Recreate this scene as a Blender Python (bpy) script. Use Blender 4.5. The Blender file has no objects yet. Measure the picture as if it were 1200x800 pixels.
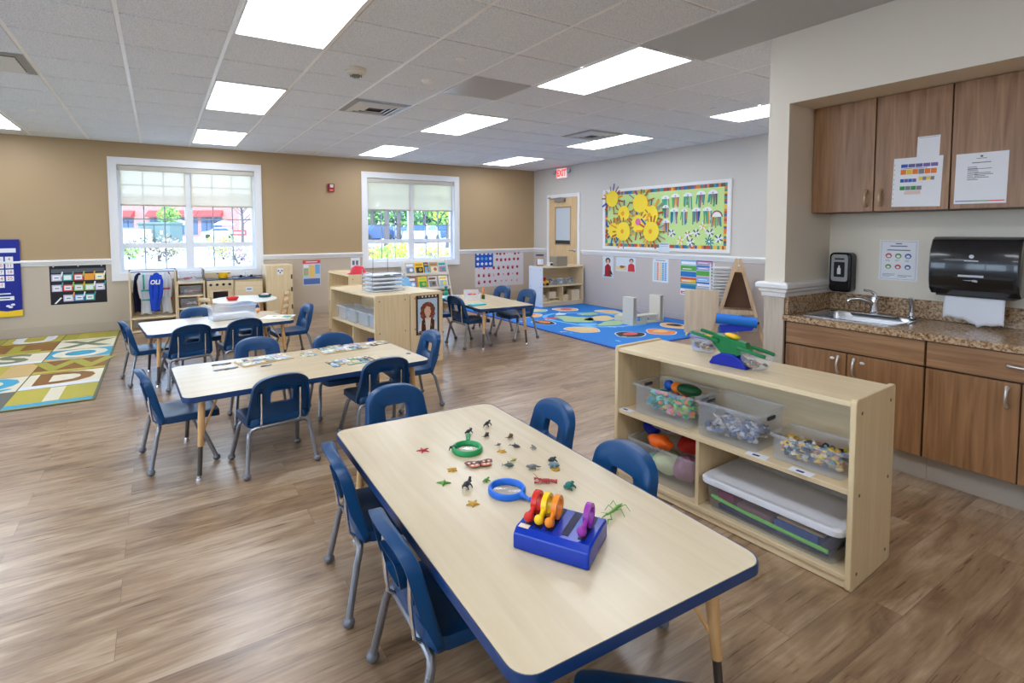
LAMP, SKY, SUN, EXPO = 6.4, 5.5, 6.0, 0.72
import bpy, bmesh, math, random
from mathutils import Vector, Matrix
random.seed(11)
sc = bpy.context.scene
COL = sc.collection
PI = math.pi
def R(d): return math.radians(d)

# ------------------------------------------------------------------ camera
CH = 2.694                       # ceiling height
CAMP = Vector((0.1688, -3.8112, CH - 1.2842))
YAW, PITCH, ROLL, FPX, CX, CY = 0.5517, 0.0562, -0.0035, 617.04, 565.72, 305.18
fw = Vector((math.sin(YAW)*math.cos(PITCH), math.cos(YAW)*math.cos(PITCH), -math.sin(PITCH)))
rt0 = Vector((math.cos(YAW), -math.sin(YAW), 0))
up0 = rt0.cross(fw)
rt = math.cos(ROLL)*rt0 + math.sin(ROLL)*up0
up = -math.sin(ROLL)*rt0 + math.cos(ROLL)*up0
cd = bpy.data.cameras.new('camera'); cam = bpy.data.objects.new('camera', cd); COL.objects.link(cam)
m = Matrix((rt, up, -fw)).transposed().to_4x4(); m.translation = CAMP
cam.matrix_world = m
cd.sensor_fit = 'HORIZONTAL'; cd.sensor_width = 36.0
cd.lens = FPX/1200*36.0
cd.shift_x = (600-CX)/1200
cd.shift_y = (CY-400)/1200
cd.clip_start = 0.05; cd.clip_end = 200
sc.camera = cam
def ray(x, y): return fw + rt*((x-CX)/FPX) - up*((y-CY)/FPX)
def on_z(x, y, z): d = ray(x, y); return CAMP + d*((z-CAMP.z)/d.z)
def on_x(x, y, X): d = ray(x, y); return CAMP + d*((X-CAMP.x)/d.x)
def on_y(x, y, Y): d = ray(x, y); return CAMP + d*((Y-CAMP.y)/d.y)

# ------------------------------------------------------------------ materials
def srgb(c):
    return tuple(((v/255)/12.92 if v/255 <= 0.04045 else ((v/255+0.055)/1.055)**2.4) for v in c)
MATS = {}
def mat(name, rgb, rough=0.5, metal=0.0, emis=None, estr=0.0, trans=0.0, alpha=1.0, spec=0.5, coat=0.0, noise=None, ior=1.45):
    if name in MATS: return MATS[name]
    M = bpy.data.materials.new(name); M.use_nodes = True
    nt = M.node_tree; b = nt.nodes['Principled BSDF']
    col = srgb(rgb)+(1,)
    b.inputs['Base Color'].default_value = col
    b.inputs['Roughness'].default_value = rough
    b.inputs['Metallic'].default_value = metal
    b.inputs['Specular IOR Level'].default_value = spec
    b.inputs['IOR'].default_value = ior
    b.inputs['Transmission Weight'].default_value = trans
    b.inputs['Alpha'].default_value = alpha
    b.inputs['Coat Weight'].default_value = coat
    if emis is not None:
        b.inputs['Emission Color'].default_value = srgb(emis)+(1,)
        b.inputs['Emission Strength'].default_value = estr
    if noise:
        sca, amt = noise
        tc = nt.nodes.new('ShaderNodeTexCoord'); n = nt.nodes.new('ShaderNodeTexNoise')
        n.inputs['Scale'].default_value = sca; n.inputs['Detail'].default_value = 4
        nt.links.new(tc.outputs['Object'], n.inputs['Vector'])
        mx = nt.nodes.new('ShaderNodeMix'); mx.data_type = 'RGBA'
        mx.inputs['A'].default_value = tuple(v*(1-amt) for v in col[:3])+(1,)
        mx.inputs['B'].default_value = tuple(min(1, v*(1+amt)) for v in col[:3])+(1,)
        nt.links.new(n.outputs['Fac'], mx.inputs['Factor'])
        nt.links.new(mx.outputs['Result'], b.inputs['Base Color'])
    MATS[name] = M
    return M

def wood(name, dark, light, axis='Y', scale=1.0, rough=0.4, stretch=14, contrast=(0.35, 0.68), space='Object', coat=0.0, rings=0.0):
    """long-grain wood; axis is the direction of the grain"""
    if name in MATS: return MATS[name]
    M = bpy.data.materials.new(name); M.use_nodes = True
    nt = M.node_tree; b = nt.nodes['Principled BSDF']; L = nt.links.new
    tc = nt.nodes.new('ShaderNodeTexCoord'); mp = nt.nodes.new('ShaderNodeMapping')
    s = [scale*stretch]*3; s['XYZ'.index(axis)] = scale
    mp.inputs['Scale'].default_value = s
    L(tc.outputs[space], mp.inputs['Vector'])
    n1 = nt.nodes.new('ShaderNodeTexNoise'); n1.inputs['Scale'].default_value = 2.2; n1.inputs['Detail'].default_value = 6; n1.inputs['Distortion'].default_value = 0.6
    L(mp.outputs['Vector'], n1.inputs['Vector'])
    rp = nt.nodes.new('ShaderNodeValToRGB')
    rp.color_ramp.elements[0].position = contrast[0]; rp.color_ramp.elements[0].color = srgb(dark)+(1,)
    rp.color_ramp.elements[1].position = contrast[1]; rp.color_ramp.elements[1].color = srgb(light)+(1,)
    L(n1.outputs['Fac'], rp.inputs['Fac'])
    L(rp.outputs['Color'], b.inputs['Base Color'])
    b.inputs['Roughness'].default_value = rough
    b.inputs['Coat Weight'].default_value = coat
    MATS[name] = M
    return M

# ------------------------------------------------------------------ mesh builder
class MB:
    def __init__(s): s.v, s.f, s.m = [], [], []
    def add(s, vs, fs, m=0, M=None):
        b = len(s.v)
        for p in vs:
            p = Vector(p)
            s.v.append(M @ p if M is not None else p)
        for f in fs: s.f.append(tuple(b+i for i in f)); s.m.append(m)
        return s
    def box(s, x0, x1, y0, y1, z0, z1, m=0, M=None):
        x0, x1 = min(x0, x1), max(x0, x1); y0, y1 = min(y0, y1), max(y0, y1); z0, z1 = min(z0, z1), max(z0, z1)
        vs = [(x0,y0,z0),(x1,y0,z0),(x1,y1,z0),(x0,y1,z0),(x0,y0,z1),(x1,y0,z1),(x1,y1,z1),(x0,y1,z1)]
        return s.add(vs, [(3,2,1,0),(4,5,6,7),(0,1,5,4),(1,2,6,5),(2,3,7,6),(3,0,4,7)], m, M)
    def prism(s, poly, fn0, fn1, m=0, mside=None, M=None):
        """poly: list of 2D pts; fn0/fn1 map (a,b) to 3D for both ends"""
        n = len(poly); vs = [fn0(*p) for p in poly]+[fn1(*p) for p in poly]
        s.add(vs, [tuple(range(n-1, -1, -1)), tuple(range(n, 2*n))], m, M)
        b = len(s.v)-2*n
        for i in range(n):
            j = (i+1) % n
            s.f.append((b+i, b+j, b+n+j, b+n+i)); s.m.append(m if mside is None else mside)
        return s
    def prz(s, poly, z0, z1, m=0, mside=None, M=None):
        return s.prism(poly, lambda a, b: (a, b, z0), lambda a, b: (a, b, z1), m, mside, M)
    def pry(s, poly, y0, y1, m=0, mside=None, M=None):      # poly in (x,z)
        return s.prism(poly, lambda a, b: (a, y1, b), lambda a, b: (a, y0, b), m, mside, M)
    def prx(s, poly, x0, x1, m=0, mside=None, M=None):      # poly in (y,z)
        return s.prism(poly, lambda a, b: (x0, a, b), lambda a, b: (x1, a, b), m, mside, M)
    def loops(s, loops, m=0, cap0=True, cap1=True, M=None, close=True):
        n = len(loops[0]); vs = [p for l in loops for p in l]; fs = []
        for k in range(len(loops)-1):
            for i in range(n if close else n-1):
                j = (i+1) % n
                fs.append((k*n+i, k*n+j, (k+1)*n+j, (k+1)*n+i))
        if cap0: fs.append(tuple(range(n-1, -1, -1)))
        if cap1: fs.append(tuple((len(loops)-1)*n+i for i in range(n)))
        return s.add(vs, fs, m, M)
    def tube(s, pts, r, n=10, m=0, M=None, cap=True):
        pts = [Vector(p) for p in pts]; k = len(pts)
        rs = r if isinstance(r, (list, tuple)) else [r]*k
        t0 = (pts[1]-pts[0]).normalized()
        ref = Vector((0,0,1)) if abs(t0.z) < 0.9 else Vector((1,0,0))
        u = t0.cross(ref).normalized(); ls = []
        for i in range(k):
            if i == 0: t = t0
            elif i == k-1: t = (pts[i]-pts[i-1]).normalized()
            else: t = ((pts[i+1]-pts[i]).normalized()+(pts[i]-pts[i-1]).normalized()).normalized()
            u = (u-t*u.dot(t)).normalized(); w = t.cross(u)
            ls.append([pts[i]+(u*math.cos(2*PI*a/n)+w*math.sin(2*PI*a/n))*rs[i] for a in range(n)])
        return s.loops(ls, m, cap, cap, M)
    def cyl(s, p0, p1, r0, r1=None, n=16, m=0, M=None):
        return s.tube([p0, p1], [r0, r0 if r1 is None else r1], n, m, M)
    def lathe(s, prof, c=(0,0,0), n=20, m=0, M=None):
        """prof: list of (r,z)"""
        ls = [[(c[0]+max(r,1e-4)*math.cos(2*PI*a/n), c[1]+max(r,1e-4)*math.sin(2*PI*a/n), c[2]+z) for a in range(n)] for r, z in prof]
        return s.loops(ls, m, True, True, M)
    def ball(s, c, r, n=12, k=8, m=0, M=None):
        if not isinstance(r, (tuple, list)): r = (r, r, r)
        ls = []
        for i in range(k+1):
            a = -PI/2+PI*i/k; rr = max(math.cos(a), 1e-3)
            ls.append([(c[0]+r[0]*rr*math.cos(2*PI*j/n), c[1]+r[1]*rr*math.sin(2*PI*j/n), c[2]+r[2]*math.sin(a)) for j in range(n)])
        return s.loops(ls, m, True, True, M)
    def torus(s, c, R0, r, n=28, k=10, m=0, M=None, sz=1.0):
        vs, fs = [], []
        for i in range(n):
            a = 2*PI*i/n
            for j in range(k):
                b = 2*PI*j/k
                vs.append((c[0]+(R0+r*math.cos(b))*math.cos(a), c[1]+(R0+r*math.cos(b))*math.sin(a), c[2]+r*sz*math.sin(b)))
        for i in range(n):
            for j in range(k):
                fs.append((i*k+j, ((i+1) % n)*k+j, ((i+1) % n)*k+(j+1) % k, i*k+(j+1) % k))
        return s.add(vs, fs, m, M)
    def quad(s, a, b, c, d, m=0, M=None): return s.add([a, b, c, d], [(0,1,2,3)], m, M)
    def grid(s, fn, nu, nv, m=0, M=None):
        vs = [fn(i/nu, j/nv) for i in range(nu+1) for j in range(nv+1)]
        fs = [(i*(nv+1)+j, (i+1)*(nv+1)+j, (i+1)*(nv+1)+j+1, i*(nv+1)+j+1) for i in range(nu) for j in range(nv)]
        return s.add(vs, fs, m, M)
    def build(s, name, mats, parent=None, smooth=35, bevel=0, seg=2, solid=0, loc=None, rot=None, fix=True):
        me = bpy.data.meshes.new(name)
        me.from_pydata([tuple(p) for p in s.v], [], s.f)
        if not isinstance(mats, (list, tuple)): mats = [mats]
        for M in mats: me.materials.append(M)
        me.polygons.foreach_set('material_index', s.m)
        if fix:
            bm = bmesh.new(); bm.from_mesh(me); bmesh.ops.recalc_face_normals(bm, faces=bm.faces); bm.to_mesh(me); bm.free()
        if smooth:
            me.polygons.foreach_set('use_smooth', [True]*len(me.polygons))
            me.set_sharp_from_angle(angle=R(smooth))
        me.update()
        o = bpy.data.objects.new(name, me); COL.objects.link(o)
        if parent is not None: o.parent = parent
        if loc: o.location = loc
        if rot: o.rotation_euler = rot
        if solid:
            md = o.modifiers.new('thick', 'SOLIDIFY'); md.thickness = solid; md.offset = 0
        if bevel:
            md = o.modifiers.new('edge', 'BEVEL'); md.width = bevel; md.segments = seg; md.limit_method = 'ANGLE'; md.angle_limit = R(40)
        return o

def tag(o, label, cat, group=None, kind=None):
    if label: o['label'] = label
    if cat: o['category'] = cat
    if group: o['group'] = group
    if kind: o['kind'] = kind
    return o
def thing(name, label, cat, loc=(0,0,0), rz=0, group=None):
    o = bpy.data.objects.new(name, None); COL.objects.link(o)
    o.empty_display_size = 0.05
    o.location = loc; o.rotation_euler = (0,0,rz)
    return tag(o, label, cat, group)
def struct(o): o['kind'] = 'structure'; return o
def dup(root, loc, rz, label, group=None):
    kids = {}
    for o in bpy.data.objects:
        if o.parent is not None: kids.setdefault(o.parent.name, []).append(o)
    r = root.copy(); COL.objects.link(r); r.location = loc; r.rotation_euler = (0,0,rz); r['label'] = label
    if group: r['group'] = group
    for ch in kids.get(root.name, []):
        c = ch.copy(); COL.objects.link(c); c.parent = r
        for g in kids.get(ch.name, []):
            d = g.copy(); COL.objects.link(d); d.parent = c
    return r
def rrect(x0, x1, y0, y1, r, n=5):
    pts = []
    for cx, cy, a in ((x1-r, y1-r, 0), (x0+r, y1-r, 90), (x0+r, y0+r, 180), (x1-r, y0+r, 270)):
        for i in range(n+1):
            t = R(a+90*i/n); pts.append((cx+r*math.cos(t), cy+r*math.sin(t)))
    return pts
def circ(cx, cy, r, n=16, ry=None):
    return [(cx+r*math.cos(2*PI*i/n), cy+(r if ry is None else ry)*math.sin(2*PI*i/n)) for i in range(n)]
def text_mb(mb, txt, size, fn, m=0, align='CENTER', bold=0.0):
    """lettering as mesh faces: fn maps (a,b) in the text plane to 3D"""
    cu = bpy.data.curves.new('t', 'FONT'); cu.body = txt; cu.size = size; cu.align_x = align; cu.align_y = 'CENTER'
    cu.resolution_u = 3; cu.offset = bold
    to = bpy.data.objects.new('t', cu); COL.objects.link(to)
    dg = bpy.context.evaluated_depsgraph_get()
    me = bpy.data.meshes.new_from_object(to.evaluated_get(dg))
    mb.add([fn(v.co.x, v.co.y) for v in me.vertices], [tuple(p.vertices) for p in me.polygons], m)
    bpy.data.objects.remove(to); bpy.data.curves.remove(cu); bpy.data.meshes.remove(me)

# shared palette
maple = wood('maple_laminate', (224,201,160), (233,213,175), 'X', 1.0, 0.36, stretch=22)

maple_z = wood('maple_laminate_upright', (221,198,154), (231,210,170), 'Z', 1.0, 0.36, stretch=22)

white = mat('white_paint', (238,238,236), 0.45)
chrome = mat('chrome', (225,226,230), 0.12, 1.0)
steel_grey = mat('grey_steel', (122,124,130), 0.33, 0.6)
black = mat('black_plastic', (16,16,18), 0.3)
dark = mat('dark_gap', (26,22,20), 0.8)
paper = mat('white_paper', (238,240,244), 0.6)
ink = mat('black_ink', (40,40,46), 0.6)
def C(name, rgb, rough=0.55, **k): return mat(name, rgb, rough, **k)
red = C('red', (205,38,40)); blue = C('blue', (24,92,190)); navy = C('navy', (18,34,110)); yellow = C('yellow', (246,205,38))
green = C('green', (48,150,70)); orange = C('orange', (240,128,36)); purple = C('purple', (128,72,160)); teal = C('teal', (36,160,160))
pink = C('pink', (236,140,160)); sky = C('sky_blue', (110,180,225)); lime = C('lime', (170,205,80)); brown = C('brown', (112,70,40))
gold = C('ochre', (200,150,50)); grey = C('mid_grey', (128,130,134)); ltgrey = C('light_grey', (190,192,196)); cream = C('cream', (236,222,186)); skin = C('skin_tone_print', (224,176,146))
mauve = C('mauve', (176,130,150)); dgreen = C('dark_green', (24,84,50)); olive = C('olive', (120,125,70))
def clear_plastic(nm='clear_plastic', fac=0.18):
    if nm in MATS: return MATS[nm]
    M = bpy.data.materials.new(nm); M.use_nodes = True
    nt = M.node_tree; nt.nodes.remove(nt.nodes['Principled BSDF']); out = nt.nodes['Material Output']
    t = nt.nodes.new('ShaderNodeBsdfTransparent'); t.inputs['Color'].default_value = (0.93,0.95,0.98,1)
    d = nt.nodes.new('ShaderNodeBsdfPrincipled'); d.inputs['Base Color'].default_value = (0.8,0.85,0.93,1); d.inputs['Roughness'].default_value = 0.15
    mx = nt.nodes.new('ShaderNodeMixShader'); mx.inputs['Fac'].default_value = fac
    nt.links.new(t.outputs[0], mx.inputs[1]); nt.links.new(d.outputs[0], mx.inputs[2]); nt.links.new(mx.outputs[0], out.inputs['Surface'])
    MATS[nm] = M; return M
def glass_mat(nm='window_glass', tint=(0.94,0.97,1.0,1)):
    if nm in MATS: return MATS[nm]
    M = bpy.data.materials.new(nm); M.use_nodes = True
    nt = M.node_tree; nt.nodes.remove(nt.nodes['Principled BSDF']); out = nt.nodes['Material Output']
    t = nt.nodes.new('ShaderNodeBsdfTransparent'); t.inputs['Color'].default_value = tint
    d = nt.nodes.new('ShaderNodeBsdfGlossy'); d.inputs['Roughness'].default_value = 0.02
    mx = nt.nodes.new('ShaderNodeMixShader'); mx.inputs['Fac'].default_value = 0.06
    nt.links.new(t.outputs[0], mx.inputs[1]); nt.links.new(d.outputs[0], mx.inputs[2]); nt.links.new(mx.outputs[0], out.inputs['Surface'])
    MATS[nm] = M; return M
# ================================================================== THE ROOM
XL, XR, XP, XB, YB, YP, YN, YR = -4.3, 7.13, 3.72, 4.30, 5.37, -1.75, -1.885, -6.2
G = 0.6096
tan_up = mat('tan_paint', (176,150,113), 0.5, noise=(1.2, 0.03))
beige_lo = mat('beige_paint_lower', (196,182,163), 0.5, noise=(1.2, 0.02))
stone_up = mat('stone_grey_paint', (210,206,199), 0.5, noise=(1.0, 0.015))
stone_lo = mat('stone_grey_paint_lower', (196,187,182), 0.55)
kit_paint = mat('kitchen_cream_paint', (231,222,205), 0.5)
trim_white = mat('trim_white', (236,236,236), 0.35)
base_mat = mat('baseboard_paint', (188,174,154), 0.5)

def floor_material():
    M = bpy.data.materials.new('wood_plank_floor'); M.use_nodes = True
    nt = M.node_tree; b = nt.nodes['Principled BSDF']; L = nt.links.new; N = nt.nodes.new
    tc = N('ShaderNodeTexCoord')
    br = N('ShaderNodeTexBrick'); br.offset = 0.37; br.offset_frequency = 2
    br.inputs['Scale'].default_value = 1.0; br.inputs['Brick Width'].default_value = 1.22; br.inputs['Row Height'].default_value = 0.160
    br.inputs['Mortar Size'].default_value = 0.0008; br.inputs['Mortar Smooth'].default_value = 0.1; br.inputs['Bias'].default_value = 0
    br.inputs['Color1'].default_value = (0,0,0,1); br.inputs['Color2'].default_value = (1,1,1,1); br.inputs['Mortar'].default_value = (0.5,0.5,0.5,1)
    L(tc.outputs['Object'], br.inputs['Vector'])
    # grain, shifted plank by plank
    sep = N('ShaderNodeSeparateColor'); L(br.outputs['Color'], sep.inputs['Color'])
    mul = N('ShaderNodeMath'); mul.operation = 'MULTIPLY'; mul.inputs[1].default_value = 37.0; L(sep.outputs['Red'], mul.inputs[0])
    cmb = N('ShaderNodeCombineXYZ'); L(mul.outputs[0], cmb.inputs['X']); L(mul.outputs[0], cmb.inputs['Z'])
    ad = N('ShaderNodeVectorMath'); ad.operation = 'ADD'; L(tc.outputs['Object'], ad.inputs[0]); L(cmb.outputs[0], ad.inputs[1])
    mp = N('ShaderNodeMapping'); mp.inputs['Scale'].default_value = (1.0, 4.6, 1.0); L(ad.outputs[0], mp.inputs['Vector'])
    n1 = N('ShaderNodeTexNoise'); n1.inputs['Scale'].default_value = 2.0; n1.inputs['Detail'].default_value = 9; n1.inputs['Roughness'].default_value = 0.62; n1.inputs['Distortion'].default_value = 1.1
    L(mp.outputs[0], n1.inputs['Vector'])
    mp2 = N('ShaderNodeMapping'); mp2.inputs['Scale'].default_value = (3.0, 60.0, 1.0); L(ad.outputs[0], mp2.inputs['Vector'])
    n2 = N('ShaderNodeTexNoise'); n2.inputs['Scale'].default_value = 1.5; n2.inputs['Detail'].default_value = 5; L(mp2.outputs[0], n2.inputs['Vector'])
    m1 = N('ShaderNodeMath'); m1.operation = 'MULTIPLY_ADD'; m1.inputs[1].default_value = 0.15; L(sep.outputs['Red'], m1.inputs[0]); L(n1.outputs['Fac'], m1.inputs[2])
    m2 = N('ShaderNodeMath'); m2.operation = 'MULTIPLY_ADD'; m2.inputs[1].default_value = 0.38; L(n2.outputs['Fac'], m2.inputs[0]); L(m1.outputs[0], m2.inputs[2])
    rp = N('ShaderNodeValToRGB'); e = rp.color_ramp.elements
    e[0].position = 0.42; e[0].color = srgb((84,62,42))+(1,)
    e[1].position = 0.98; e[1].color = srgb((186,163,136))+(1,)
    x = e.new(0.62); x.color = srgb((130,102,75))+(1,)
    x = e.new(0.80); x.color = srgb((162,134,103))+(1,)
    mp3 = N('ShaderNodeMapping'); mp3.inputs['Scale'].default_value = (1.0, 2.4, 1.0); L(ad.outputs[0], mp3.inputs['Vector'])
    n3 = N('ShaderNodeTexNoise'); n3.inputs['Scale'].default_value = 2.6; n3.inputs['Detail'].default_value = 4; L(mp3.outputs[0], n3.inputs['Vector'])
    m3 = N('ShaderNodeMath'); m3.operation = 'MULTIPLY_ADD'; m3.inputs[1].default_value = 0.24; L(n3.outputs['Fac'], m3.inputs[0]); L(m2.outputs[0], m3.inputs[2])
    m4 = N('ShaderNodeMath'); m4.operation = 'SUBTRACT'; m4.inputs[1].default_value = 0.14; L(m3.outputs[0], m4.inputs[0])
    L(m4.outputs[0], rp.inputs['Fac'])
    mx = N('ShaderNodeMix'); mx.data_type = 'RGBA'; mx.inputs['B'].default_value = srgb((98,80,66))+(1,)
    L(br.outputs['Fac'], mx.inputs['Factor']); L(rp.outputs['Color'], mx.inputs['A'])
    L(mx.outputs['Result'], b.inputs['Base Color'])
    r2 = N('ShaderNodeMapRange'); r2.inputs['To Min'].default_value = 0.24; r2.inputs['To Max'].default_value = 0.34
    b.inputs['Coat Weight'].default_value = 0.6; b.inputs['Coat Roughness'].default_value = 0.29; L(n2.outputs['Fac'], r2.inputs['Value'])
    L(r2.outputs[0], b.inputs['Roughness'])
    bp = N('ShaderNodeBump'); bp.inputs['Strength'].default_value = 0.07; bp.inputs['Distance'].default_value = 0.004
    L(n2.outputs['Fac'], bp.inputs['Height']); L(bp.outputs['Normal'], b.inputs['Normal'])
    return M
struct(MB().box(XL-.2, XR+.2, YR-.2, YB+.2, -0.1, 0).build('floor', floor_material(), smooth=0))

def tile_material():
    M = bpy.data.materials.new('ceiling_tile'); M.use_nodes = True
    nt = M.node_tree; b = nt.nodes['Principled BSDF']; L = nt.links.new; N = nt.nodes.new
    tc = N('ShaderNodeTexCoord'); n = N('ShaderNodeTexNoise'); n.inputs['Scale'].default_value = 130; n.inputs['Detail'].default_value = 3
    L(tc.outputs['Object'], n.inputs['Vector'])
    rp = N('ShaderNodeValToRGB'); rp.color_ramp.elements[0].position = 0.32; rp.color_ramp.elements[0].color = srgb((206,211,218))+(1,)
    rp.color_ramp.elements[1].position = 0.55; rp.color_ramp.elements[1].color = srgb((238,243,250))+(1,)
    L(n.outputs['Fac'], rp.inputs['Fac']); L(rp.outputs['Color'], b.inputs['Base Color']); b.inputs['Roughness'].default_value = 0.9
    b.inputs['Specular IOR Level'].default_value = 0.2
    return M
cm_ = MB(); cm_.box(XL-.2, XR+.2, YR-.2, YB+.2, CH+.012, CH+.1)
for i in range(-8, 12):          # lay-in tiles hang a little below the grid
    for j in range(-11, 9):
        x0, x1, y0, y1 = max(i*G+.0145, XL), min((i+1)*G-.0145, XR), max(j*G+.0135, YR), min((j+1)*G-.0135, YB)
        if x1-x0 < .02 or y1-y0 < .02 or (x0 > XP+.3 and y1 < YN): continue
        cm_.box(x0, x1, y0, y1, CH, CH+.011)
struct(cm_.build('ceiling', tile_material(), smooth=0))
tb = MB(); w = 0.0125
for k in range(-7, 12):
    x = k*G
    if XL < x < XR:
        y0 = YR if x < XP-0.05 else YP
        tb.box(x-w, x+w, y0, YB, CH+.0025, CH+.0125)
for k in range(-10, 9):
    y = k*G
    if YR < y < YB:
        tb.box(XL, XR if y > YP else XP, y-w, y+w, CH+.0075, CH+.0125)
struct(tb.build('trim_1', mat('ceiling_grid_white', (250,250,250), 0.35), smooth=0))
struct(MB().box(5*G+.012, XP, YR, -2*G-.012, CH-.006, CH-.0005).build('trim_2', mat('smooth_gypsum', (190,192,194), 0.5), smooth=0))

# walls ---------------------------------------------------------------
RZ = 0.995
wins = [(-0.41, 1.61, 0.715, 2.475), (3.28, 5.26, 0.75, 2.472)]
CW = 0.10
wb = MB()
def wall_strip(x0, x1, z0, z1):
    if z1 <= RZ: wb.box(x0, x1, YB, YB+.2, z0, z1, 1)
    elif z0 >= RZ: wb.box(x0, x1, YB, YB+.2, z0, z1, 0)
    else: wb.box(x0, x1, YB, YB+.2, z0, RZ, 1); wb.box(x0, x1, YB, YB+.2, RZ, z1, 0)
px = XL-.2
for x0, x1, z0, z1 in wins:
    wall_strip(px, x0+CW-.01, 0, CH)
    wall_strip(x0+CW-.01, x1-CW+.01, 0, z0+CW-.01); wall_strip(x0+CW-.01, x1-CW+.01, z1-CW+.01, CH)
    px = x1-CW+.01
wall_strip(px, XR+.2, 0, CH)
struct(wb.build('wall_back', [tan_up, beige_lo], smooth=0))
wr = MB(); wr.box(XR, XR+.2, YP, YB, 0, RZ, 1); wr.box(XR, XR+.2, YP, YB, RZ, CH, 0)
struct(wr.build('wall_right', [stone_up, stone_lo], smooth=0))
panel_lo = wood('kitchen_pillar_panel', (186,174,158), (200,189,173), 'Z', 2.0, 0.5)
wp = MB(); wp.box(XP, XR+.2, YN, YP, RZ, CH, 0); wp.box(XP, XR+.2, YN, YP, 0, RZ, 1)
struct(wp.build('wall_partition', [kit_paint, panel_lo], smooth=0))
wk = MB(); wk.box(XB, XB+.2, -4.6, YN, 0, CH); wk.box(XP, XB, -4.6, YN, 2.235, CH); wk.box(XP, XB+.2, YR, -4.6, 0, CH)
struct(wk.build('wall_kitchen', kit_paint, smooth=0))
def side_wall(name, n0, spans, along, pos, a0, a1, thick):
    # unseen wall; its windows are added so that daylight reaches the ceiling
    w_ = MB(); z0, z1 = .80, 2.40
    def bx(mb, a, b, c, d, t0=0, t1=thick, m=0):
        if along == 'Y': mb.box(pos-t1, pos-t0, a, b, c, d, m)
        else: mb.box(a, b, pos-t1, pos-t0, c, d, m)
    prev = a0
    for a, b in spans: bx(w_, prev, a, 0, CH); bx(w_, a, b, 0, z0); bx(w_, a, b, z1, CH); prev = b
    bx(w_, prev, a1, 0, CH)
    struct(w_.build(name, stone_up, smooth=0))
    for i, (a, b) in enumerate(spans):
        rt_ = struct(thing('window_%d' % (n0+i), None, None))
        f = MB()
        for p, q, c, d in ((a-.1, a, z0-.1, z1+.1), (b, b+.1, z0-.1, z1+.1), (a, b, z1, z1+.1), (a, b, z0-.1, z0)): bx(f, p, q, c, d, -.02, -.0005)
        struct(f.build('casing', trim_white, rt_, smooth=0))
        f = MB(); mid = (a+b)/2
        for p, q, c, d in ((a, a+.05, z0, z1), (b-.05, b, z0, z1), (mid-.05, mid+.05, z0+.05, z1-.05), (a+.05, b-.05, z0, z0+.05), (a+.05, b-.05, z1-.05, z1)): bx(f, p, q, c, d, .08, .14)
        struct(f.build('sash', trim_white, rt_, smooth=0))
        f = MB(); bx(f, a+.05, mid-.05, z0+.05, z1-.05, .11, .112); bx(f, mid+.05, b-.05, z0+.05, z1-.05, .11, .112)
        struct(f.build('pane', glass_mat(), rt_, smooth=0))
side_wall('wall_left', 3, [(-4.7,-2.7), (-2.1,-.1), (1.0,3.0)], 'Y', XL, YR, YB, .2)
struct(MB().box(XL-.2, XP+.2, YR-.2, YR, 0, CH).build('wall_front', stone_up, smooth=0))

# chair rails and baseboards -------------------------------------------
rail_prof = [(0,.950),(-.012,.955),(-.016,.975),(-.024,.985),(-.026,1.0),(-.036,1.008),(-.036,1.022),(-.030,1.030),(0,1.036)]
def rail_run(x0, x1): return MB().prx([(YB+d, z) for d, z in rail_prof], x0, x1)
rb = MB()
for a, b in ((XL, wins[0][0]), (wins[0][1], wins[1][0]), (wins[1][1], XR)): rb.prx([(YB+d, z) for d, z in rail_prof], a, b)
struct(rb.build('trim_3', trim_white, smooth=25))
rb = MB()
rb.pry([(XR+d, z) for d, z in rail_prof], YP, 3.83); rb.pry([(XR+d, z) for d, z in rail_prof], 4.95, YB)
struct(rb.build('trim_4', trim_white, smooth=25))
# the rail wraps the partition end
rb = MB()
def wrap(off, z):   # outline round the partition end at offset off
    return [(XP+.9, YP+off, z), (XP-off, YP+off, z), (XP-off, YN-off, z), (XB-.002, YN-off, z)]
prof2 = [(.002,.955),(.012,.96),(.016,.985),(.026,.995),(.028,1.010),(.042,1.022),(.042,1.045),(.034,1.055),(.002,1.060)]
for i in range(3):
    la = [Vector(wrap(d, z)[i]) for d, z in prof2]; lb = [Vector(wrap(d, z)[i+1]) for d, z in prof2]
    rb.loops([la, lb])
struct(rb.build('trim_5', trim_white, smooth=25))
bb = MB(); bb.box(XL, XR, YB-.014, YB, 0, .125); bb.box(XL, XR, YB-.010, YB, .125, .135)
struct(bb.build('baseboard_back', base_mat, smooth=0))
struct(MB().box(XR-.012, XR, YP, 3.83, 0, .10).build('baseboard_right', stone_lo, smooth=0))
struct(MB().box(XL, XL+.012, YR, YB-.02, 0, .12).build('baseboard_left', base_mat, smooth=0))

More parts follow.
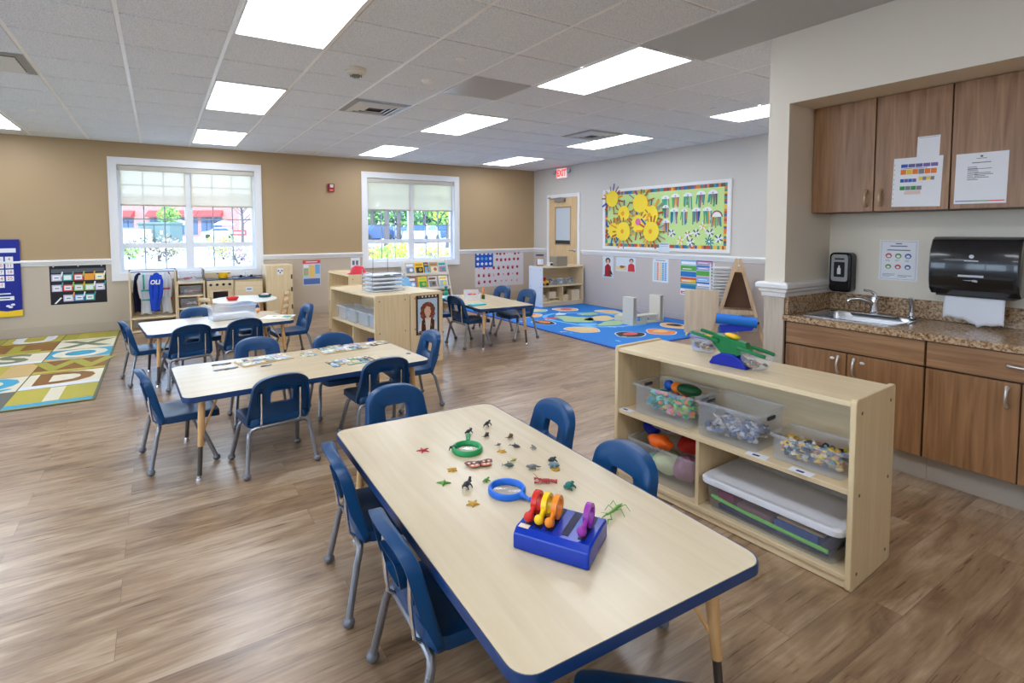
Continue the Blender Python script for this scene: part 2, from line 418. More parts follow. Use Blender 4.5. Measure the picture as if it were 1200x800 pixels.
# windows ----------------------------------------------------------------
frame_w = mat('window_vinyl_white', (232,235,240), 0.4)
muntin_m = mat('muntin_grey', (150,158,168), 0.5)
def shade_mat():
    M = bpy.data.materials.new('shade_cloth'); M.use_nodes = True
    nt = M.node_tree; nt.nodes.remove(nt.nodes['Principled BSDF']); out = nt.nodes['Material Output']
    d = nt.nodes.new('ShaderNodeBsdfDiffuse'); d.inputs['Color'].default_value = srgb((226,216,190))+(1,)
    t = nt.nodes.new('ShaderNodeBsdfTranslucent'); t.inputs['Color'].default_value = (.56,.46,.33,1)
    p = nt.nodes.new('ShaderNodeBsdfTransparent'); p.inputs['Color'].default_value = srgb((240,232,212))+(1,)
    a = nt.nodes.new('ShaderNodeMixShader'); a.inputs['Fac'].default_value = 0.55
    b = nt.nodes.new('ShaderNodeMixShader'); b.inputs['Fac'].default_value = 0.10
    nt.links.new(d.outputs[0], a.inputs[1]); nt.links.new(t.outputs[0], a.inputs[2])
    nt.links.new(a.outputs[0], b.inputs[1]); nt.links.new(p.outputs[0], b.inputs[2]); nt.links.new(b.outputs[0], out.inputs['Surface'])
    return M
shade_m = shade_mat()
def window(n, x0, x1, z0, z1, zmeet, zmun, zshade, xm, lab):
    ix0, ix1, iz0, iz1 = x0+CW, x1-CW, z0+CW, z1-CW
    yg = YB+.11
    root = thing('window_%d' % n, None, None, (0,0,0)); struct(root)
    cs = MB()   # casing, mitred boards with a raised back band
    y0 = YB-.020
    for a, b, c, d in ((x0, ix0, z0, z1), (ix1, x1, z0, z1), (ix0, ix1, iz1, z1), (ix0, ix1, z0, iz0)): cs.box(a, b, y0, YB-.0005, c, d)
    for a, b, c, d in ((x0-.004, x0+.02, z0-.004, z1+.004), (x1-.02, x1+.004, z0-.004, z1+.004), (x0+.02, x1-.02, z1-.02, z1+.004), (x0+.02, x1-.02, z0-.004, z0+.02)): cs.box(a, b, y0-.008, YB-.0005, c, d)
    struct(cs.build('casing', trim_white, root, smooth=0))
    jm = MB()
    jm.box(ix0-.01, ix0, YB-.01, YB+.2, iz0, iz1); jm.box(ix1, ix1+.01, YB-.01, YB+.2, iz0, iz1)
    jm.box(ix0, ix1, YB-.01, YB+.2, iz1, iz1+.01); jm.box(ix0, ix1, YB-.01, YB+.2, iz0-.01, iz0)
    struct(jm.build('jamb', trim_white, root, smooth=0))
    sf = MB(); s = .045
    sf.box(ix0, ix0+s, yg-.03, yg+.04, iz0, iz1); sf.box(ix1-s, ix1, yg-.03, yg+.04, iz0, iz1)
    sf.box(ix0+s, ix1-s, yg-.03, yg+.04, iz1-s, iz1); sf.box(ix0+s, ix1-s, yg-.03, yg+.04, iz0, iz0+.05)
    sf.box(xm-.055, xm+.055, yg-.035, yg+.04, iz0+.05, iz1-s)
    for a, b in ((ix0+s, xm-.055), (xm+.055, ix1-s)): sf.box(a, b, yg-.025, yg+.03, zmeet-.036, zmeet+.036)
    struct(sf.build('sash', frame_w, root, smooth=0))
    mt = MB()
    for a, b in ((ix0+s, xm-.055), (xm+.055, ix1-s)):
        for k in (1, 2):
            x = a+(b-a)*k/3
            mt.box(x-.008, x+.008, yg-.004, yg+.006, iz0+.05, zmeet-.036); mt.box(x-.008, x+.008, yg-.004, yg+.006, zmeet+.036, iz1-s)
        for zz in zmun: mt.box(a, b, yg-.0035, yg+.0055, zz-.008, zz+.008)
    struct(mt.build('muntin', muntin_m, root, smooth=0))
    gl = MB()
    for a, b in ((ix0+s, xm-.055), (xm+.055, ix1-s)):
        for c, d in ((iz0+.05, zmeet-.036), (zmeet+.036, iz1-s)):
            gl.quad((a, yg+.012, c), (b, yg+.012, c), (b, yg+.012, d), (a, yg+.012, d))
    struct(gl.build('pane', glass_mat('tinted_glass', (0.50,0.55,0.60,1)), root, smooth=0))
    rs = thing('roller_shade', lab, 'roller shade', ((x0+x1)/2, YB+.03, iz1))
    c = (x0+x1)/2
    MB().box(ix0-c+.004, ix1-c-.004, -.022, .03, -.075, -.001).build('cassette', mat('shade_cassette', (205,198,184), 0.5), rs, smooth=0, bevel=.006)
    for a, b in ((ix0-c+.03, xm-c-.035), (xm-c+.035, ix1-c-.03)):
        MB().quad((a, .012, zshade-iz1), (b, .012, zshade-iz1), (b, .012, -.07), (a, .012, -.07)).build('shade_cloth', shade_m, rs, smooth=0)
        MB().box(a, b, .004, .02, zshade-iz1-.022, zshade-iz1).build('hem_bar', mat('shade_hem', (178,170,152), 0.5), rs, smooth=0, bevel=.004)
    return root
yg = YB+.11
window(1, *wins[0], on_y(180,287.5,yg).z, [on_y(160,256.5,yg).z, on_y(165,217,yg).z], on_y(190,240,YB+.04).z, on_y(221.5,260,yg).x, 'cream roller shade half down in the window above the play kitchen and coat rack')
window(2, *wins[1], on_y(470,282.5,yg).z, [on_y(450,263.5,yg).z, on_y(470,231,yg).z], on_y(470,245.5,YB+.04).z, on_y(481,260,yg).x, 'cream roller shade half down in the window above the book display')

# door in the right wall ------------------------------------------------
dm = wood('maple_door_veneer', (206,176,130), (222,194,150), 'Z', 1.4, 0.4)
dr = thing('door_1', None, None, (0,0,0)); struct(dr)
dy0, dy1, dz = 3.96, 4.83, 2.075
fr = MB()
for a, b, c, d in ((dy0-.07, dy0, 0, dz+.07), (dy1, dy1+.07, 0, dz+.07), (dy0, dy1, dz, dz+.07)): fr.box(XR-.022, XR-.0005, a, b, c, d)
struct(fr.build('door_frame', trim_white, dr, smooth=0, bevel=.004))
lf = MB(); gx0, gx1 = XR-.014, XR-.001
vy0, vy1, vz0, vz1 = dy0+.20, dy1-.20, 1.13, 1.88
for a, b, c, d in ((dy0+.003, vy0, .01, dz-.003), (vy1, dy1-.003, .01, dz-.003), (vy0, vy1, .01, vz0), (vy0, vy1, vz1, dz-.003)): lf.box(gx0, gx1, a, b, c, d)
struct(lf.build('door_leaf', dm, dr, smooth=0))
gf = MB()
for a, b, c, d in ((vy0-.012, vy0+.012, vz0-.012, vz1+.012), (vy1-.012, vy1+.012, vz0-.012, vz1+.012), (vy0+.012, vy1-.012, vz0-.012, vz0+.012), (vy0+.012, vy1-.012, vz1-.012, vz1+.012)): gf.box(gx0-.006, gx1, a, b, c, d)
struct(gf.build('lite_frame', mat('lite_frame_tan', (176,150,112), 0.4), dr, smooth=0))
struct(MB().box(gx0+.004, gx1, vy0+.012, vy1-.012, vz0+.012, vz1-.012).build('pane', mat('covered_door_glass', (196,206,214), 0.25), dr, smooth=0))
struct(MB().box(gx0-.004, gx0+.003, vy0+.012, vy1-.012, vz0+.012, vz0+.085).build('louver', mat('dark_bottom_rail', (44,48,52), 0.4), dr, smooth=0))
hd = MB(); hd.cyl((gx0, dy0+.07, 1.02), (gx0-.012, dy0+.07, 1.02), .03); hd.cyl((gx0-.012, dy0+.07, 1.02), (gx0-.05, dy0+.07, 1.02), .010)
hd.tube([(gx0-.05, dy0+.068, 1.02), (gx0-.052, dy0+.10, 1.02), (gx0-.048, dy0+.19, 1.018)], .009)
struct(hd.build('door_handle', chrome, dr))
cl = MB(); cl.box(gx0-.055, gx0, dy1-.52, dy1-.22, dz-.085, dz-.025)
cl.box(gx0-.03, gx0-.015, dy1-.40, dy1-.04, dz-.018, dz-.004); cl.box(XR-.06, XR-.02, dy1-.06, dy1-.0, dz-.01, dz+.02)
struct(cl.build('door_closer', mat('closer_aluminium', (170,172,176), 0.35, 0.7), dr, smooth=0, bevel=.005))

# ceiling fixtures -------------------------------------------------------
panel_emit = mat('light_panel', (250,252,255), 0.4, emis=(238,244,255), estr=LAMP)
LL = {(1,-2):'large ceiling light panel nearest the viewer, above the middle classroom table', (1,2):'ceiling light panel second in the row leading to the play kitchen window',
      (1,6):'ceiling light panel close to the wall above the play kitchen window', (5,-2):'ceiling light panel beside the smooth grey soffit near the sink wall',
      (5,2):'ceiling light panel between the square air vent and the book display window', (5,6):'ceiling light panel close to the wall above the book display window',
      (9,-2):'ceiling light panel half hidden behind the sink wall corner', (9,2):'ceiling light panel above the bulletin board wall, beside the small vent', (9,6):'ceiling light panel close to the corner above the exit sign',
      (-3,6):'ceiling light panel cut by the picture edge above the blue calendar chart'}
first = None
for cx in (-3,1,5,9):
    for cy in (-10,-6,-2,2,6):
        x, y = cx*G+G/2, cy*G+G
        if (x > XP and y < YP) or (cx == 5 and cy < -2): continue
        lab = LL.get((cx,cy), 'ceiling light panel over the unseen part of the classroom')
        if first is None:
            t = thing('ceiling_light', lab, 'ceiling light', (x,y,CH), 0, 'recessed ceiling light panels')
            f = MB()
            for a,b,c,d in ((-G/2+.012,-G/2+.026,-G+.012,G-.012),(G/2-.026,G/2-.012,-G+.012,G-.012),(-G/2+.026,G/2-.026,-G+.012,-G+.026),(-G/2+.026,G/2-.026,G-.026,G-.012)): f.box(a,b,c,d,-.010,-.0005)
            f.build('frame', white, t, smooth=0)
            MB().box(-G/2+.026,G/2-.026,-G+.026,G-.026,-.007,-.001).build('diffuser', panel_emit, t, smooth=0)
            first = t
        else: dup(first, (x,y,CH), 0, lab)
alu = mat('vent_aluminium', (216,218,220), 0.3, 0.2)
vent_dark = mat('vent_throat', (88,88,90), 0.6)
def vent(cx, cy, lab, rings=True):
    t = thing('ceiling_vent', lab, 'air vent', (cx*G+G/2, cy*G+G/2, CH), 0, None)
    h = G/2-.014
    fr = MB()
    def ring(a, b, za, zb, m=0):
        for s in range(4):
            M = Matrix.Rotation(s*PI/2, 4, 'Z')
            fr.add([(-a,-a,za),(a,-a,za),(b,-b,zb),(-b,-b,zb)], [(0,1,2,3)], m, M)
    ring(h, h-.05, -.004, -.012); ring(h, h, -.0005, -.004)
    fr.build('frame', mat('vent_frame_grey', (150,152,155), 0.35, 0.2), t, smooth=0)
    MB().box(-h+.05, h-.05, -h+.05, h-.05, -.003, -.0008).build('throat', vent_dark, t, smooth=0)
    if rings:
        for i, (a, b) in enumerate(((h-.055,h-.10),(h-.105,h-.15),(h-.155,h-.20))):
            fr = MB(); ring(a, b, -.006, -.026); ring(b, b-.004, -.026, -.02)
            fr.build('louver_ring', alu, t, smooth=0)
    else:
        for i in range(6):
            y = -.18+i*.072
            MB().add([(-.23,y,-.004),(.23,y,-.004),(.23,y+.05,-.02),(-.23,y+.05,-.02)], [(0,1,2,3)]).build('slat', alu, t, smooth=0)
vent(3, 2, 'square aluminium air vent in the ceiling beside the smoke detector')
vent(8, 2, 'small dark-edged air vent in the ceiling near the bulletin board')
vent(-2, 2, 'slatted air vent at the picture edge above the blue calendar chart', False)
tag(MB().box(4*G+.012, 5*G-.012, .012, G-.012, CH-.004, CH-.0005).build('ceiling_panel', mat('satin_metal_panel', (182,182,182), 0.3, 0.15), smooth=0), 'plain satin grey ceiling panel between the white tiles', 'ceiling panel')
def sprinkler(px_, py_, lab):
    p = on_z(px_, py_, CH)
    t = MB(); t.lathe([(.04,0),(.04,-.004),(.034,-.009),(.012,-.010)], (0,0,0), 18)
    return tag(t.build('fire_sprinkler', white, loc=(p.x,p.y,CH-.0005)), lab, 'sprinkler')
sprinkler(540,69,'round flush sprinkler cover on the ceiling near the smooth grey panel')
sprinkler(603,179,'tiny sprinkler cover on the ceiling over the book display corner')
sprinkler(836,127,'small sprinkler cover on the ceiling beside the sink wall corner light')
sprinkler(36,128,'small sprinkler cover on the ceiling above the blue calendar chart')
sprinkler(403,159,'small sprinkler cover on the ceiling between the two windows')
p = on_z(501,94,CH)
t = thing('occupancy_sensor', 'low white dome sensor on the ceiling between two sprinklers', 'sensor', (p.x,p.y,CH-.0005))
MB().lathe([(.055,0),(.055,-.008),(.05,-.012)], n=24).build('base', white, t); MB().lathe([(.045,-.012),(.04,-.022),(.022,-.03),(.001,-.032)], n=24).build('dome', white, t)
p = on_z(417,81,CH)
t = thing('smoke_detector', 'cream smoke detector hanging from the ceiling beside the square vent', 'smoke detector', (p.x,p.y,CH-.0005))
sd = mat('detector_cream', (222,214,196), 0.45)
MB().lathe([(.085,0),(.085,-.012),(.075,-.018)], n=28).build('base', sd, t)
b = MB(); b.lathe([(.07,-.018),(.072,-.035),(.05,-.048)], n=28); b.build('body', sd, t)
b = MB(); b.lathe([(.035,-.048),(.035,-.06),(.02,-.066)], n=20)
for k in range(8): b.box(.045*math.cos(k*PI/4)-.003, .045*math.cos(k*PI/4)+.003, .045*math.sin(k*PI/4)-.003, .045*math.sin(k*PI/4)+.003, -.06, -.046)
b.build('sensing_head', mat('detector_grey', (120,116,108), 0.5), t)
# exit sign
t = thing('exit_sign', 'lit red EXIT sign with two emergency lamp heads above the door', 'exit sign', (XR, on_x(659,203,XR-.03).y, on_x(659,203,XR-.03).z))
MB().box(-.05,-.001,-.16,.16,-.105,.105).build('housing', mat('exit_white', (240,236,236), 0.4), t, smooth=0, bevel=.008)
MB().box(-.053,-.0505,-.145,.145,-.088,.088).build('face', mat('exit_face', (250,206,206), 0.4, emis=(255,190,185), estr=0.5), t, smooth=0)
tm = MB(); text_mb(tm, 'EXIT', .15, lambda a, b: (-.0545, -a*.92, b*1.15), bold=.006)
tm.build('lettering', mat('exit_red', (235,50,45), 0.4, emis=(255,45,40), estr=1.2), t, smooth=0)
for s in (-1,1):
    h = MB(); h.cyl((-.03,s*.16,.02),(-.035,s*.20,.03),.012); h.lathe([(.02,-.03),(.045,.0),(.048,.03),(.04,.032)], (0,0,0), 16, 0, Matrix.Translation((-.04,s*.215,.03)) @ Matrix.Rotation(-PI/2.4,4,'Y'))
    h.build('lamp_head', mat('lamp_head_grey', (170,176,184), 0.35), t)
# fire alarm strobe
c = on_y(387.5,220,YB)
t = thing('fire_alarm', 'small red fire alarm strobe on the tan wall between the windows', 'fire alarm', (c.x, YB+.0003, c.z))
MB().box(-.055,.055,-.045,0,-.07,.07).build('housing', mat('alarm_red', (150,16,24), 0.35), t, smooth=0, bevel=.008)
MB().box(-.03,.03,-.065,-.046,.0,.055).build('strobe_lens', mat('alarm_lens', (226,214,220), 0.2), t, smooth=0, bevel=.006)
MB().box(-.03,.03,-.05,-.0455,-.055,-.03).build('label_plate', mat('alarm_plate', (232,120,110), 0.4), t, smooth=0)
# ================================================================== SCHOOL CHAIRS
chair_blue = mat('chair_blue_shell', (10,66,114), 0.34, spec=0.5)
tube_m = mat('chair_tube_steel', (150,152,158), 0.28, 0.75)
glide_m = mat('chair_ball_glide', (120,122,128), 0.4, 0.35)
def make_chair(label):
    t = thing('school_chair', label, 'chair')
    # backrest: arched shell with a turned-back rim and a hand hole
    N = 56
    def outer(a):          # a in 0..1 round the outline -> (x,z)
        # polygon: bottom edge, side, arch, side
        pts = []
        hw0, hw1, zb, zs, zt = .186, .160, .272, .492, .578
        return None
    hw0, hw1, zb, zs, zt = .186, .163, .272, .486, .582
    base = [(-hw0+.03, zb-.004), (hw0-.03, zb-.004), (hw0-.008, zb+.006), (hw0, zb+.03)]
    for k in range(1, 8): base.append((hw0+(hw1-hw0)*k/8, zb+.03+(zs-zb-.03)*k/8))
    for k in range(0, 17):
        a = PI*k/16; e = .80
        c_, s_ = math.cos(a), math.sin(a)
        base.append((hw1*math.copysign(abs(c_)**e, c_), zs+(zt-zs)*abs(s_)**.82))
    for k in range(7, 0, -1): base.append((-hw0-(hw1-hw0)*k/8, zb+.03+(zs-zb-.03)*k/8))
    base += [(-hw0, zb+.03), (-hw0+.008, zb+.006)]
    # resample by angle about the hole centre so hole and outline pair up
    cx, cz = 0, .452
    def hit(poly, ang):
        d = (math.cos(ang), math.sin(ang)); best = None
        for i in range(len(poly)):
            (x1, z1), (x2, z2) = poly[i], poly[(i+1) % len(poly)]
            x1 -= cx; x2 -= cx; z1 -= cz; z2 -= cz
            den = d[0]*(z2-z1)-d[1]*(x2-x1)
            if abs(den) < 1e-12: continue
            tt = (x1*(z2-z1)-z1*(x2-x1))/den; uu = (x1*d[1]-z1*d[0])/den
            if tt > 0 and -1e-6 <= uu <= 1+1e-6 and (best is None or tt > best): best = tt
        return (cx+d[0]*best, cz+d[1]*best)
    hole = rrect(-.064, .064, .408, .486, .016, 4)
    angs = sorted(set([round(2*PI*i/N, 5) for i in range(N)] + [round(math.atan2(p[1]-cz, p[0]-cx) % (2*PI), 5) for p in base if abs(p[1]-zb) < .05]))
    O = [hit(base, a) for a in angs]; Hh = [hit(hole, a) for a in angs]; n = len(angs)
    def yb(x, z, off=0.0):     # front surface of the back; leans and is dished
        f = (z-zb)/(zt-zb)
        return -.118-.068*f+.9*x*x*.9+off
    def L(pts, off, sc_=1.0): return [(cx+(p[0]-cx)*sc_, yb(p[0], p[1], off), cz+(p[1]-cz)*sc_) for p in pts]
    mid = [((a[0]*.5+b[0]*.5), (a[1]*.5+b[1]*.5)) for a, b in zip(O, Hh)]
    b_ = MB()
    th = .007
    def rim(off, sc_=1.0): return [(cx+(p[0]-cx)*sc_, yb(p[0], p[1], off*(.45+.55*min(1, max(0, (p[1]-zb)/.12)))), cz+(p[1]-cz)*sc_) for p in O]
    ls = [L(Hh, -.034), L(Hh, -.004), L([((h[0]-cx)*1.05+cx, (h[1]-cz)*1.08+cz) for h in Hh], 0), L(mid, -.001), L([((o[0]-cx)*.955+cx, (o[1]-cz)*.955+cz) for o in O], 0.002), rim(-.004, .99), rim(-.012), rim(-.044),
          rim(-.044, .965), rim(-.016, .955), L(mid, -th), L([((h[0]-cx)*1.10+cx, (h[1]-cz)*1.14+cz) for h in Hh], -th-.002), L([((h[0]-cx)*1.10+cx, (h[1]-cz)*1.14+cz) for h in Hh], -.034)]
    ls.append(ls[0])
    b_.loops(ls, 0, False, False)
    bk = b_.build('backrest', chair_blue, t, smooth=50)
    # moulded sockets behind the backrest that hold the rods
    for s in (-1, 1):
        x = s*.112; rbm = MB()
        for dx in (-.015, .015):
            rbm.add([(x+dx-.003, yb(x, .50, -.006), .505), (x+dx+.003, yb(x, .50, -.006), .505), (x+dx+.003, yb(x, .40, -.006), .40), (x+dx-.003, yb(x, .40, -.006), .40),
                     (x+dx-.003, yb(x, .50, -.012), .50), (x+dx+.003, yb(x, .50, -.012), .50), (x+dx+.003, yb(x, .40, -.030), .40), (x+dx-.003, yb(x, .40, -.030), .40)],
                    [(3,2,1,0),(4,5,6,7),(0,1,5,4),(1,2,6,5),(2,3,7,6),(3,0,4,7)])
        rbm.box(x-.0125, x+.0125, yb(x, .50, -.020), yb(x, .50, -.0065), .488, .494)
        rbm.build('rod_socket', chair_blue, bk, smooth=0)
    # seat: dished, waterfall front, turned-down skirt
    sp = rrect(-.175, .175, -.135, .205, .055, 6)
    def seatz(x, y, d=0):
        z = .312-.012*math.exp(-((x/.12)**2+((y+.01)/.13)**2))+.012*max(0, (-.06-y)/.08)
        if y > .12: z -= .9*(y-.12)**2*2.2
        return z-d
    def sl_(s, d=0): return [(p[0]*s, .035+(p[1]-.035)*s, seatz(p[0]*s, .035+(p[1]-.035)*s, d)) for p in sp]
    b_ = MB()
    b_.loops([sl_(.02), sl_(.35), sl_(.7), sl_(.92), sl_(.985, .002), sl_(1.0, .010), sl_(1.004, .040), sl_(.98, .041), sl_(.965, .014), sl_(.5, .012), sl_(.02, .012)], 0, True, True)
    b_.build('seat', chair_blue, t, smooth=50)
    # frame: two bent tubes under the seat, four splayed legs with ball glides
    fr = MB(); r = .0130
    for (yt, yf) in ((-.128, -.175), (.075, .165)):
        pts = []
        for s in (-1, 1):
            arc = [Vector((s*.178, yt-.012*(1 if yf < 0 else -1), .222)), Vector((s*.174, yt-.006*(1 if yf < 0 else -1), .244)), Vector((s*.160, yt, .260)), Vector((s*.135, yt, .266))]
            pts += arc if s < 0 else arc[::-1]
        fr.tube(pts, r, 10)
    for s in (-1, 1): fr.tube([(s*.118, -.125, .268), (s*.118, .08, .268)], .009, 8)
    fr.build('seat_frame', tube_m, t)
    for sy in (-1, 1):
        for s in (-1, 1):
            yt, yf = (-.141, -.182) if sy < 0 else (.088, .165)
            top = Vector((s*.178, yt, .223)); foot = Vector((s*.203, yf, .022))
            lg = MB(); lg.tube([top, foot], r, 10)
            lo = lg.build('leg', tube_m, t)
            g = MB(); g.ball((foot.x+s*.001, foot.y, .0195), (.0225, .0225, .0190), 12, 8); g.build('glide', glide_m, lo)
    for s in (-1, 1):
        x = s*.112
        rd = MB(); rd.tube([(x, -.128, .268), (x, yb(x, .30, -.042), .292), (x, yb(x, .34, -.040), .34), (x, yb(x, .40, -.032), .40), (x, yb(x, .478, -.016), .478)], .0065, 8)
        rd.build('back_rod', chrome, t)
    return t
CHAIRS = [ # x, y, rotation, label
    (.905, -1.84, -96, 'blue chair tucked under the creature table, behind the one nearest the viewer'),
    (.895, -2.425, -93, 'blue chair showing its hollow back, nearest the viewer along the creature table'),
    (1.225, -1.375, 181, 'blue chair facing the viewer at the far short end of the creature table'),
    (1.605, -1.825, 81, 'blue chair across the creature table, its back against the open floor beyond'),
    (1.495, -2.39, 83, 'blue chair between the creature table and the toy shelf'),
    (1.035, -3.10, -42, 'blue chair mostly cut off under the nearest corner of the creature table'),
    (.735, -.415, 7, 'blue chair seen from behind at the puzzle table, its four legs in full view'),
    (1.42, -.36, 2, 'blue chair seen from behind at the puzzle table, nearer the portrait poster'),
    (.80, .415, 180, 'blue chair behind the puzzle table, the white-glared half, facing the viewer'),
    (1.355, .27, 180, 'blue chair behind the puzzle table facing the viewer, below the bin shelf'),
    (1.90, .13, 88, 'blue chair at the short end of the puzzle table in front of the portrait poster'),
    (.245, -.045, -83, 'blue chair in profile at the white-glared short end of the puzzle table'),
    (.36, 1.757, 13, 'blue chair seen from behind at the clear bin table, nearer the letter rug'),
    (.825, 1.86, 10, 'blue chair seen from behind at the clear bin table, in front of the clear bin'),
    (.05, 2.12, -79, 'blue chair in profile at the end of the clear bin table nearest the letter rug'),
    (.52, 2.57, 187, 'blue chair behind the clear bin table, in front of the hanging costumes shelf'),
    (1.05, 2.80, 190, 'blue chair behind the clear bin table, in front of the oval play table'),
    (1.42, 2.35, 95, 'blue chair at the end of the clear bin table, beside the toy refrigerator'),
    (3.41, 1.79, -88, 'blue chair seen from behind at the side table by the blue rug'),
    (3.27, 2.40, -93, 'blue chair at the side table by the rug, in front of the book display'),
    (4.15, 2.42, 92, 'blue chair at the side table by the rug, in front of the handprint flag'),
    (4.17, 1.86, 90, 'blue chair at the side table, in front of the white block shelf end'),
]
ch0 = None
for x, y, a, lab in CHAIRS:
    if ch0 is None:
        ch0 = make_chair(lab); ch0['group'] = 'blue school chairs'; ch0.location = (x,y,0); ch0.rotation_euler = (0,0,R(a))
    else:
        c_ = dup(ch0, (x,y,0), R(a), lab)
        if 'side table' in lab: c_.scale = (1.07,1.07,1.08)      # the bigger size of chair

# ================================================================== ACTIVITY TABLES
top_m = wood('maple_tabletop', (204,187,155), (212,196,165), 'Y', 0.8, 0.27, stretch=14)
top_mx = wood('maple_tabletop_cross', (204,187,155), (212,196,165), 'X', 0.8, 0.27, stretch=14)
edge_m = mat('navy_edge_band', (28,60,110), 0.35)
leg_wood = wood('leg_maple', (214,168,110), (232,190,134), 'Z', 2.5, 0.35)
leg_metal = mat('leg_insert_steel', (92,88,84), 0.35, 0.6)
TZ = .50
def table(x, y, L_, W_, rz, lab, grain=top_m):
    t = thing('activity_table', lab, 'table', (x,y,0), R(rz), 'navy-edged maple activity tables')
    pl = rrect(-W_/2, W_/2, -L_/2, L_/2, .055, 7)
    MB().prz([(p[0]*(W_/2-.004)/(W_/2), p[1]*(L_/2-.004)/(L_/2)) for p in pl], TZ-.024, TZ).build('tabletop', grain, t, smooth=0)
    b = MB(); n = len(pl)
    def lp(off, z): return [(p[0]*(W_/2+off)/(W_/2), p[1]*(L_/2+off)/(L_/2), z) for p in pl]
    b.loops([lp(-.004, TZ-.002), lp(-.001, TZ+.0005), lp(0, TZ-.003), lp(0, TZ-.029), lp(-.003, TZ-.032), lp(-.02, TZ-.031)], 0, False, False)
    b.build('edge_band', edge_m, t, smooth=40)
    for sx in (-1, 1):
        for sy in (-1, 1):
            top = Vector((sx*(W_/2-.105), sy*(L_/2-.105), TZ-.025)); ft = Vector((sx*(W_/2-.075), sy*(L_/2-.075), 0.0))
            k1 = top.lerp(ft, .60)
            lg = MB(); lg.tube([top, top.lerp(ft, .3), k1], [.0195, .0185, .0155], 14)
            lo = lg.build('leg', leg_wood, t)
            q = MB(); q.tube([k1, top.lerp(ft, .945)], .0125, 12); q.build('leg_insert', leg_metal, lo)
            q = MB(); q.lathe([(.012,.028),(.014,.02),(.018,.008),(.018,0)], (ft.x, ft.y, 0), 14); q.build('foot', chrome, lo)
            pl_ = MB(); pl_.box(top.x-.05, top.x+.05, top.y-.05, top.y+.05, TZ-.031, TZ-.0245); pl_.build('mounting_plate', leg_metal, t, smooth=0)
            br = MB(); a_ = top.lerp(ft, .5); inn = Vector((-sx*.10, -sy*.06, 0))
            br.tube([a_, top+inn+Vector((0,0,-.006))], .006, 8); br.build('brace', leg_wood, t)
    return t
table(1.197, -2.236, 1.545, .815, -2.4, 'long maple table nearest the viewer, covered with little plastic creatures', top_m)
table(1.00, -.096, .835, 1.54, 3, 'white-glared maple table with wooden puzzles spread on it', top_mx)
table(.655, 2.14, .835, 1.30, 6.5, 'maple table farther back carrying the clear plastic bin and a white tray', top_mx)
table(3.755, 2.06, 1.42, .76, -4, 'maple side table at the edge of the blue rug with craft supplies on it', top_m)

# ================================================================== SHELVES
def shelf_unit(name, lab, cat, loc, rz, L_, D, H, mids, bottom=.055, divider=None, back=True, group=None, endm=None, topm=maple, bolts=True):
    """open shelf: front along +X from 0 to L_, depth 0 (front) to D along +Y"""
    t = thing(name, lab, cat, loc, rz, group)
    e = .021
    for i, x in enumerate((0, L_-e)):
        pl = rrect(-.004, D+.004, 0, H+.010, .018, 4)
        q = MB(); q.prx(pl, x, x+e); o = q.build('end_panel', endm if (endm and i == 0) else maple_z, t, smooth=0, bevel=.004)
        for yy in (.05, D-.05):
            for zz in (.06, H*.5, H-.05):
                xx = x+e if i else x; sx = 1 if i else -1
                s = MB(); s.cyl((xx, yy, zz), (xx+sx*.0015, yy, zz), .007, n=10)
                if bolts: s.build('bolt', mat('bolt_zinc', (120,112,98), 0.4, 0.6), o, smooth=0)
    MB().box(e, L_-e, 0, D, H-.022, H).build('top_board', topm, t, smooth=0, bevel=.003)
    for z in mids: MB().box(e, L_-e, .006, D-.012, z-.022, z).build('shelf_board', maple, t, smooth=0, bevel=.003)
    MB().box(e, L_-e, .004, D-.012, bottom-.022, bottom).build('base_board', maple, t, smooth=0, bevel=.003)
    MB().box(e, L_-e, .012, .030, .004, bottom-.0225).build('plinth', maple, t, smooth=0)
    if divider:
        lim = mids[0]-.023 if mids else H-.023
        for x in divider: MB().box(x-.009, x+.009, .010, D-.012, bottom+.0005, lim).build('divider', maple_z, t, smooth=0, bevel=.002)
    if back: MB().box(e, L_-e, D-.0115, D-.0005, bottom-.02, H-.0225).build('back_board', maple, t, smooth=0)
    return t
# toy shelf beside the near table: local x runs from its near end to its far end
SH_A = math.atan2(-1.18, .06)
SH_O = Vector((2.349, -1.698, 0))
toy = shelf_unit('toy_shelf', 'maple toy shelf in front of the sink cabinets, filled with clear plastic bins', 'shelf', SH_O, SH_A, 1.185, .385, .752, [.402], .058, [.513])
def on_toy(u, v, z): return SH_O + Matrix.Rotation(SH_A, 3, 'Z') @ Vector((u, v, z))
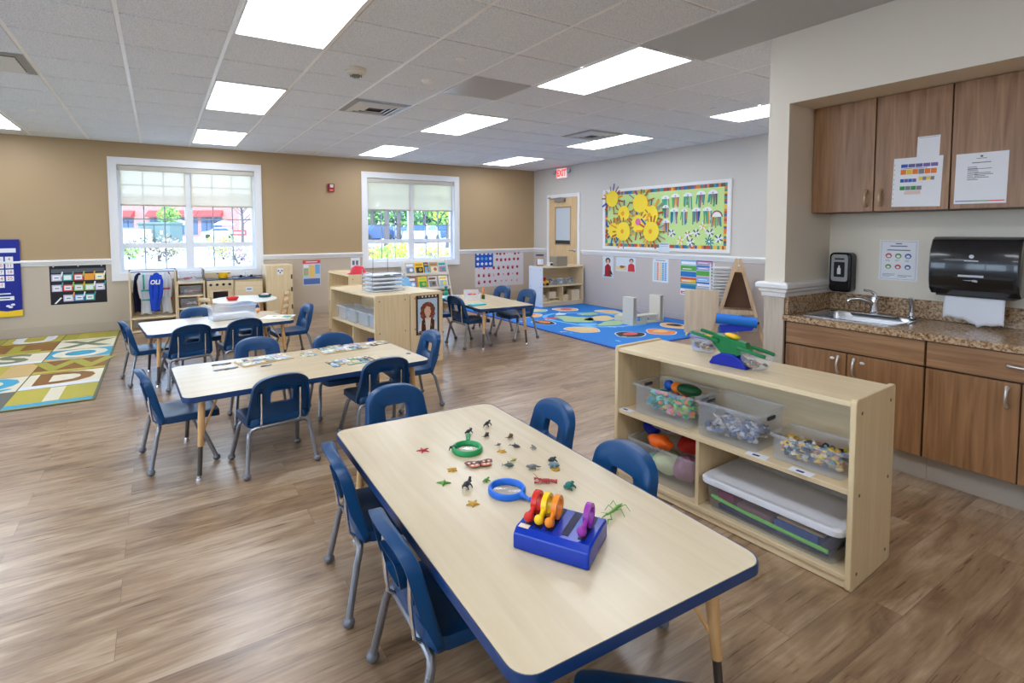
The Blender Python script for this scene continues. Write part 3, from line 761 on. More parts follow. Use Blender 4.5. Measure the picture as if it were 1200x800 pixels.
# ================================================================== CLEAR BINS ON THE TOY SHELF
cp = clear_plastic()
def tub(name, lab, cat, loc, rz, L_, W_, H, taper=.022, r=.03, lip=.010, lid=False, group=None, holes=False, m=None):
    t = thing(name, lab, cat, loc, rz, group); m = m or cp
    def lp(off, z, rr=r): return [(x, y, z) for x, y in rrect(-L_/2+off, L_/2-off, -W_/2+off, W_/2-off, max(.006, rr-off*.5), 5)]
    b = MB(); b.loops([lp(taper+.006, .0), lp(taper, .006), lp(lip+.004, H*.80), lp(lip, H-.012)], 0, True, False)
    b.build('tub', m, t, smooth=45)
    q = MB(); q.loops([lp(lip-.001, H-.013), lp(0, H-.012), lp(0, H-.004), lp(.004, H), lp(lip, H), lp(lip+.003, H-.010)], 0, False, False)
    q.build('rim', m, t, smooth=45)
    if holes:
        for sx in (-1, 1):
            q = MB(); xx = L_/2-lip-.0035; q.prx(rrect(-.035,.035,H*.76,H*.76+.018,.008,4), sx*xx, sx*(xx+.0045)); q.build('grip_slot', mat('slot_shadow', (70,72,78), .6), t, smooth=0)
    if lid:
        q = MB(); q.loops([lp(-.004, H-.012), lp(-.005, H+.010), lp(.0, H+.016), lp(.022, H+.016), lp(.028, H+.010), lp(.04, H+.010)], 0, False, True)
        q.build('lid', mat('lid_white', (226,230,238), 0.35), t, smooth=45)
    return t
def stuff_mix(name, lab, cat, loc, rz, L_, W_, h, n, colors, size, seed, kind='stuff', shapes=('bar','ball','box','ring')):
    rg = random.Random(seed); b = MB()
    for i in range(n):
        z = size*.62+rg.random()*max(0.001, h-size*1.1); gx, gy = max(.005, L_/2-size*.85), max(.005, W_/2-size*.85); x = rg.uniform(-gx, gx); y = rg.uniform(-gy, gy)
        M = Matrix.Translation((x, y, z)) @ Matrix.Rotation(rg.uniform(0, 6.3), 4, Vector((rg.uniform(-.35,.35), rg.uniform(-.35,.35), 1)).normalized())
        k = rg.choice(shapes); s = size*rg.uniform(.6, 1.1); c = rg.randrange(len(colors))
        if k == 'bar': b.box(-s*.8, s*.8, -s*.2, s*.2, -s*.14, s*.14, c, M)
        elif k == 'ball': b.ball((0,0,0), (s*.5, s*.38, s*.34), 8, 5, c, M)
        elif k == 'box': b.box(-s*.4, s*.4, -s*.32, s*.32, -s*.25, s*.25, c, M)
        else: b.torus((0,0,0), s*.36, s*.12, 12, 6, c, M)
    o = b.build(name, colors, loc=loc, rot=(0,0,rz)); return tag(o, lab, cat, None, kind)
def bin_on_toy(u0, u1, v0, v1, z, H, name, lab, cat, **k):
    p = on_toy((u0+u1)/2, (v0+v1)/2, z); return tub(name, lab, cat, p, SH_A, u1-u0, v1-v0, H, **k), p
ms = .4025
t1, p1 = bin_on_toy(.085, .455, .03, .31, ms, .165, 'plastic_bin', 'clear bin of teal, green and orange links at the far end of the toy shelf', 'plastic bin', taper=.012, holes=True)
stuff_mix('linking_toys', 'teal, green and orange linking toys heaped in the far clear bin', 'toys', p1+Vector((0,0,.008)), SH_A, .335, .245, .125, 190, [teal, lime, green, orange, sky, C('coral',(240,120,90)), pink, C('aqua',(130,215,195))], .046, 3)
bl = MB(); bl.ball((.07,.02,.156), (.075,.045,.028), 12, 8, 0); bl.ball((-.0,.02,.152), (.035,.035,.03), 10, 6, 1); bl.ball((-.05,.02,.152), (.03,.03,.03), 10, 6, 2)
tag(bl.build('toy_lumps', [dgreen, orange, blue], loc=p1, rot=(0,0,SH_A)), 'dark green and orange toys on top of the heap in the far clear bin', 'toys', None, 'stuff')
t2, p2 = bin_on_toy(.475, .80, .02, .30, ms, .175, 'plastic_bin', 'tall clear plastic bin of blue-grey pieces in the middle of the toy shelf top', 'plastic bin', taper=.016, holes=True)
stuff_mix('construction_pieces', 'blue-grey construction pieces filling the lower half of the middle clear bin', 'toys', p2+Vector((0,0,.008)), SH_A, .28, .235, .085, 300, [C('slate',(96,108,140)), C('steel_blue',(130,142,170)), ltgrey, C('bone',(206,200,192)), C('stone',(150,134,118))], .034, 4)
t3, p3 = bin_on_toy(.83, 1.135, .045, .255, ms, .115, 'plastic_bin', 'low clear plastic bin of mixed animal figures at the near end of the toy shelf', 'plastic bin', taper=.010)
stuff_mix('animal_figures', 'small mixed animal figures heaped in the low clear bin', 'toys', p3+Vector((0,0,.008)), SH_A, .275, .18, .085, 330, [C('dusk',(70,92,120)), cream, C('bone2',(214,210,200)), C('straw',(226,186,92)), C('clay',(190,130,100)), C('ink_blue',(40,60,90)), C('sea',(110,150,150)), yellow], .030, 5)
t4, p4 = bin_on_toy(.06, .49, .015, .30, .0585, .20, 'plastic_bin', 'clear bin with orange and red bags spilling out, on the bottom of the toy shelf', 'plastic bin', lip=.008)
rg = random.Random(8); b = MB()
def lump(b, c, r, m, seed, amp=.25):
    rr = random.Random(seed); ph = [rr.uniform(0, 6.3) for _ in range(6)]
    def f(u, v):
        a = 2*PI*u; e = PI*(v-.5); k = 1+amp*(math.sin(3*a+ph[0])*math.cos(2*e+ph[1])+.6*math.sin(5*a+ph[2]+3*e))*.5*math.cos(e)
        return (c[0]+r[0]*k*math.cos(a)*math.cos(e), c[1]+r[1]*k*math.sin(a)*math.cos(e), c[2]+r[2]*k*math.sin(e))
    b.grid(f, 28, 14, m)
lump(b, (-.02,-.005,.085), (.085,.088,.062), 0, 1); lump(b, (.09,-.005,.09), (.065,.085,.065), 1, 2); lump(b, (-.115,-.005,.06), (.045,.085,.042), 2, 3)
tag(b.build('soft_toys', [C('pale_lime',(214,226,176)), mauve, C('mint',(110,205,180))], loc=p4, rot=(0,0,SH_A)), 'pale green, mauve and mint things inside the bottom clear bin', 'toys', None, 'stuff')
b = MB(); lump(b, (.10,.03,.214), (.068,.085,.046), 0, 4, .3)
tag(b.build('red_bag', C('deep_red',(176,30,18)), loc=p4, rot=(0,0,SH_A)), 'deep red net bag heaped on the bottom clear bin', 'bag')
b = MB(); lump(b, (-.035,-.07,.208), (.075,.044,.036), 0, 5, .3)
tag(b.build('orange_bag', C('bright_orange',(240,104,20)), loc=p4, rot=(0,0,SH_A)), 'bright orange bag over the rim of the bottom clear bin', 'bag')
b = MB(); lump(b, (-.02,.015,.276), (.115,.085,.018), 0, 6, .4)
tag(b.build('clear_bag', mat('film_lilac', (206,196,222), 0.25, alpha=.62), loc=p4, rot=(0,0,SH_A)), 'crumpled see-through lilac bag on top of the red and orange bags', 'bag')
b = MB(); b.lathe([(.0,-.03),(.045,-.03),(.052,-.02),(.052,.02),(.044,.032),(.0,.034)], (0,0,0), 20, 0, Matrix.Translation((-.166,.035,.236)) @ Matrix.Rotation(.9,4,'X') @ Matrix.Rotation(.4,4,'Y'))
tag(b.build('round_lid', mat('royal_blue_plastic', (8,34,160), 0.3), loc=p4, rot=(0,0,SH_A)), 'round royal blue lid on the bottom clear bin, under the shelf board', 'lid')
t5, p5 = bin_on_toy(.54, 1.145, .0, .355, .0585, .150, 'storage_box', 'long clear storage box with a white lid on the bottom of the toy shelf', 'storage box', lid=True, r=.04, taper=.03)
b = MB()
b.box(-.24,.24,-.125,.12,.010,.030,0); b.box(.02,.20,-.12,.0,.031,.075,1); b.box(-.15,.0,-.12,.05,.031,.07,2); b.box(-.25,-.17,-.11,.0,.031,.09,3); b.box(.03,.22,-.118,-.05,.076,.088,4)
tag(b.build('flat_toys', [navy, blue, C('dusty_rose',(170,120,130)), C('magenta',(170,40,110)), C('sand_pale',(196,170,150))], loc=p5+Vector((0,0,.004)), rot=(0,0,SH_A), smooth=0, bevel=.004), 'blue, navy and magenta things packed inside the long lidded box', 'toys', None, 'stuff')
b = MB(); b.tube([(-.262,-.142,.065),(-.10,-.142,.052),(.10,-.142,.046),(.245,-.138,.040)], .0085, 10)
tag(b.build('green_tube', mat('lime_tube', (126,214,96), 0.35), loc=p5+Vector((0,0,.004)), rot=(0,0,SH_A)), 'bright lime green tube lying along the front inside the lidded box', 'tube')
# shelf labels
def shelf_tag(u, v, z, lab, dark_len=.03, ang=0):
    p = on_toy(u, v, z); b = MB(); b.box(-.045,.045,-.025,.025,0,.0008,0); b.box(-.018,-.018+dark_len,-.010,.006,.0009,.0013,1)
    tag(b.build('picture_tag', [paper, navy], loc=p, rot=(0,0,SH_A+ang), smooth=0), lab, 'picture tag')
shelf_tag(.055, .03, ms, 'white picture tag on the toy shelf beside the bin of links')
shelf_tag(.795, .01+.02, ms, 'white picture tag on the toy shelf between the middle and low bins', ang=.1)
shelf_tag(.985, .022, ms, 'white picture tag under the front of the low bin of animal figures')

# ------------------------------------------------------------------ bucket balance on the toy shelf
pb = on_z(856, 428, .7525)
t = thing('bucket_balance', 'green toy bucket balance with clear buckets on top of the toy shelf', 'balance scale', (pb.x,pb.y,.7525), SH_A+.05)
royal = mat('royal_blue_plastic', (8,34,160), 0.3); pgreen = mat('green_plastic', (16,120,62), 0.35); pyel = mat('yellow_plastic', (246,196,30), 0.4)
b = MB(); b.pry([(-.095,0),(.095,0),(.075,.035),(.03,.062),(-.03,.062),(-.075,.035)], -.035, .035); b.build('base', royal, t, smooth=0, bevel=.006)
TL = Matrix.Translation((0,0,.106)) @ Matrix.Rotation(R(10),4,'Y')
b = MB(); b.pry([(-.075,.03),(.075,.03),(.10,-.005),(.03,-.055),(-.03,-.055),(-.10,-.005)], -.022, .022, M=TL)
for s in (-1,1):
    for y in (-.048,.048):
        b.tube([(s*.05,y*.6,.0),(s*.09,y,.006),(s*.165,y,.006),(s*.185,y*.85,.006)], .0095, 8, M=TL)
b.build('beam', pgreen, t, smooth=40, bevel=.003)
b = MB(); b.ball((0,0,0),(.038,.02,.012),14,8,M=TL@Matrix.Translation((.0,0,.04))); b.build('pointer_cap', pyel, t)
for s, nm in ((-1,'bucket'),(1,'bucket')):
    M = TL @ Matrix.Translation((s*.132,0,-.004))
    b = MB(); ls = [[(x, y, z) for x, y in rrect(-a,a,-c,c,.02,4)] for a, c, z in ((.030,.025,-.070),(.046,.042,-.060),(.058,.054,-.03),(.064,.060,.004),(.069,.064,.008))]
    b.loops(ls, 0, True, False, M); o = b.build('bucket', cp, t, smooth=45)
    q = MB(); rr = random.Random(20+s)
    for i in range(26): q.ball((rr.uniform(-.035,.035), rr.uniform(-.028,.028), rr.uniform(-.062,-.04)), (.012,.009,.008), 7, 5, i % 4, M)
    q.build('pebble_fill', [C('gravel_a',(120,118,104)), C('gravel_b',(205,200,188)), C('gravel_c',(90,86,76)), C('gravel_d',(190,150,110))], o)
# clear box with blue-and-yellow lid standing behind the balance
pq = on_toy(.355, .30, .7525)
t = tub('counter_box', 'small clear box with a blue and yellow lid behind the green balance', 'box', pq, SH_A+.1, .12, .085, .075, taper=.008, r=.012, lip=.004)
b = MB(); b.box(-.06,.06,-.042,.042,.0755,.083); b.build('lid', royal, t, smooth=0, bevel=.003)
b = MB(); b.ball((.02,0,.089),(.035,.022,.008),14,6); b.build('lid_grip', pyel, t)
b = MB(); b.box(-.045,.02,-.0465,-.0455,.02,.06); b.build('sticker', C('sticker_lilac',(150,160,210)), t, smooth=0)

# ================================================================== KITCHEN CORNER
wal_v = wood('walnut_laminate_upright', (130,90,56), (172,130,90), 'Z', 1.1, 0.36, stretch=16, contrast=(.28,.72))
wal_h = wood('walnut_laminate_flat', (138,98,63), (178,136,96), 'Y', 1.1, 0.36, stretch=16, contrast=(.28,.72))
wal_e = mat('walnut_edge_dark', (74,50,34), 0.5)
kick = mat('kick_board', (176,168,156), 0.5)
brn = mat('satin_nickel', (214,213,210), 0.3, 0.85)
def pull_v(parent, x, y, z, h=.10, d=1, m=None):
    b = MB(); pts = []
    for i in range(9):
        f = i/8; pts.append((x-.004-.026*math.sin(PI*f)**.7, y, z-h/2+h*f))
    b.tube(pts, [.010,.0075,.0065,.0065,.0065,.0065,.0065,.0075,.011], 10); return b.build('handle', m or brn, parent)
def pull_h(parent, x, y, z, w_=.10):
    b = MB(); pts = [(x-.004-.026*math.sin(PI*i/8)**.7, y-w_/2+w_*i/8, z) for i in range(9)]
    b.tube(pts, [.011,.0075,.0065,.0065,.0065,.0065,.0065,.0075,.011], 10); return b.build('handle', brn, parent)
FX = 3.735
def base_cab(y1, y0, lab, doors, false_front=None, drawer=None):
    """y1 far end, y0 near end"""
    t = thing('base_cabinet', lab, 'cabinet', (FX+.27, (y0+y1)/2, 0), 0, None); cx, cy = FX+.27, (y0+y1)/2
    x0 = FX-cx+.021; x1 = XB-.004-cx
    b = MB(); yy0, yy1 = y0-cy, y1-cy
    b.box(x0, x1, yy0+.002, yy0+.018, .145, .795); b.box(x0, x1, yy1-.018, yy1-.002, .145, .795); b.box(x0, x1, yy0+.018, yy1-.018, .145, .160); b.box(x1-.01, x1, yy0+.018, yy1-.018, .16, .795)
    b.box(x0, x0+.018, yy0+.018, yy1-.018, .775, .795); b.box(x0, x0+.012, yy0+.018, yy1-.018, .16, .775)
    b.build('body', wal_e, t, smooth=0)
    MB().box(x0+.06, x0+.075, yy0, yy1, .0, .1445).build('kick_board', kick, t, smooth=0)
    for d0, d1, hs in doors:
        o = MB().box(x0-.021, x0-.0015, d0-cy, d1-cy, .152, .650).build('door', wal_v, t, smooth=0, bevel=.0015)
        pull_v(o, x0-.021, hs-cy, .577)
        
    if false_front: MB().box(x0-.021, x0-.0015, false_front[0]-cy, false_front[1]-cy, .660, .797).build('false_drawer_front', wal_h, t, smooth=0, bevel=.0015)
    if drawer:
        o = MB().box(x0-.021, x0-.0015, drawer[0]-cy, drawer[1]-cy, .660, .797).build('drawer', wal_h, t, smooth=0, bevel=.0015)
        pull_h(o, x0-.021, drawer[2]-cy, .735)
    return t
c1 = base_cab(YN-.004, -2.650, 'walnut sink cabinet with two doors under the steel sink', [(-2.262,-1.896,-2.222),(-2.646,-2.268,-2.308)], (-2.646,-1.896))
for yy in (-2.185, -2.350):
    b = MB(); b.ball((FX-.0035-(FX+.27), yy-(YN-.004-2.650)/2, .610), (.004,.014,.009), 12, 8); b.build('child_lock', white, c1)
base_cab(-2.652, -3.42, 'walnut cabinet with a drawer beside the sink cabinet, cut by the picture edge', [(-3.030,-2.656,-2.985),(-3.416,-3.036,-3.080)], None, (-3.416,-2.656,-3.035))
base_cab(-3.422, -4.19, 'walnut cabinet at the unseen end of the sink counter', [(-3.80,-3.426,-3.76),(-4.186,-3.806,-3.85)], None, (-4.186,-3.426,-3.80))
tag(MB().box(FX+.002, FX+.022, YN-.0035, YN-.0005, .0, .80).build('filler_strip', wal_e, smooth=0), 'narrow dark brown filler strip between the pillar and the sink cabinet', 'filler strip')
# worktop
gm = bpy.data.materials.new('granite_laminate'); gm.use_nodes = True
nt = gm.node_tree; bs = nt.nodes['Principled BSDF']
tc = nt.nodes.new('ShaderNodeTexCoord'); n1 = nt.nodes.new('ShaderNodeTexNoise'); n1.inputs['Scale'].default_value = 58; n1.inputs['Detail'].default_value = 6; n1.inputs['Roughness'].default_value = .7
vo = nt.nodes.new('ShaderNodeTexVoronoi'); vo.inputs['Scale'].default_value = 85
rp = nt.nodes.new('ShaderNodeValToRGB'); e = rp.color_ramp.elements
e[0].position = .34; e[0].color = srgb((46,30,20))+(1,); e[1].position = .70; e[1].color = srgb((200,172,138))+(1,)
x = e.new(.46); x.color = srgb((104,74,48))+(1,); x = e.new(.57); x.color = srgb((152,118,84))+(1,)
ad = nt.nodes.new('ShaderNodeMath'); ad.operation = 'MULTIPLY_ADD'; ad.inputs[1].default_value = .22
nt.links.new(tc.outputs['Object'], n1.inputs['Vector']); nt.links.new(tc.outputs['Object'], vo.inputs['Vector'])
nt.links.new(vo.outputs['Distance'], ad.inputs[0]); nt.links.new(n1.outputs['Fac'], ad.inputs[2]); nt.links.new(ad.outputs[0], rp.inputs['Fac'])
nt.links.new(rp.outputs['Color'], bs.inputs['Base Color']); bs.inputs['Roughness'].default_value = .22
CT = .845
wt = thing('worktop', 'speckled brown granite-look worktop with the steel sink set in it', 'worktop', (XB, -3.04, CT))
sx0, sx1, sy0, sy1 = 3.80, 4.20, -2.47, -1.955     # sink cutout
b = MB(); k0, k1 = FX-.035-XB, -.0015; e0, e1 = -4.19+3.04, YN-.002+3.04
b.box(k0, sx0-XB, e0, e1, -.038, 0); b.box(sx1-XB, k1, e0, e1, -.038, 0); b.box(sx0-XB, sx1-XB, e0, sy0+3.04, -.038, 0); b.box(sx0-XB, sx1-XB, sy1+3.04, e1, -.038, 0)
b.build('counter_slab', gm, wt, smooth=0)
MB().box(-.020, k1, e0, e1-.0205, .0005, .118).build('backsplash', gm, wt, smooth=0, bevel=.003)
MB().box(k0+.03, k1, e1-.020, e1, .0005, .118).build('side_splash', gm, wt, smooth=0, bevel=.003)
# sink
ss = mat('sink_steel', (196,198,202), 0.24, 0.9)
sk = thing('sink', 'rectangular stainless steel sink set into the speckled worktop', 'sink', ((sx0+sx1)/2, (sy0+sy1)/2, CT+.0006))
def rl(off, z, r=.05): return [(x, y, z) for x, y in rrect(-.2+off, .2-off, -.2575+off, .2575-off, r, 5)]
b = MB(); hx, hy = .2, .2575
b.loops([rl(-.018,.0), rl(-.018,.003), rl(-.006,.006), rl(.004,.004), rl(.012,-.01), rl(.022,-.14), rl(.05,-.158), rl(.12,-.162)], 0, False, True); b.build('basin', ss, sk, smooth=45)
# faucet deck at the back
b = MB(); b.box(.125,.205,-.14,.14,.0062,.011); b.build('faucet_deck', ss, sk, smooth=0, bevel=.003)
fc = on_z(1037, 361, CT)
fa = thing('faucet', 'chrome faucet with a lever handle at the back of the steel sink', 'faucet', (4.175, -2.225, CT+.013))
b = MB(); b.lathe([(.030,0),(.030,.008),(.025,.014),(.022,.07),(.024,.092),(.018,.108)], n=18); b.tube([(0,0,.05),(-.03,.02,.080),(-.06,.06,.096),(-.09,.10,.092),(-.10,.115,.075)], [.016,.016,.015,.014,.015], 12); b.build('spout', chrome, fa)
b = MB(); b.tube([(0,0,.105),(.002,-.002,.128),(-.01,.015,.146),(-.03,.05,.152)], [.014,.012,.009,.009], 10); b.build('lever', chrome, fa)
fs = thing('side_sprayer', 'slim chrome side sprayer to the right of the faucet', 'sprayer', (4.185, -2.425, CT+.0075))
b = MB(); b.lathe([(.024,0),(.024,.008),(.017,.014),(.016,.035)], n=16); b.build('holder', chrome, fs)
b = MB(); b.tube([(0,0,.035),(0,0,.085),(-.006,0,.105),(-.022,0,.118),(-.034,0,.114)], [.013,.015,.018,.018,.015], 12); b.build('spray_head', chrome, fs)
# upper cabinets
UX = 4.022
def upper(y1, y0, lab, hs, m=None):
    t = thing('wall_cabinet', lab, 'cabinet', (UX+.14, (y0+y1)/2, 1.522)); cx, cy = UX+.14, (y0+y1)/2
    MB().box(UX+.021-cx, XB-.002-cx, y0+.001-cy, y1-.001-cy, 0, .712).build('body', wal_e, t, smooth=0)
    o = MB().box(UX-cx, UX+.0195-cx, y0+.0025-cy, y1-.0025-cy, .003, .710).build('door', wal_v, t, smooth=0, bevel=.0015)
    if hs is not None: pull_v(o, UX-cx, hs-cy, .085, .10, m=mat('brass_nickel', (206,186,150), .3, .85))
    return t
upper(YN-.003, -2.259, 'walnut wall cabinet nearest the pillar, its door bare of papers', -2.222)
upper(-2.261, -2.634, 'middle walnut wall cabinet with a colour chart taped to its door', -2.300)
upper(-2.636, -3.03, 'walnut wall cabinet at the picture edge with a printed list on its door', None)
upper(-3.032, -3.42, 'walnut wall cabinet past the picture edge over the worktop', None)
# papers on the cabinet doors
def sheet(name, lab, cat, c, w_, h, axis, marks, mats, rot=0, th=.0009, base=None, back=.0003):
    """flat sheet; axis 'x-' faces -X (width along -Y), 'y-' faces -Y (width along +X). marks: (u0,u1,v0,v1,mi) in 0..1"""
    b = MB()
    if axis == 'x-': f = lambda u, v, d: (-d, -(u-.5)*w_, (v-.5)*h)
    else: f = lambda u, v, d: ((u-.5)*w_, -d, (v-.5)*h)
    def slab(u0, u1, v0, v1, d0, d1, m):
        vs = [f(u0,v0,d0),f(u1,v0,d0),f(u1,v1,d0),f(u0,v1,d0),f(u0,v0,d1),f(u1,v0,d1),f(u1,v1,d1),f(u0,v1,d1)]
        b.add(vs, [(3,2,1,0),(4,5,6,7),(0,1,5,4),(1,2,6,5),(2,3,7,6),(3,0,4,7)], m)
    slab(0,1,0,1,back,th,0)
    for i, k in enumerate(marks):
        if len(k) == 5: slab(k[0],k[1],k[2],k[3],th,th+.0003+.00002*(i % 7),k[4])
        elif k[0] == 'disc':
            _, u, v, ru, rv, mi = k
            pts = [f(u+ru*math.cos(2*PI*a/12), v+rv*math.sin(2*PI*a/12), th+.0005+.00003*(i % 9)) for a in range(12)]
            b.add(pts, [tuple(range(12))], mi)
        elif k[0] == 'poly':
            pts = [f(u, v, th+.0006+.00003*(i % 9)) for u, v in k[1]]; b.add(pts, [tuple(range(len(pts)))], k[2])
        elif k[0] == 'text':
            _, s, u, v, size, mi = k
            text_mb(b, s, size, lambda A, B: (lambda q: q)(f(u+A/w_, v+B/h, th+.0009)), mi)
    return tag(b.build(name, [base or paper]+mats, loc=c, rot=((rot,0,0) if axis == 'x-' else (0,rot,0)), smooth=0, fix=False), lab, cat)
def lines(u0, u1, v0, v1, n, mi, rg, fill=.5):
    out = []
    for i in range(n):
        v = v1-(v1-v0)*(i+.5)/n; d = (v1-v0)/n*fill/2; out.append((u0, u0+(u1-u0)*rg.uniform(.5,1), v-d, v+d, mi))
    return out
rg = random.Random(5)
def band(u0, u1, v0, v1, cols, n):
    return [(u0+(u1-u0)*i/n, u0+(u1-u0)*(i+.92)/n, v0, v1, cols[i % len(cols)]) for i in range(n)]
mk = band(.16,.92,.80,.87,[1,2,2,3,3],5)+band(.16,.90,.66,.76,[4,5,4,6,4,4],6)+band(.16,.50,.50,.57,[1,2],4)+band(.54,.86,.53,.60,[5,6],4)+band(.16,.62,.34,.42,[7,6],4)+band(.26,.62,.25,.33,[8],1)+[(.16,.7,.775,.785,3)]
mk += [(.02,.03,.05+.1*i,.08+.1*i,6) for i in range(9)]
sheet('schedule_sheet', 'white sheet with rows of coloured bars taped on the middle wall cabinet', 'paper', (UX-.0002, (-2.360-2.597)/2, 1.692), .238, .292, 'x-', mk, [blue, C('slate_violet',(100,96,150)), C('violet',(120,100,170)), orange, yellow, grey, green, C('blush',(230,205,196))], R(1.2))
sheet('blank_note', 'small blank white note above the colour chart on the middle wall cabinet', 'note', (UX-.0002, -2.529, 1.896), .107, .118, 'x-', [(.05,.95,.93,.96,1)], [ltgrey], R(1))
mk = [('disc',.5,.93,.03,.02,1),(.40,.60,.885,.895,1),(.32,.68,.80,.815,1)]+lines(.24,.46,.46,.74,9,1,rg,.35)+lines(.38,.75,.50,.62,4,1,rg,.4)+[(.24,.7,.68,.69,1)]+[(.03,.35,.045,.062,2),(.35,.67,.045,.062,3),(.67,.97,.045,.062,4)]
sheet('allergy_list', 'white printed list with a blue, green and red stripe on a wall cabinet', 'paper', (UX-.0002, -2.766, 1.690), .218, .278, 'x-', mk, [C('print_grey',(92,92,104)), blue, green, red], R(.6))
mk = [(.05,.95,.96,.965,1),(.05,.95,.035,.04,1),(.05,.055,.035,.965,1),(.945,.95,.035,.965,1),(.42,.58,.90,.925,1),(.28,.72,.84,.865,1),(.2,.8,.74,.765,1)]
for i in range(3):
    mk += [('disc',.25+.25*i,.61,.085,.065,2+i),('disc',.25+.25*i,.60,.05,.035,0),('disc',.25+.25*i,.34,.08,.06,[3,2,4][i]),('disc',.25+.25*i,.33,.045,.03,0)]
    mk += lines(.17+.25*i,.33+.25*i,.47,.52,2,1,rg,.3)
mk += lines(.1,.45,.08,.17,3,1,rg,.3)+lines(.5,.9,.08,.15,2,1,rg,.3)
sheet('handwashing_notice', 'white notice with six small pictures in two rows above the faucet', 'notice', (XB-.0004, -2.302, 1.207), .213, .265, 'x-', mk, [C('print_blue_grey',(110,120,150)), C('brick_print',(200,70,60)), C('moss_print',(110,150,80)), C('blue_print',(70,110,180))], R(.4))
# soap dispenser
t = thing('soap_dispenser', 'black and silver soap dispenser on the wall beside the pillar', 'soap dispenser', (XB-.0004, -1.994, .975))
bk = mat('dispenser_black', (18,18,20), 0.25); sv = mat('dispenser_silver', (168,168,170), 0.3, 0.5)
MB().prx(rrect(-.070,.070,0,.275,.03,5), -.085, 0).build('housing', bk, t, smooth=40, bevel=.012, seg=3)
MB().prx(rrect(-.052,.052,.075,.262,.02,5), -.0925, -.0855).build('face_plate', sv, t, smooth=40)
MB().prx(rrect(-.034,.034,.105,.210,.006,3), -.0942, -.0928).build('window', mat('dispenser_window', (30,32,38), .15), t, smooth=0)
q = MB(); q.prx([(-.010,.125),(.012,.125),(.012,.165),(.005,.172),(.005,.185),(-.004,.185),(-.004,.172),(-.010,.165)], -.0952, -.0944); q.build('bottle_mark', white, t, smooth=0)
q = MB(); q.prx([(-.030,.226),(.030,.226),(.030,.236),(-.030,.236)], -.0935, -.0928); q.build('wordmark', bk, t, smooth=0)
# paper towel dispenser
t = thing('towel_dispenser', 'big black paper towel dispenser on the wall, right of the notice', 'towel dispenser', (XB-.0004, -2.728, 1.03))
b = MB()
prof = [(0,0),(-.17,.0),(-.205,.03),(-.22,.08),(-.222,.17),(-.21,.26),(-.18,.318),(-.14,.335),(0,.335)]
def pp(y, s): return [(x*s if x < 0 else 0, y, .167+(z-.167)*(.94+.06*s)) for x, z in prof]
b.loops([pp(-.197,.93), pp(-.190,.985), pp(-.170,1), pp(.170,1), pp(.190,.985), pp(.197,.93)]); b.build('cover', mat('dispenser_gloss_black', (14,16,22), .2, coat=.4), t, smooth=30)
MB().box(-.165,-.01,-.17,.17,-.012,-.0005).build('throat', mat('throat_black', (10,10,12), .5), t, smooth=0)
q = MB()
q.prx(circ(.0,.225,.011,14), -.2215, -.2195); q.prx([(-.03,.197),(.03,.197),(.03,.203),(-.03,.203)], -.2225, -.2205); q.prx([(-.055,.108),(.055,.108),(.055,.120),(-.055,.120)], -.2240, -.2215); q.prx([(-.03,.080),(-.01,.083),(.0,.090),(-.02,.094),(-.03,.09)], -.2235, -.2210); q.prx([(.0,.086),(.035,.088),(.0,.091)], -.2235,-.2210)
q.build('emblem', C('print_silver',(190,196,206)), t, smooth=0)
q = MB(); rr = random.Random(3); n = 24
top = []; 
def tow(u, v):
    y = .134-.268*u; zb = -.165+ (.018 if u < .55 else -.006)+.006*math.sin(u*21)+(.012*math.sin(u*9))
    z = .006+(zb-.006)*v
    return (-.150-.012*math.sin(v*2.2), y, z)
q.grid(tow, n, 8); q.build('towel', mat('towel_paper', (226,230,238), .8), t, solid=.002)
# ================================================================== RUGS
def rug_mb(x0, x1, y0, y1, h, mb): mb.box(x0, x1, y0, y1, .0005, h, 0)
RH = .008
rug = MB(); rug_mb(-3.36, -.33, 1.62, 5.30, RH, rug)
rcols = [C('rug_edge_olive',(100,100,62)), C('rug_olive',(168,160,60)), C('rug_brown',(140,94,36)), C('rug_cream',(226,216,186)), C('rug_aqua',(58,160,190)), C('rug_sage',(120,128,96)), C('rug_tan',(206,172,110)), C('rug_grey',(104,102,92)), C('rug_white',(222,224,226)), C('rug_gold',(186,172,64))]
cells = [[(9,3,'I',4),(3,2,'D',8),(2,1,'W',9),(4,3,'O',6),(3,5,'X',3),(1,9,'E',3)],
         [(7,4,'P',8),(3,4,'Q',3),(6,9,'J',6),(3,5,'S',8),(2,1,'L',9),(9,8,'U',2)],
         [(4,8,'A',6),(9,2,'T',1),(3,7,'N',4),(4,6,'C',3),(6,2,'E',9),(1,3,'K',6)],
         [(2,9,'M',3),(1,4,'F',9),(6,2,'R',3),(9,4,'B',1),(3,2,'G',6),(7,3,'Z',8)],
         [(3,5,'Y',3),(4,8,'V',3),(9,2,'H',1),(2,3,'I',6),(1,4,'O',3),(3,7,'S',5)]]
for i, col in enumerate(cells):
    for j, (bgc, fgc, ch, st) in enumerate(col):
        x1 = -.345-.60*i; x0 = x1-.60; y0 = 1.64+.608*j; y1 = y0+.608
        rug.add([(x0+.006,y0+.006,RH+.0002),(x1-.006,y0+.006,RH+.0002),(x1-.006,y1-.006,RH+.0002),(x0+.006,y1-.006,RH+.0002)], [(0,1,2,3)], bgc)
        rug.add([(x0+.006,y0+.02,RH+.0004),(x1-.006,y0+.02,RH+.0004),(x1-.006,y0+.10,RH+.0004),(x0+.006,y0+.13,RH+.0004)], [(0,1,2,3)], st)
        xc, yc = (x0+x1)/2, (y0+y1)/2+.03
        text_mb(rug, ch, .62, lambda a, b: (xc+a*1.05, yc+b, RH+.0008), fgc, bold=.022)
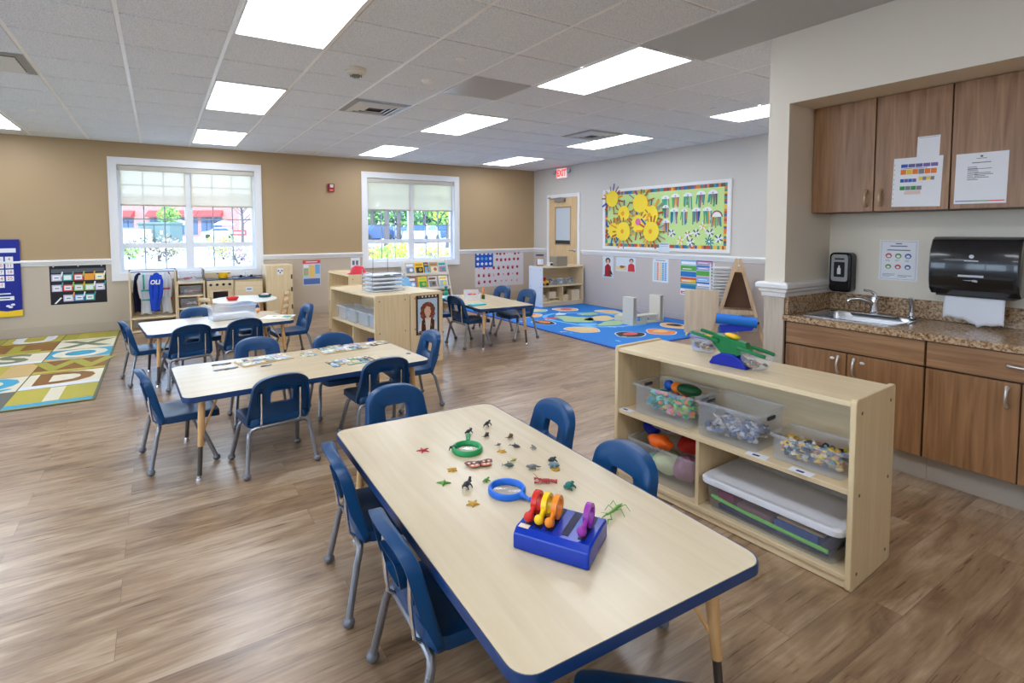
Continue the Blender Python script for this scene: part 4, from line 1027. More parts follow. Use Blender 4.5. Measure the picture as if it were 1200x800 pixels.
tag(rug.build('letter_rug', rcols, smooth=0, fix=False), 'olive, brown and aqua rug patterned with big letters along the back wall', 'rug')

rug = MB(); bx0, bx1, by0, by1 = 4.76, 7.10, .58, 4.55
rug_mb(bx0, bx1, by0, by1, RH, rug)
rug.add([(bx0+.05,by0+.05,RH+.0002),(bx1-.05,by0+.05,RH+.0002),(bx1-.05,by1-.05,RH+.0002),(bx0+.05,by1-.05,RH+.0002)], [(0,1,2,3)], 1)
bl_m = [C('rug_blue_border',(10,74,170)), C('rug_blue',(8,124,212)), C('rug_white2',(226,232,236)), C('rug_peach',(238,190,130)), C('rug_orange',(236,134,70)), C('rug_dark_brown',(52,36,28)), C('rug_leaf',(170,200,150)), C('rug_mid_blue',(30,92,190)), C('rug_coral',(230,90,90)), C('rug_sand',(226,206,150)), C('rug_light_blue',(110,190,240))]
def blob(cx, cy, rx, ry, m, z, ph=0, amp=.12, n=26):
    pts = [(cx+rx*math.cos(2*PI*i/n)*(1+amp*math.sin(3*2*PI*i/n+ph)), cy+ry*math.sin(2*PI*i/n)*(1+amp*math.cos(2*2*PI*i/n+ph)), RH+z) for i in range(n)]
    rug.add(pts, [tuple(range(n))], m)
blob(5.95, 2.35, .62, .80, 10, .0003, 1, .10); blob(5.95, 2.35, .55, .72, 1, .0004, 1, .10)
for k, (x, y, rx, ry, m, m2) in enumerate([(a_, b_, c_*.82, d_*.82, e_, f_) for a_, b_, c_, d_, e_, f_ in [(5.15,2.5,.18,.26,5,4),(5.25,1.75,.26,.30,3,9),(5.35,3.2,.28,.26,3,4),(5.55,1.15,.26,.20,5,8),(6.05,1.05,.24,.24,4,3),(6.60,1.25,.22,.30,3,5),(6.85,2.0,.18,.26,5,3),(6.75,2.75,.20,.3,9,3),(6.3,3.35,.26,.24,3,8),(5.8,3.55,.22,.2,6,3)]]):
    blob(x, y, rx+.016, ry+.016, 2, .0005, k); blob(x, y, rx, ry, m, .0007, k); blob(x+rx*.2, y+ry*.15, rx*.55, ry*.5, m2, .0009, k+2)
for x, y, rx, ry, m in [(5.75,2.5,.26,.30,6),(6.15,2.3,.28,.22,9),(6.0,1.9,.3,.14,6),(5.6,2.0,.14,.12,10),(6.3,2.75,.18,.16,6),(5.5,2.75,.12,.08,8),(5.9,3.0,.1,.07,2),(6.2,1.6,.2,.08,10)]: blob(x, y, rx, ry, m, .0011, x*7, .25)
rr = random.Random(4)
for i in range(34):
    x, y = rr.uniform(bx0+.12, bx1-.12), rr.uniform(by0+.12, by1-.12)
    M = Matrix.Translation((x,y,0)) @ Matrix.Rotation(rr.uniform(0,6),4,'Z'); s = rr.uniform(.025,.06)
    rug.add([(-s,-.012,RH+.00125+i*1e-6),(s,-.012,RH+.00125+i*1e-6),(s,.012,RH+.00125+i*1e-6),(-s,.012,RH+.00125+i*1e-6)], [(0,1,2,3)], rr.choice([2,10,2,9]), M)
tag(rug.build('picture_rug', bl_m, smooth=0, fix=False), 'bright blue rug with round animal pictures below the bulletin board', 'rug')

# ================================================================== DRAMATIC PLAY CORNER
KY = 4.90
# costume rack
t = thing('costume_rack', 'low maple costume rack with dress-up clothes hanging from its rod, below the window', 'clothes rack', (.085, KY, 0))
for x in (-.285, .265): MB().box(x, x+.02, 0, .34, 0, .86).build('end_panel', maple_z, t, smooth=0, bevel=.003)
MB().box(-.265,.265,.0,.34,.19,.212).build('bench_board', maple, t, smooth=0, bevel=.003)
MB().box(-.265,.265,.32,.335,.213,.55).build('back_board', maple, t, smooth=0)
MB().box(-.265,.265,.0,.34,.01,.032).build('base_board', maple, t, smooth=0)
q = MB(); q.cyl((-.2655,.17,.845),(.2655,.17,.845),.008); q.build('rod', steel_grey, t)
q = MB()
for x in (-.279,.271): q.box(x,x+.008,.01,.33,.8605,.885)
q.box(-.279,.279,.01,.018,.885,.893); q.build('top_frame', mat('frame_bronze',(98,88,80),.4,.5), t, smooth=0)
def garment(name, lab, cat, x, y, z0, z1, w0, w1, d, m, seed, mats2=(), marks=None, lean=0):
    rr = random.Random(seed); ph = [rr.uniform(0,6) for _ in range(6)]
    b = MB(); ls = []; nz = 22; n = 40
    for k in range(nz+1):
        f = k/nz; z = z1+(z0-z1)*f; sh = min(1, .30+(f*6)**.7) if f < .2 else 1
        w_ = (w0+(w1-w0)*f**.8)*sh*(1+.07*math.sin(7*f+ph[4])); ring = []
        for a in range(n):
            t_ = 2*PI*a/n; rip = 1+(.10+.26*f)*math.sin(5*t_+ph[0]+f*2)*.6+.10*f*math.sin(9*t_+ph[1]-f*3)
            ring.append((x+lean*f+.010*math.sin(5*f+ph[5])+w_*.5*math.cos(t_)*(.95+.06*math.sin(9*f+ph[2])), y+d*.5*math.sin(t_)*rip*min(1,.4+f*2), z+.016*math.sin(3*t_+ph[3])*f*f))
        ls.append(ring)
    b.loops(ls, 0, True, True)
    for sd in (-1,1):          # sleeves hanging at the sides
        if w1 > .12:
            xs = x+sd*w0*.40; b.tube([(xs,y,z1-.035),(xs+sd*w1*.10,y-d*.25,z1-.12),(xs+sd*w1*.10+lean*.4,y-d*.34,z1-.26),(xs+sd*w1*.04+lean*.6,y-d*.36,z1-.36)],[.018,.026,.025,.021],12)
    o = b.build(name, [m], smooth=80)
    tag(o, lab, cat)
    return o, b
def stripe(parent, x0, x1, z0, z1, y, m, name='stripe'):
    q = MB(); q.grid(lambda u, v: (x0+(x1-x0)*u, y-.004*math.sin(PI*u), z0+(z1-z0)*v), 6, 6); o = q.build(name, m, parent, solid=.003); return o
cloth_w = mat('smock_white',(214,218,222),.9,noise=(14,.06)); cloth_n = mat('coat_navy',(16,26,66),.9,noise=(14,.2)); cloth_b = mat('jacket_royal',(22,70,190),.85,noise=(12,.12)); cloth_r = mat('vest_red',(168,32,40),.9,noise=(12,.12)); cloth_t = mat('trim_teal',(60,170,150),.8)
cy_ = KY+.17
garment('navy_coat','dark navy costume coat hanging first on the costume rack','coat',-.090,cy_+.092,.27,.828,.11,.12,.08,cloth_n,1,lean=-.015)
g, _ = garment('white_smock','white costume smock with teal trim on the costume rack','costume',-.022,cy_-.005,.245,.832,.11,.165,.075,cloth_w,2,lean=.02)
stripe(g,-.040,-.018,.60,.81,cy_-.054,cloth_t); stripe(g,-.06,.035,.572,.595,cy_-.060,cloth_t); stripe(g,-.055,.04,.44,.46,cy_-.064,cloth_t,'pocket_band')
g, _ = garment('blue_jacket','royal blue costume jacket with white lettering on the costume rack','jacket',.122,cy_-.100,.30,.834,.12,.135,.075,cloth_b,3,lean=-.01)
q = MB(); text_mb(q,'OLI',.085,lambda a,b:(.112+a*.9+b*.12, cy_-.146, .70+b), 0, bold=.004); q.build('lettering', paper, g, smooth=0, solid=.002)
g, _ = garment('white_jacket','white costume coat with red trim at the end of the costume rack','coat',.243,cy_-.005,.25,.830,.09,.135,.075,cloth_w,4)
stripe(g,.20,.29,.585,.612,cy_-.064,C('trim_rose',(190,80,92)),'pocket_band')
garment('red_vest','red costume vest squeezed against the end of the costume rack','vest',.286,cy_+.092,.33,.828,.05,.055,.08,cloth_r,5)
# cubby tower with clear drawers
t = thing('cubby_tower','narrow maple cubby tower of clear drawers between the costume rack and toy stove','cubby', (.55,KY,0))
for x in (-.178,.160): MB().box(x,x+.018,0,.36,0,.70).build('end_panel', maple_z, t, smooth=0, bevel=.003)
for x in (-.178,.166): MB().box(x,x+.012,.0,.36,.7005,.86).build('upper_post', mat('frame_bronze',(98,88,80),.4,.5), t, smooth=0)
for z in (.12,.31,.49,.68): MB().box(-.160,.160,0,.36,z-.02,z).build('shelf_board', maple, t, smooth=0, bevel=.002)
MB().box(-.166,.166,.340,.352,.0,.699).build('back_board', maple, t, smooth=0)
for i, (z, h, lab, cols) in enumerate([(.6805,.13,'clear bin with red cloth on top of the cubby tower',[cloth_r,ltgrey]),(.4905,.135,'clear drawer of play food, middle of the cubby tower',[C('bun',(220,170,120)),sky,pink]),(.3105,.13,'clear drawer of pale toys, lower in the cubby tower',[mauve,ltgrey,cream]),(.1205,.13,'clear drawer lowest in the cubby tower',[ltgrey,sky])]):
    tub('drawer_bin', lab, 'drawer', (.55,KY+.17,z), 0, .30, .32, h, taper=.012, r=.02)
    stuff_mix('drawer_toys', 'toys loosely filling the '+lab, 'toys', (.55,KY+.17,z+.006), 0, .22, .24, .08, 26, cols, .06, 40+i)
# play stove
lam = maple; blk = mat('stove_black',(24,26,34),.35)
t = thing('play_stove','maple toy stove with black knobs and a dark oven window','toy stove',(.935,KY,0))
MB().box(-.178,.178,.0205,.36,0,.69).build('body', maple_z, t, smooth=0, bevel=.004)
MB().box(-.180,.180,-.004,.30,.6905,.704).build('cooktop', mat('cooktop_navy',(34,48,72),.3), t, smooth=0, bevel=.003)
MB().box(-.178,.178,.3005,.36,.6905,.79).build('back_panel', maple, t, smooth=0, bevel=.003)
for x in (-.09,.09):
    q = MB(); q.lathe([(.07,.0),(.07,.003),(.05,.005)],(x,.15,.7042),20); q.build('burner', blk, t)
MB().box(-.178,.178,0,.020,.565,.69).build('control_panel', maple, t, smooth=0, bevel=.002)
for k in range(4):
    q = MB(); q.cyl((-.128+.085*k,0,.625),(-.128+.085*k,-.022,.625),.021,.018,14); q.build('knob', blk, t)
o = MB().box(-.150,.150,0,.020,.10,.545).build('oven_door', maple, t, smooth=0, bevel=.003)
MB().box(-.10,.10,-.003,-.0005,.33,.52).build('oven_window', mat('oven_glass',(46,38,40),.12), o, smooth=0)
q = MB(); q.tube([(-.09,0,.545-.015),(-.09,-.02,.53),(.09,-.02,.53),(.09,0,.53)],.007,8); q.build('handle', maple, o)
t = thing('toy_pot','yellow toy cooking pot with two dark handles on the toy stove','pot',(.990,KY+.14,.7095))
b = MB(); b.lathe([(.001,0),(.055,0),(.066,.02),(.068,.085),(.063,.085),(.060,.02),(.001,.008)],n=22); b.build('pot_body', pyel, t)
for s in (-1,1):
    b = MB(); b.tube([(s*.066,-.015,.07),(s*.088,-.012,.072),(s*.088,.012,.072),(s*.066,.015,.07)],.006,8); b.build('handle', C('handle_slate',(70,70,96)), t)
# play sink
t = thing('play_sink','maple toy sink unit with a blue-black counter and white label','toy sink',(1.325,KY,0))
MB().box(-.202,.202,.0205,.36,0,.69).build('body', maple_z, t, smooth=0, bevel=.004)
b = MB(); nv = mat('sink_counter_navy',(30,58,92),.3)
b.box(-.204,.204,-.004,.06,.6905,.704); b.box(-.204,.204,.24,.36,.6905,.704); b.box(-.204,-.13,.06,.24,.6905,.704); b.box(.13,.204,.06,.24,.6905,.704); b.box(-.13,.13,.06,.24,.6905,.693)
b.build('counter', nv, t, smooth=0)
b = MB(); b.tube([(0,.26,.704),(0,.26,.76),(0,.24,.78),(0,.20,.775)],[.014,.013,.012,.011],10); b.build('tap', white, t)
for s in (-1,1):
    b = MB(); b.lathe([(.02,0),(.022,.02),(.014,.032),(.001,.034)],(s*.075,.26,.7042),14); b.build('tap_knob', blk, t)
o = MB().box(-.185,.185,0,.020,.08,.645).build('door', maple, t, smooth=0, bevel=.003)
MB().box(-.045,.055,-.0015,-.0003,.50,.565).build('label_card', paper, o, smooth=0)
MB().box(-.028,.035,-.0025,-.0016,.525,.545).build('printed_dish', C('print_slate',(110,130,160)), o, smooth=0)
# play refrigerator
t = thing('play_refrigerator','tall maple toy refrigerator with a small white picture on its door','toy refrigerator',(1.775,KY+.0,0))
MB().box(-.20,.20,.0205,.40,0,.885).build('body', maple_z, t, smooth=0, bevel=.004)
o = MB().box(-.188,.198,0,.020,.03,.880).build('door', maple_z, t, smooth=0, bevel=.003)
for z in (.18,.46,.66):
    MB().box(.170,.192,-.006,-.0003,z,z+.07).build('hinge', mat('hinge_dark',(70,62,50),.5), o, smooth=0)
b = MB(); b.box(-.035,.055,-.0015,-.0003,.735,.835,0)
b.add([(x,-.0019,z) for x,z in circ(-.015,.795,.012,10)],[tuple(range(10))],1); b.add([(x,-.0019,z) for x,z in circ(.035,.795,.012,10)],[tuple(range(10))],1); b.add([(x,-.0019,z) for x,z in circ(.01,.765,.012,10)],[tuple(range(10))],1)
b.build('picture', [paper, blk], o, smooth=0, fix=False)
# round play table, its things, ladder-back chairs
PT = (1.14,4.02)
t = thing('play_table','small round white-topped play table in front of the toy stove','table',(PT[0],PT[1],0))
b = MB(); b.lathe([(.40,.470),(.425,.474),(.428,.483),(.420,.492),(.001,.492)],n=44); b.build('tabletop', mat('pale_laminate',(236,232,224),.3), t)
for k in range(4):
    a = PI/4+k*PI/2; q = MB(); q.tube([(.27*math.cos(a),.27*math.sin(a),.470),(.30*math.cos(a),.30*math.sin(a),0)],[.022,.017],12); q.build('leg', leg_wood, t)
t = thing('toy_dish','red toy dish on the round play table','dish',(.99,3.93,.4925))
b = MB(); b.lathe([(.001,0),(.05,0),(.075,.03),(.078,.045),(.070,.04),(.045,.012),(.001,.010)],n=20); b.build('bowl', red, t)
b = MB(); b.ball((0,0,.04),(.045,.045,.02),12,6); b.build('contents', C('tomato',(226,70,60)), t)
t = thing('toy_pan','dark green toy pan with pink contents on the round play table','pan',(1.42,4.08,.4925))
b = MB(); b.lathe([(.001,0),(.075,0),(.09,.035),(.085,.035),(.07,.008),(.001,.006)],n=20); b.build('pan_body', C('pan_green',(20,96,90)), t)
b = MB(); b.ball((0,0,.035),(.055,.05,.02),12,6); b.build('contents', C('pale_pink',(240,200,210)), t)
def ladder_chair(x, y, a, lab):
    t = thing('ladder_back_chair',lab,'chair',(x,y,0),R(a),'small ladder-back maple chairs')
    MB().box(-.15,.15,-.13,.15,.245,.265).build('seat', maple, t, smooth=0, bevel=.005)
    for sx in (-1,1):
        q = MB(); q.tube([(sx*.135,.13,0),(sx*.135,.13,.2445)],.014,10); q.build('leg', leg_wood, t)
        q = MB(); q.tube([(sx*.135,-.145,0),(sx*.135,-.145,.25),(sx*.135,-.185,.575)],.014,10); q.build('leg', leg_wood, t)
    for z in (.34,.43,.52):
        y_ = -.145-.04*(z-.25)/.325
        q = MB(); q.grid(lambda u, v: (-.13+.26*u, y_-.02*math.sin(PI*u), z-.022+(.044+.014*math.sin(PI*u))*v), 10, 2); q.build('slat', maple, t, solid=.012)
    return t
ladder_chair(.82,3.98,-62,'small ladder-back maple chair beside the play table, in front of the cubby tower')
ladder_chair(1.54,4.10,62,'small ladder-back maple chair beside the play table, in front of the toy refrigerator')

# ================================================================== CENTRAL SHELVES
a6 = R(5)
tall = shelf_unit('book_shelf','taller maple shelf behind the central shelves, a red hat on its top','shelf',(2.24,3.80,0),R(-90),.96,.385,.84,[.44],.058)
sa = shelf_unit('bin_shelf','maple shelf open towards the puzzle tables, small clear bins on its middle board','shelf',(1.885,2.42,0),R(-90)+a6,1.215,.39,.752,[.40],.058,[.62])
nf = Vector((1.885,2.42,0))+Matrix.Rotation(R(-90)+a6,3,'Z')@Vector((1.215,.39,0))     # near back corner of that shelf
ux = Vector((math.cos(a6),math.sin(a6),0))
ob = nf+ux*.405
sb = shelf_unit('art_shelf','maple shelf standing back to back with the bin shelf, a portrait poster on its end','shelf',ob,R(90)+a6,1.215,.39,.752,[.40],.058)
# poster on the end of the art shelf
pc = nf+ux*.215+Vector((0,0,.52))-Vector((-math.sin(a6),math.cos(a6),0))*.0062
P = [C('frame_brown',(66,46,40)), C('photo_sky',(176,200,220)), C('hair_auburn',(120,60,40)), C('face_tone',(226,180,150)), C('vest_dark',(70,34,30)), C('shirt_pale',(226,216,206)), C('gold_print',(196,160,90)), C('lip_print',(176,80,76)), ink, C('hair_copper',(158,84,54)), C('cheek_print',(232,160,136))]
mk = [(0,1,0,1,1),(.08,.92,.07,.91,2)]
rr = random.Random(2)
mk += [('poly',[(.12,.08),(.88,.08),(.86,.30),(.66,.42),(.36,.42),(.16,.30)],5),('poly',[(.10,.10),(.22,.10),(.24,.36),(.14,.28)],6),('poly',[(.78,.10),(.90,.10),(.88,.28),(.80,.34)],6),('poly',[(.42,.10),(.58,.10),(.64,.42),(.38,.42)],6)]
for i in range(26):
    a = 2*PI*i/26
    mk.append(('disc',.5+.225*math.cos(a),.60+.165*math.sin(a)-(.05 if math.sin(a) < 0 else 0),.09+.02*(i%2),.060,3))
    mk.append(('disc',.5+.255*math.cos(a+.1),.60+.19*math.sin(a+.1)-(.05 if math.sin(a) < 0 else 0),.04,.028,10))
mk += [('disc',.5,.64,.20,.16,3),('poly',[(.44,.38),(.56,.38),(.57,.50),(.43,.50)],4),('disc',.5,.60,.150,.130,4),('disc',.43,.56,.03,.02,11),('disc',.57,.56,.03,.02,11),('disc',.445,.635,.018,.010,9),('disc',.555,.635,.018,.010,9),('poly',[(.42,.545),(.46,.520),(.54,.520),(.58,.545),(.5,.535)],8),('poly',[(.485,.575),(.515,.575),(.5,.61)],8)]
for i in range(9): mk.append(('disc',.5+(-.22 if i%2 else .22)*(.5+.05*i),.22+.02*(i%4),.02,.014,7))
mk += band(.03,.97,.945,.985,[1,6],13)
mk += [(.10,.90,.015,.055,7),(.12,.22,.018,.05,9)]
o = sheet('portrait_poster','dark-framed poster of a smiling curly-haired person on the end of the art shelf','poster',pc,.285,.42,'y-',mk,P); o.rotation_euler = (0,0,a6)
# bins with paper and green things on the bin shelf
Ma = Matrix.Translation((1.885,2.42,0)) @ Matrix.Rotation(R(-90)+a6,4,'Z')
for i, (u, lab, cols) in enumerate([(.22,'small clear bin of white things, farthest on the bin shelf',[paper,ltgrey,sky]),(.52,'small clear bin of green and blue things on the bin shelf',[lime,green,blue,paper]),(.82,'small clear bin of pale blue things on the bin shelf',[sky,paper,teal]),(1.06,'small clear bin nearest the end panel of the bin shelf',[paper,olive,ltgrey])]):
    w_ = .26 if i < 3 else .19
    p = Ma @ Vector((u,.15,.4005)); tub('small_bin', lab, 'bin', p, R(-90)+a6, w_, .24, .15, taper=.012, r=.02, m=clear_plastic('frosted_plastic', .34))
    stuff_mix('bin_contents', 'loose things in the '+lab, 'toys', p+Vector((0,0,.006)), R(-90)+a6, w_*.72, .16, .10, 36, cols, .05, 60+i)
p = Ma @ Vector((1.0,.12,.0585)); b = MB(); b.prz(rrect(-.10,.10,-.08,.08,.02,4),0,.22); tag(b.build('blue_box', mat('cobalt_box',(28,60,170),.5), loc=p, rot=(0,0,R(-90)), bevel=.006, smooth=0), 'cobalt blue box at the bottom of the bin shelf near its end panel', 'box')
# letter trays on top
pt = Vector((2.28,1.72,.7525))
t = thing('letter_tray','stack of clear letter trays with papers on top of the central shelves','letter tray',pt,a6)
acr = clear_plastic()
for k in range(5):
    z = .002+k*.042
    b = MB(); b.box(-.19,.19,-.13,.13,z,z+.004); b.box(-.19,.19,.122,.13,z+.0042,z+.03); b.box(-.19,-.184,-.13,.1215,z+.0042,z+.03); b.box(.184,.19,-.13,.1215,z+.0042,z+.03)
    b.build('tray', acr, t, smooth=0)
for x in (-.187,.187):
    for y in (-.127,.127):
        b = MB(); b.cyl((x*1.03,y*1.04,0),(x*1.03,y*1.04,.24),.0035,n=8); b.build('post', chrome, t)
for x in (-.06,.12):
    b = MB(); b.cyl((x,.137,.0),(x,.137,.43),.003,n=8); b.build('tall_wire', steel_grey, t)
M5 = Matrix.Translation(pt) @ Matrix.Rotation(a6,4,'Z')
for k, lab in enumerate(['papers in the lowest clear letter tray','papers in the second clear letter tray','papers in the middle clear letter tray','papers in the fourth clear letter tray']):
    b = MB(); b.box(-.17,.17,-.115,.115,0,.010+.003*k); tag(b.build('paper_sheaf', paper, loc=M5@Vector((0,0,.0065+k*.042)), rot=(0,0,a6), smooth=0), 'white '+lab, 'papers')
b = MB(); b.box(-.18,.18,-.12,.12,0,.012,0); b.box(-.05,.02,-.1205,-.12,.001,.011,1); b.box(.06,.16,-.1205,-.12,.001,.011,2)
tag(b.build('paper_sheaf', [paper, C('print_green',(60,120,90)), C('print_dark_teal',(40,80,90))], loc=M5@Vector((0,0,.1746)), rot=(0,0,a6), smooth=0), 'papers with green printed edges in the topmost clear letter tray', 'papers')
b = MB(); b.add([(0,0,0),(.34,0,0),(.30,.02,.10),(.02,.02,.14)],[(0,1,2,3)]); 
pf = Vector((2.52,2.28,.7525)); tag(b.build('blue_folder', C('folder_blue',(120,190,236)), loc=pf, rot=(0,0,R(-50)), solid=.006, smooth=0), 'light blue folder leaning at the far edge of the central shelf tops', 'folder')
# red hat and card on the tall shelf
t = thing('toy_helmet','red toy helmet on top of the taller maple shelf','toy helmet',(2.44,3.08,.8405))
b = MB(); b.lathe([(.135,0),(.14,.006),(.105,.016),(.098,.05),(.075,.09),(.035,.112),(.001,.116)],n=28); b.build('shell', mat('helmet_red',(214,44,66),.35), t)
for k in range(3):
    b = MB(); a = (k-1)*.5; b.tube([(.10*math.cos(a+PI*1.5)*.9,.10*math.sin(a+PI*1.5)*.9,.02),(.06*math.cos(a+PI*1.5),.06*math.sin(a+PI*1.5),.095),(0,0,.118)],.005,6); b.build('crest', mat('helmet_pink',(236,110,126),.4), t)
t = MB(); 
sheet('picture_card','white card with two small dark pictures on the wall above the taller shelf','card',(3.150,YB-.0004,.86),.165,.20,'y-',[(.15,.42,.25,.65,1),(.55,.82,.25,.65,1),(.05,.95,.93,.97,1)],[C('card_slate',(112,116,130))])

# ================================================================== BOOK DISPLAY
t = thing('book_display','cream book display rack full of picture books below the second window','book rack',(4.36,4.72,0))
ivory = mat('ivory_panel',(236,228,210),.4)
for x in (-.44,.422):
    q = MB(); q.prx([(0,0),(.42,0),(.42,.12),(.40,.86),(.36,.88),(.30,.86),(.06,.20),(0,.16)], x, x+.018); q.build('end_panel', ivory, t, smooth=0, bevel=.004)
tiers = [(.02,.09),(.115,.345),(.21,.60)]
for (y, z) in tiers:
    q = MB(); q.box(-.4215,.4215,y,y+.075,z,z+.012); q.box(-.4215,.4215,y,y+.008,z+.0125,z+.05); q.add([(-.4215,y+.075,z),(.4215,y+.075,z),(.4215,y+.16,z+.27),(-.4215,y+.16,z+.27),(-.4215,y+.085,z),(.4215,y+.085,z),(.4215,y+.17,z+.27),(-.4215,y+.17,z+.27)],[(0,1,2,3),(7,6,5,4),(0,4,5,1),(1,5,6,2),(2,6,7,3),(3,7,4,0)])
    q.build('book_tier', ivory, t, smooth=0)
tiers = tiers
books = [(-.325,2,[ltgrey,C('cover_slate',(120,140,170)),paper],'grey and white'),(-.14,2,[yellow,C('cover_night',(36,40,60)),gold],'yellow and dark'),(.0,2,[navy,sky,gold],'narrow navy'),(.16,2,[C('cover_sage',(170,180,130)),cream,C('cover_rust',(190,110,80))],'sage and cream'),(.33,2,[C('cover_fog',(200,206,212)),mauve,teal],'foggy grey'),
         (-.33,1,[C('cover_brick',(190,90,70)),sky,paper],'brick red and sky blue'),(-.12,1,[yellow,green,lime],'yellow and green'),(.08,1,[C('cover_linen',(226,222,214)),grey,brown],'linen white'),(.30,1,[paper,C('cover_mist',(160,190,200)),yellow],'misty white and yellow'),
         (-.30,0,[yellow,C('cover_ink',(44,52,66)),lime],'bright yellow with a dark animal'),(-.08,0,[cream,orange,olive],'cream and orange'),(.30,0,[C('cover_black',(44,40,36)),orange,gold],'black and orange')]
tn = ['bottom','middle','top']
for i, (x, ti, cols, nm) in enumerate(books):
    y, z = tiers[ti]; w_ = .175 if nm != 'narrow navy' else .09; h = .225
    b = MB(); b.box(-w_/2,w_/2,-.007,.007,0,h,0); b.box(-w_*.40,w_*.40,-.0078,-.0072,h*.10,h*.62,1); b.box(-w_*.42,w_*.36,-.0079,-.0072,h*.72,h*.90,2); b.ball((w_*.1,-.0075,h*.4),(w_*.22,.0008,h*.16),12,6,2)
    tag(b.build('picture_book', cols, loc=(4.36+x,4.72+y+.026,z+.0160), rot=(R(-17),0,0), smooth=0), nm+' picture book on the '+tn[ti]+' tier of the book display', 'book', 'picture books on the display rack')
b = MB(); b.lathe([(.001,0),(.13,0),(.15,.03),(.15,.30),(.145,.31),(.135,.30),(.13,.02),(.001,.015)],n=24)
tag(b.build('blue_tub', C('tub_blue',(30,120,200),.4), loc=(3.68,4.95,.0)), 'round blue tub on the floor beside the book display', 'tub')

# ================================================================== BLOCK SHELF
BK = Vector((6.085,3.745,RH+.0006))
whm = mat('white_end_laminate',(226,230,234),.35)
bs_ = shelf_unit('block_shelf','maple block shelf with a white end panel in front of the door','shelf',BK,0,1.0,.40,.735,[.385],.085,[.50],endm=whm)
def onb(x, y, z): return BK+Vector((x,y,z))
t = thing('toy_truck','red and yellow toy truck at the end of the block shelf, middle board','toy truck',onb(.135,.15,.3855)); t.scale = (1.25,1.25,1.25)
MB().box(-.075,.075,-.05,.05,.022,.07).build('truck_bed', pyel, t, smooth=0, bevel=.006); MB().box(-.085,.02,-.052,.052,.0705,.125).build('cab', C('truck_red',(190,36,30),.4), t, smooth=0, bevel=.008)
for x in (-.045,.045):
    for y in (-.052,.052):
        q = MB(); q.cyl((x,y-.008,.022),(x,y+.008,.022),.022,n=14); q.build('wheel', black, t)
for i, (x, lab, cols) in enumerate([(.33,'clear bin of grey vehicles, nearest the red truck on the block shelf',[ltgrey,grey]),(.55,'clear bin of white and blue toys in the middle of the block shelf',[paper,sky,ltgrey]),(.79,'clear bin of bright small toys at the wall end of the block shelf',[teal,orange,navy,ltgrey])]):
    tub('toy_bin', lab, 'bin', onb(x,.16,.3855), 0, .20, .22, .10, taper=.01, r=.02)
    stuff_mix('bin_toys', 'toys heaped in the '+lab, 'toys', onb(x,.16,.391), 0, .15, .16, .13, 26, cols, .05, 80+i)
unit = mat('unit_block_maple',(226,206,172),.5)
for i, (x, y, z, sx, sy, sz, lab) in enumerate([(.14,.12,.0855,.10,.07,.07,'small block lowest in the block shelf, beside the white end'),(.34,.12,.0855,.26,.09,.07,'long wooden block lowest in the block shelf, under a square one'),(.31,.12,.156,.16,.085,.11,'square wooden block on a long one in the block shelf'),(.10,.12,.156,.09,.07,.06,'small wooden block stacked beside the white end of the block shelf'),(.63,.13,.0855,.16,.09,.10,'wooden block just past the divider of the block shelf'),(.86,.14,.0855,.20,.16,.19,'big wooden block at the wall end of the block shelf')]):
    b = MB()
    if i in (1,):
        b.box(-sx/2,sx/2,-sy/2,sy/2,0,.014); b.box(-sx/2,sx/2,-sy/2,sy/2,sz-.014,sz)
        for xx in (-sx/2,-.007,sx/2-.014): b.box(xx,xx+.014,-sy/2,sy/2,.0142,sz-.0142)
    else: b.box(-sx/2,sx/2,-sy/2,sy/2,0,sz)
    tag(b.build('unit_block', unit, loc=onb(x,y,z), smooth=0, bevel=.003), lab, 'block', 'wooden blocks in the block shelf')
t = thing('canister','clear canister of orange things standing on the white end of the block shelf','canister',onb(.07,.16,.7455)); t.scale = (1.35,1.35,1.15)
b = MB(); b.lathe([(.001,0),(.05,0),(.054,.008),(.054,.165),(.05,.17)],n=24); b.build('jar', acr, t)
b = MB(); b.lathe([(.001,.004),(.046,.004),(.047,.13),(.03,.145),(.001,.14)],n=20); b.build('contents', C('orange_fill',(214,130,40)), t)
b = MB(); b.lathe([(.056,.1705),(.056,.19),(.05,.194),(.001,.194)],n=24); b.build('lid', C('lid_charcoal',(60,60,66)), t)
b = MB(); b.grid(lambda u, v: (.055*math.cos(PI*1.1+u*1.6),.055*math.sin(PI*1.1+u*1.6),.03+.09*v),8,2); b.build('band', paper, t)
t = thing('fabric_box','grey-brown storage box on top of the block shelf in front of the door','box',onb(.52,.17,.7360))
q = MB(); q.box(-.13,.13,-.11,.11,0,.165); q.build('box_body', mat('taupe_fabric',(150,140,124),.85), t, smooth=0, bevel=.012); MB().box(-.133,.133,-.113,.113,.1655,.185).build('lid', mat('taupe_lid',(168,158,140),.8), t, smooth=0, bevel=.006)
t = thing('camera_toy','small white and grey gadget on the block shelf beside the storage box','gadget',onb(.30,.14,.7360))
MB().box(-.05,.05,-.03,.03,0,.075).build('body', white, t, smooth=0, bevel=.01); q = MB(); q.cyl((0,-.03,.04),(0,-.055,.04),.024); q.build('lens', C('lens_grey',(80,84,90),.2), t)

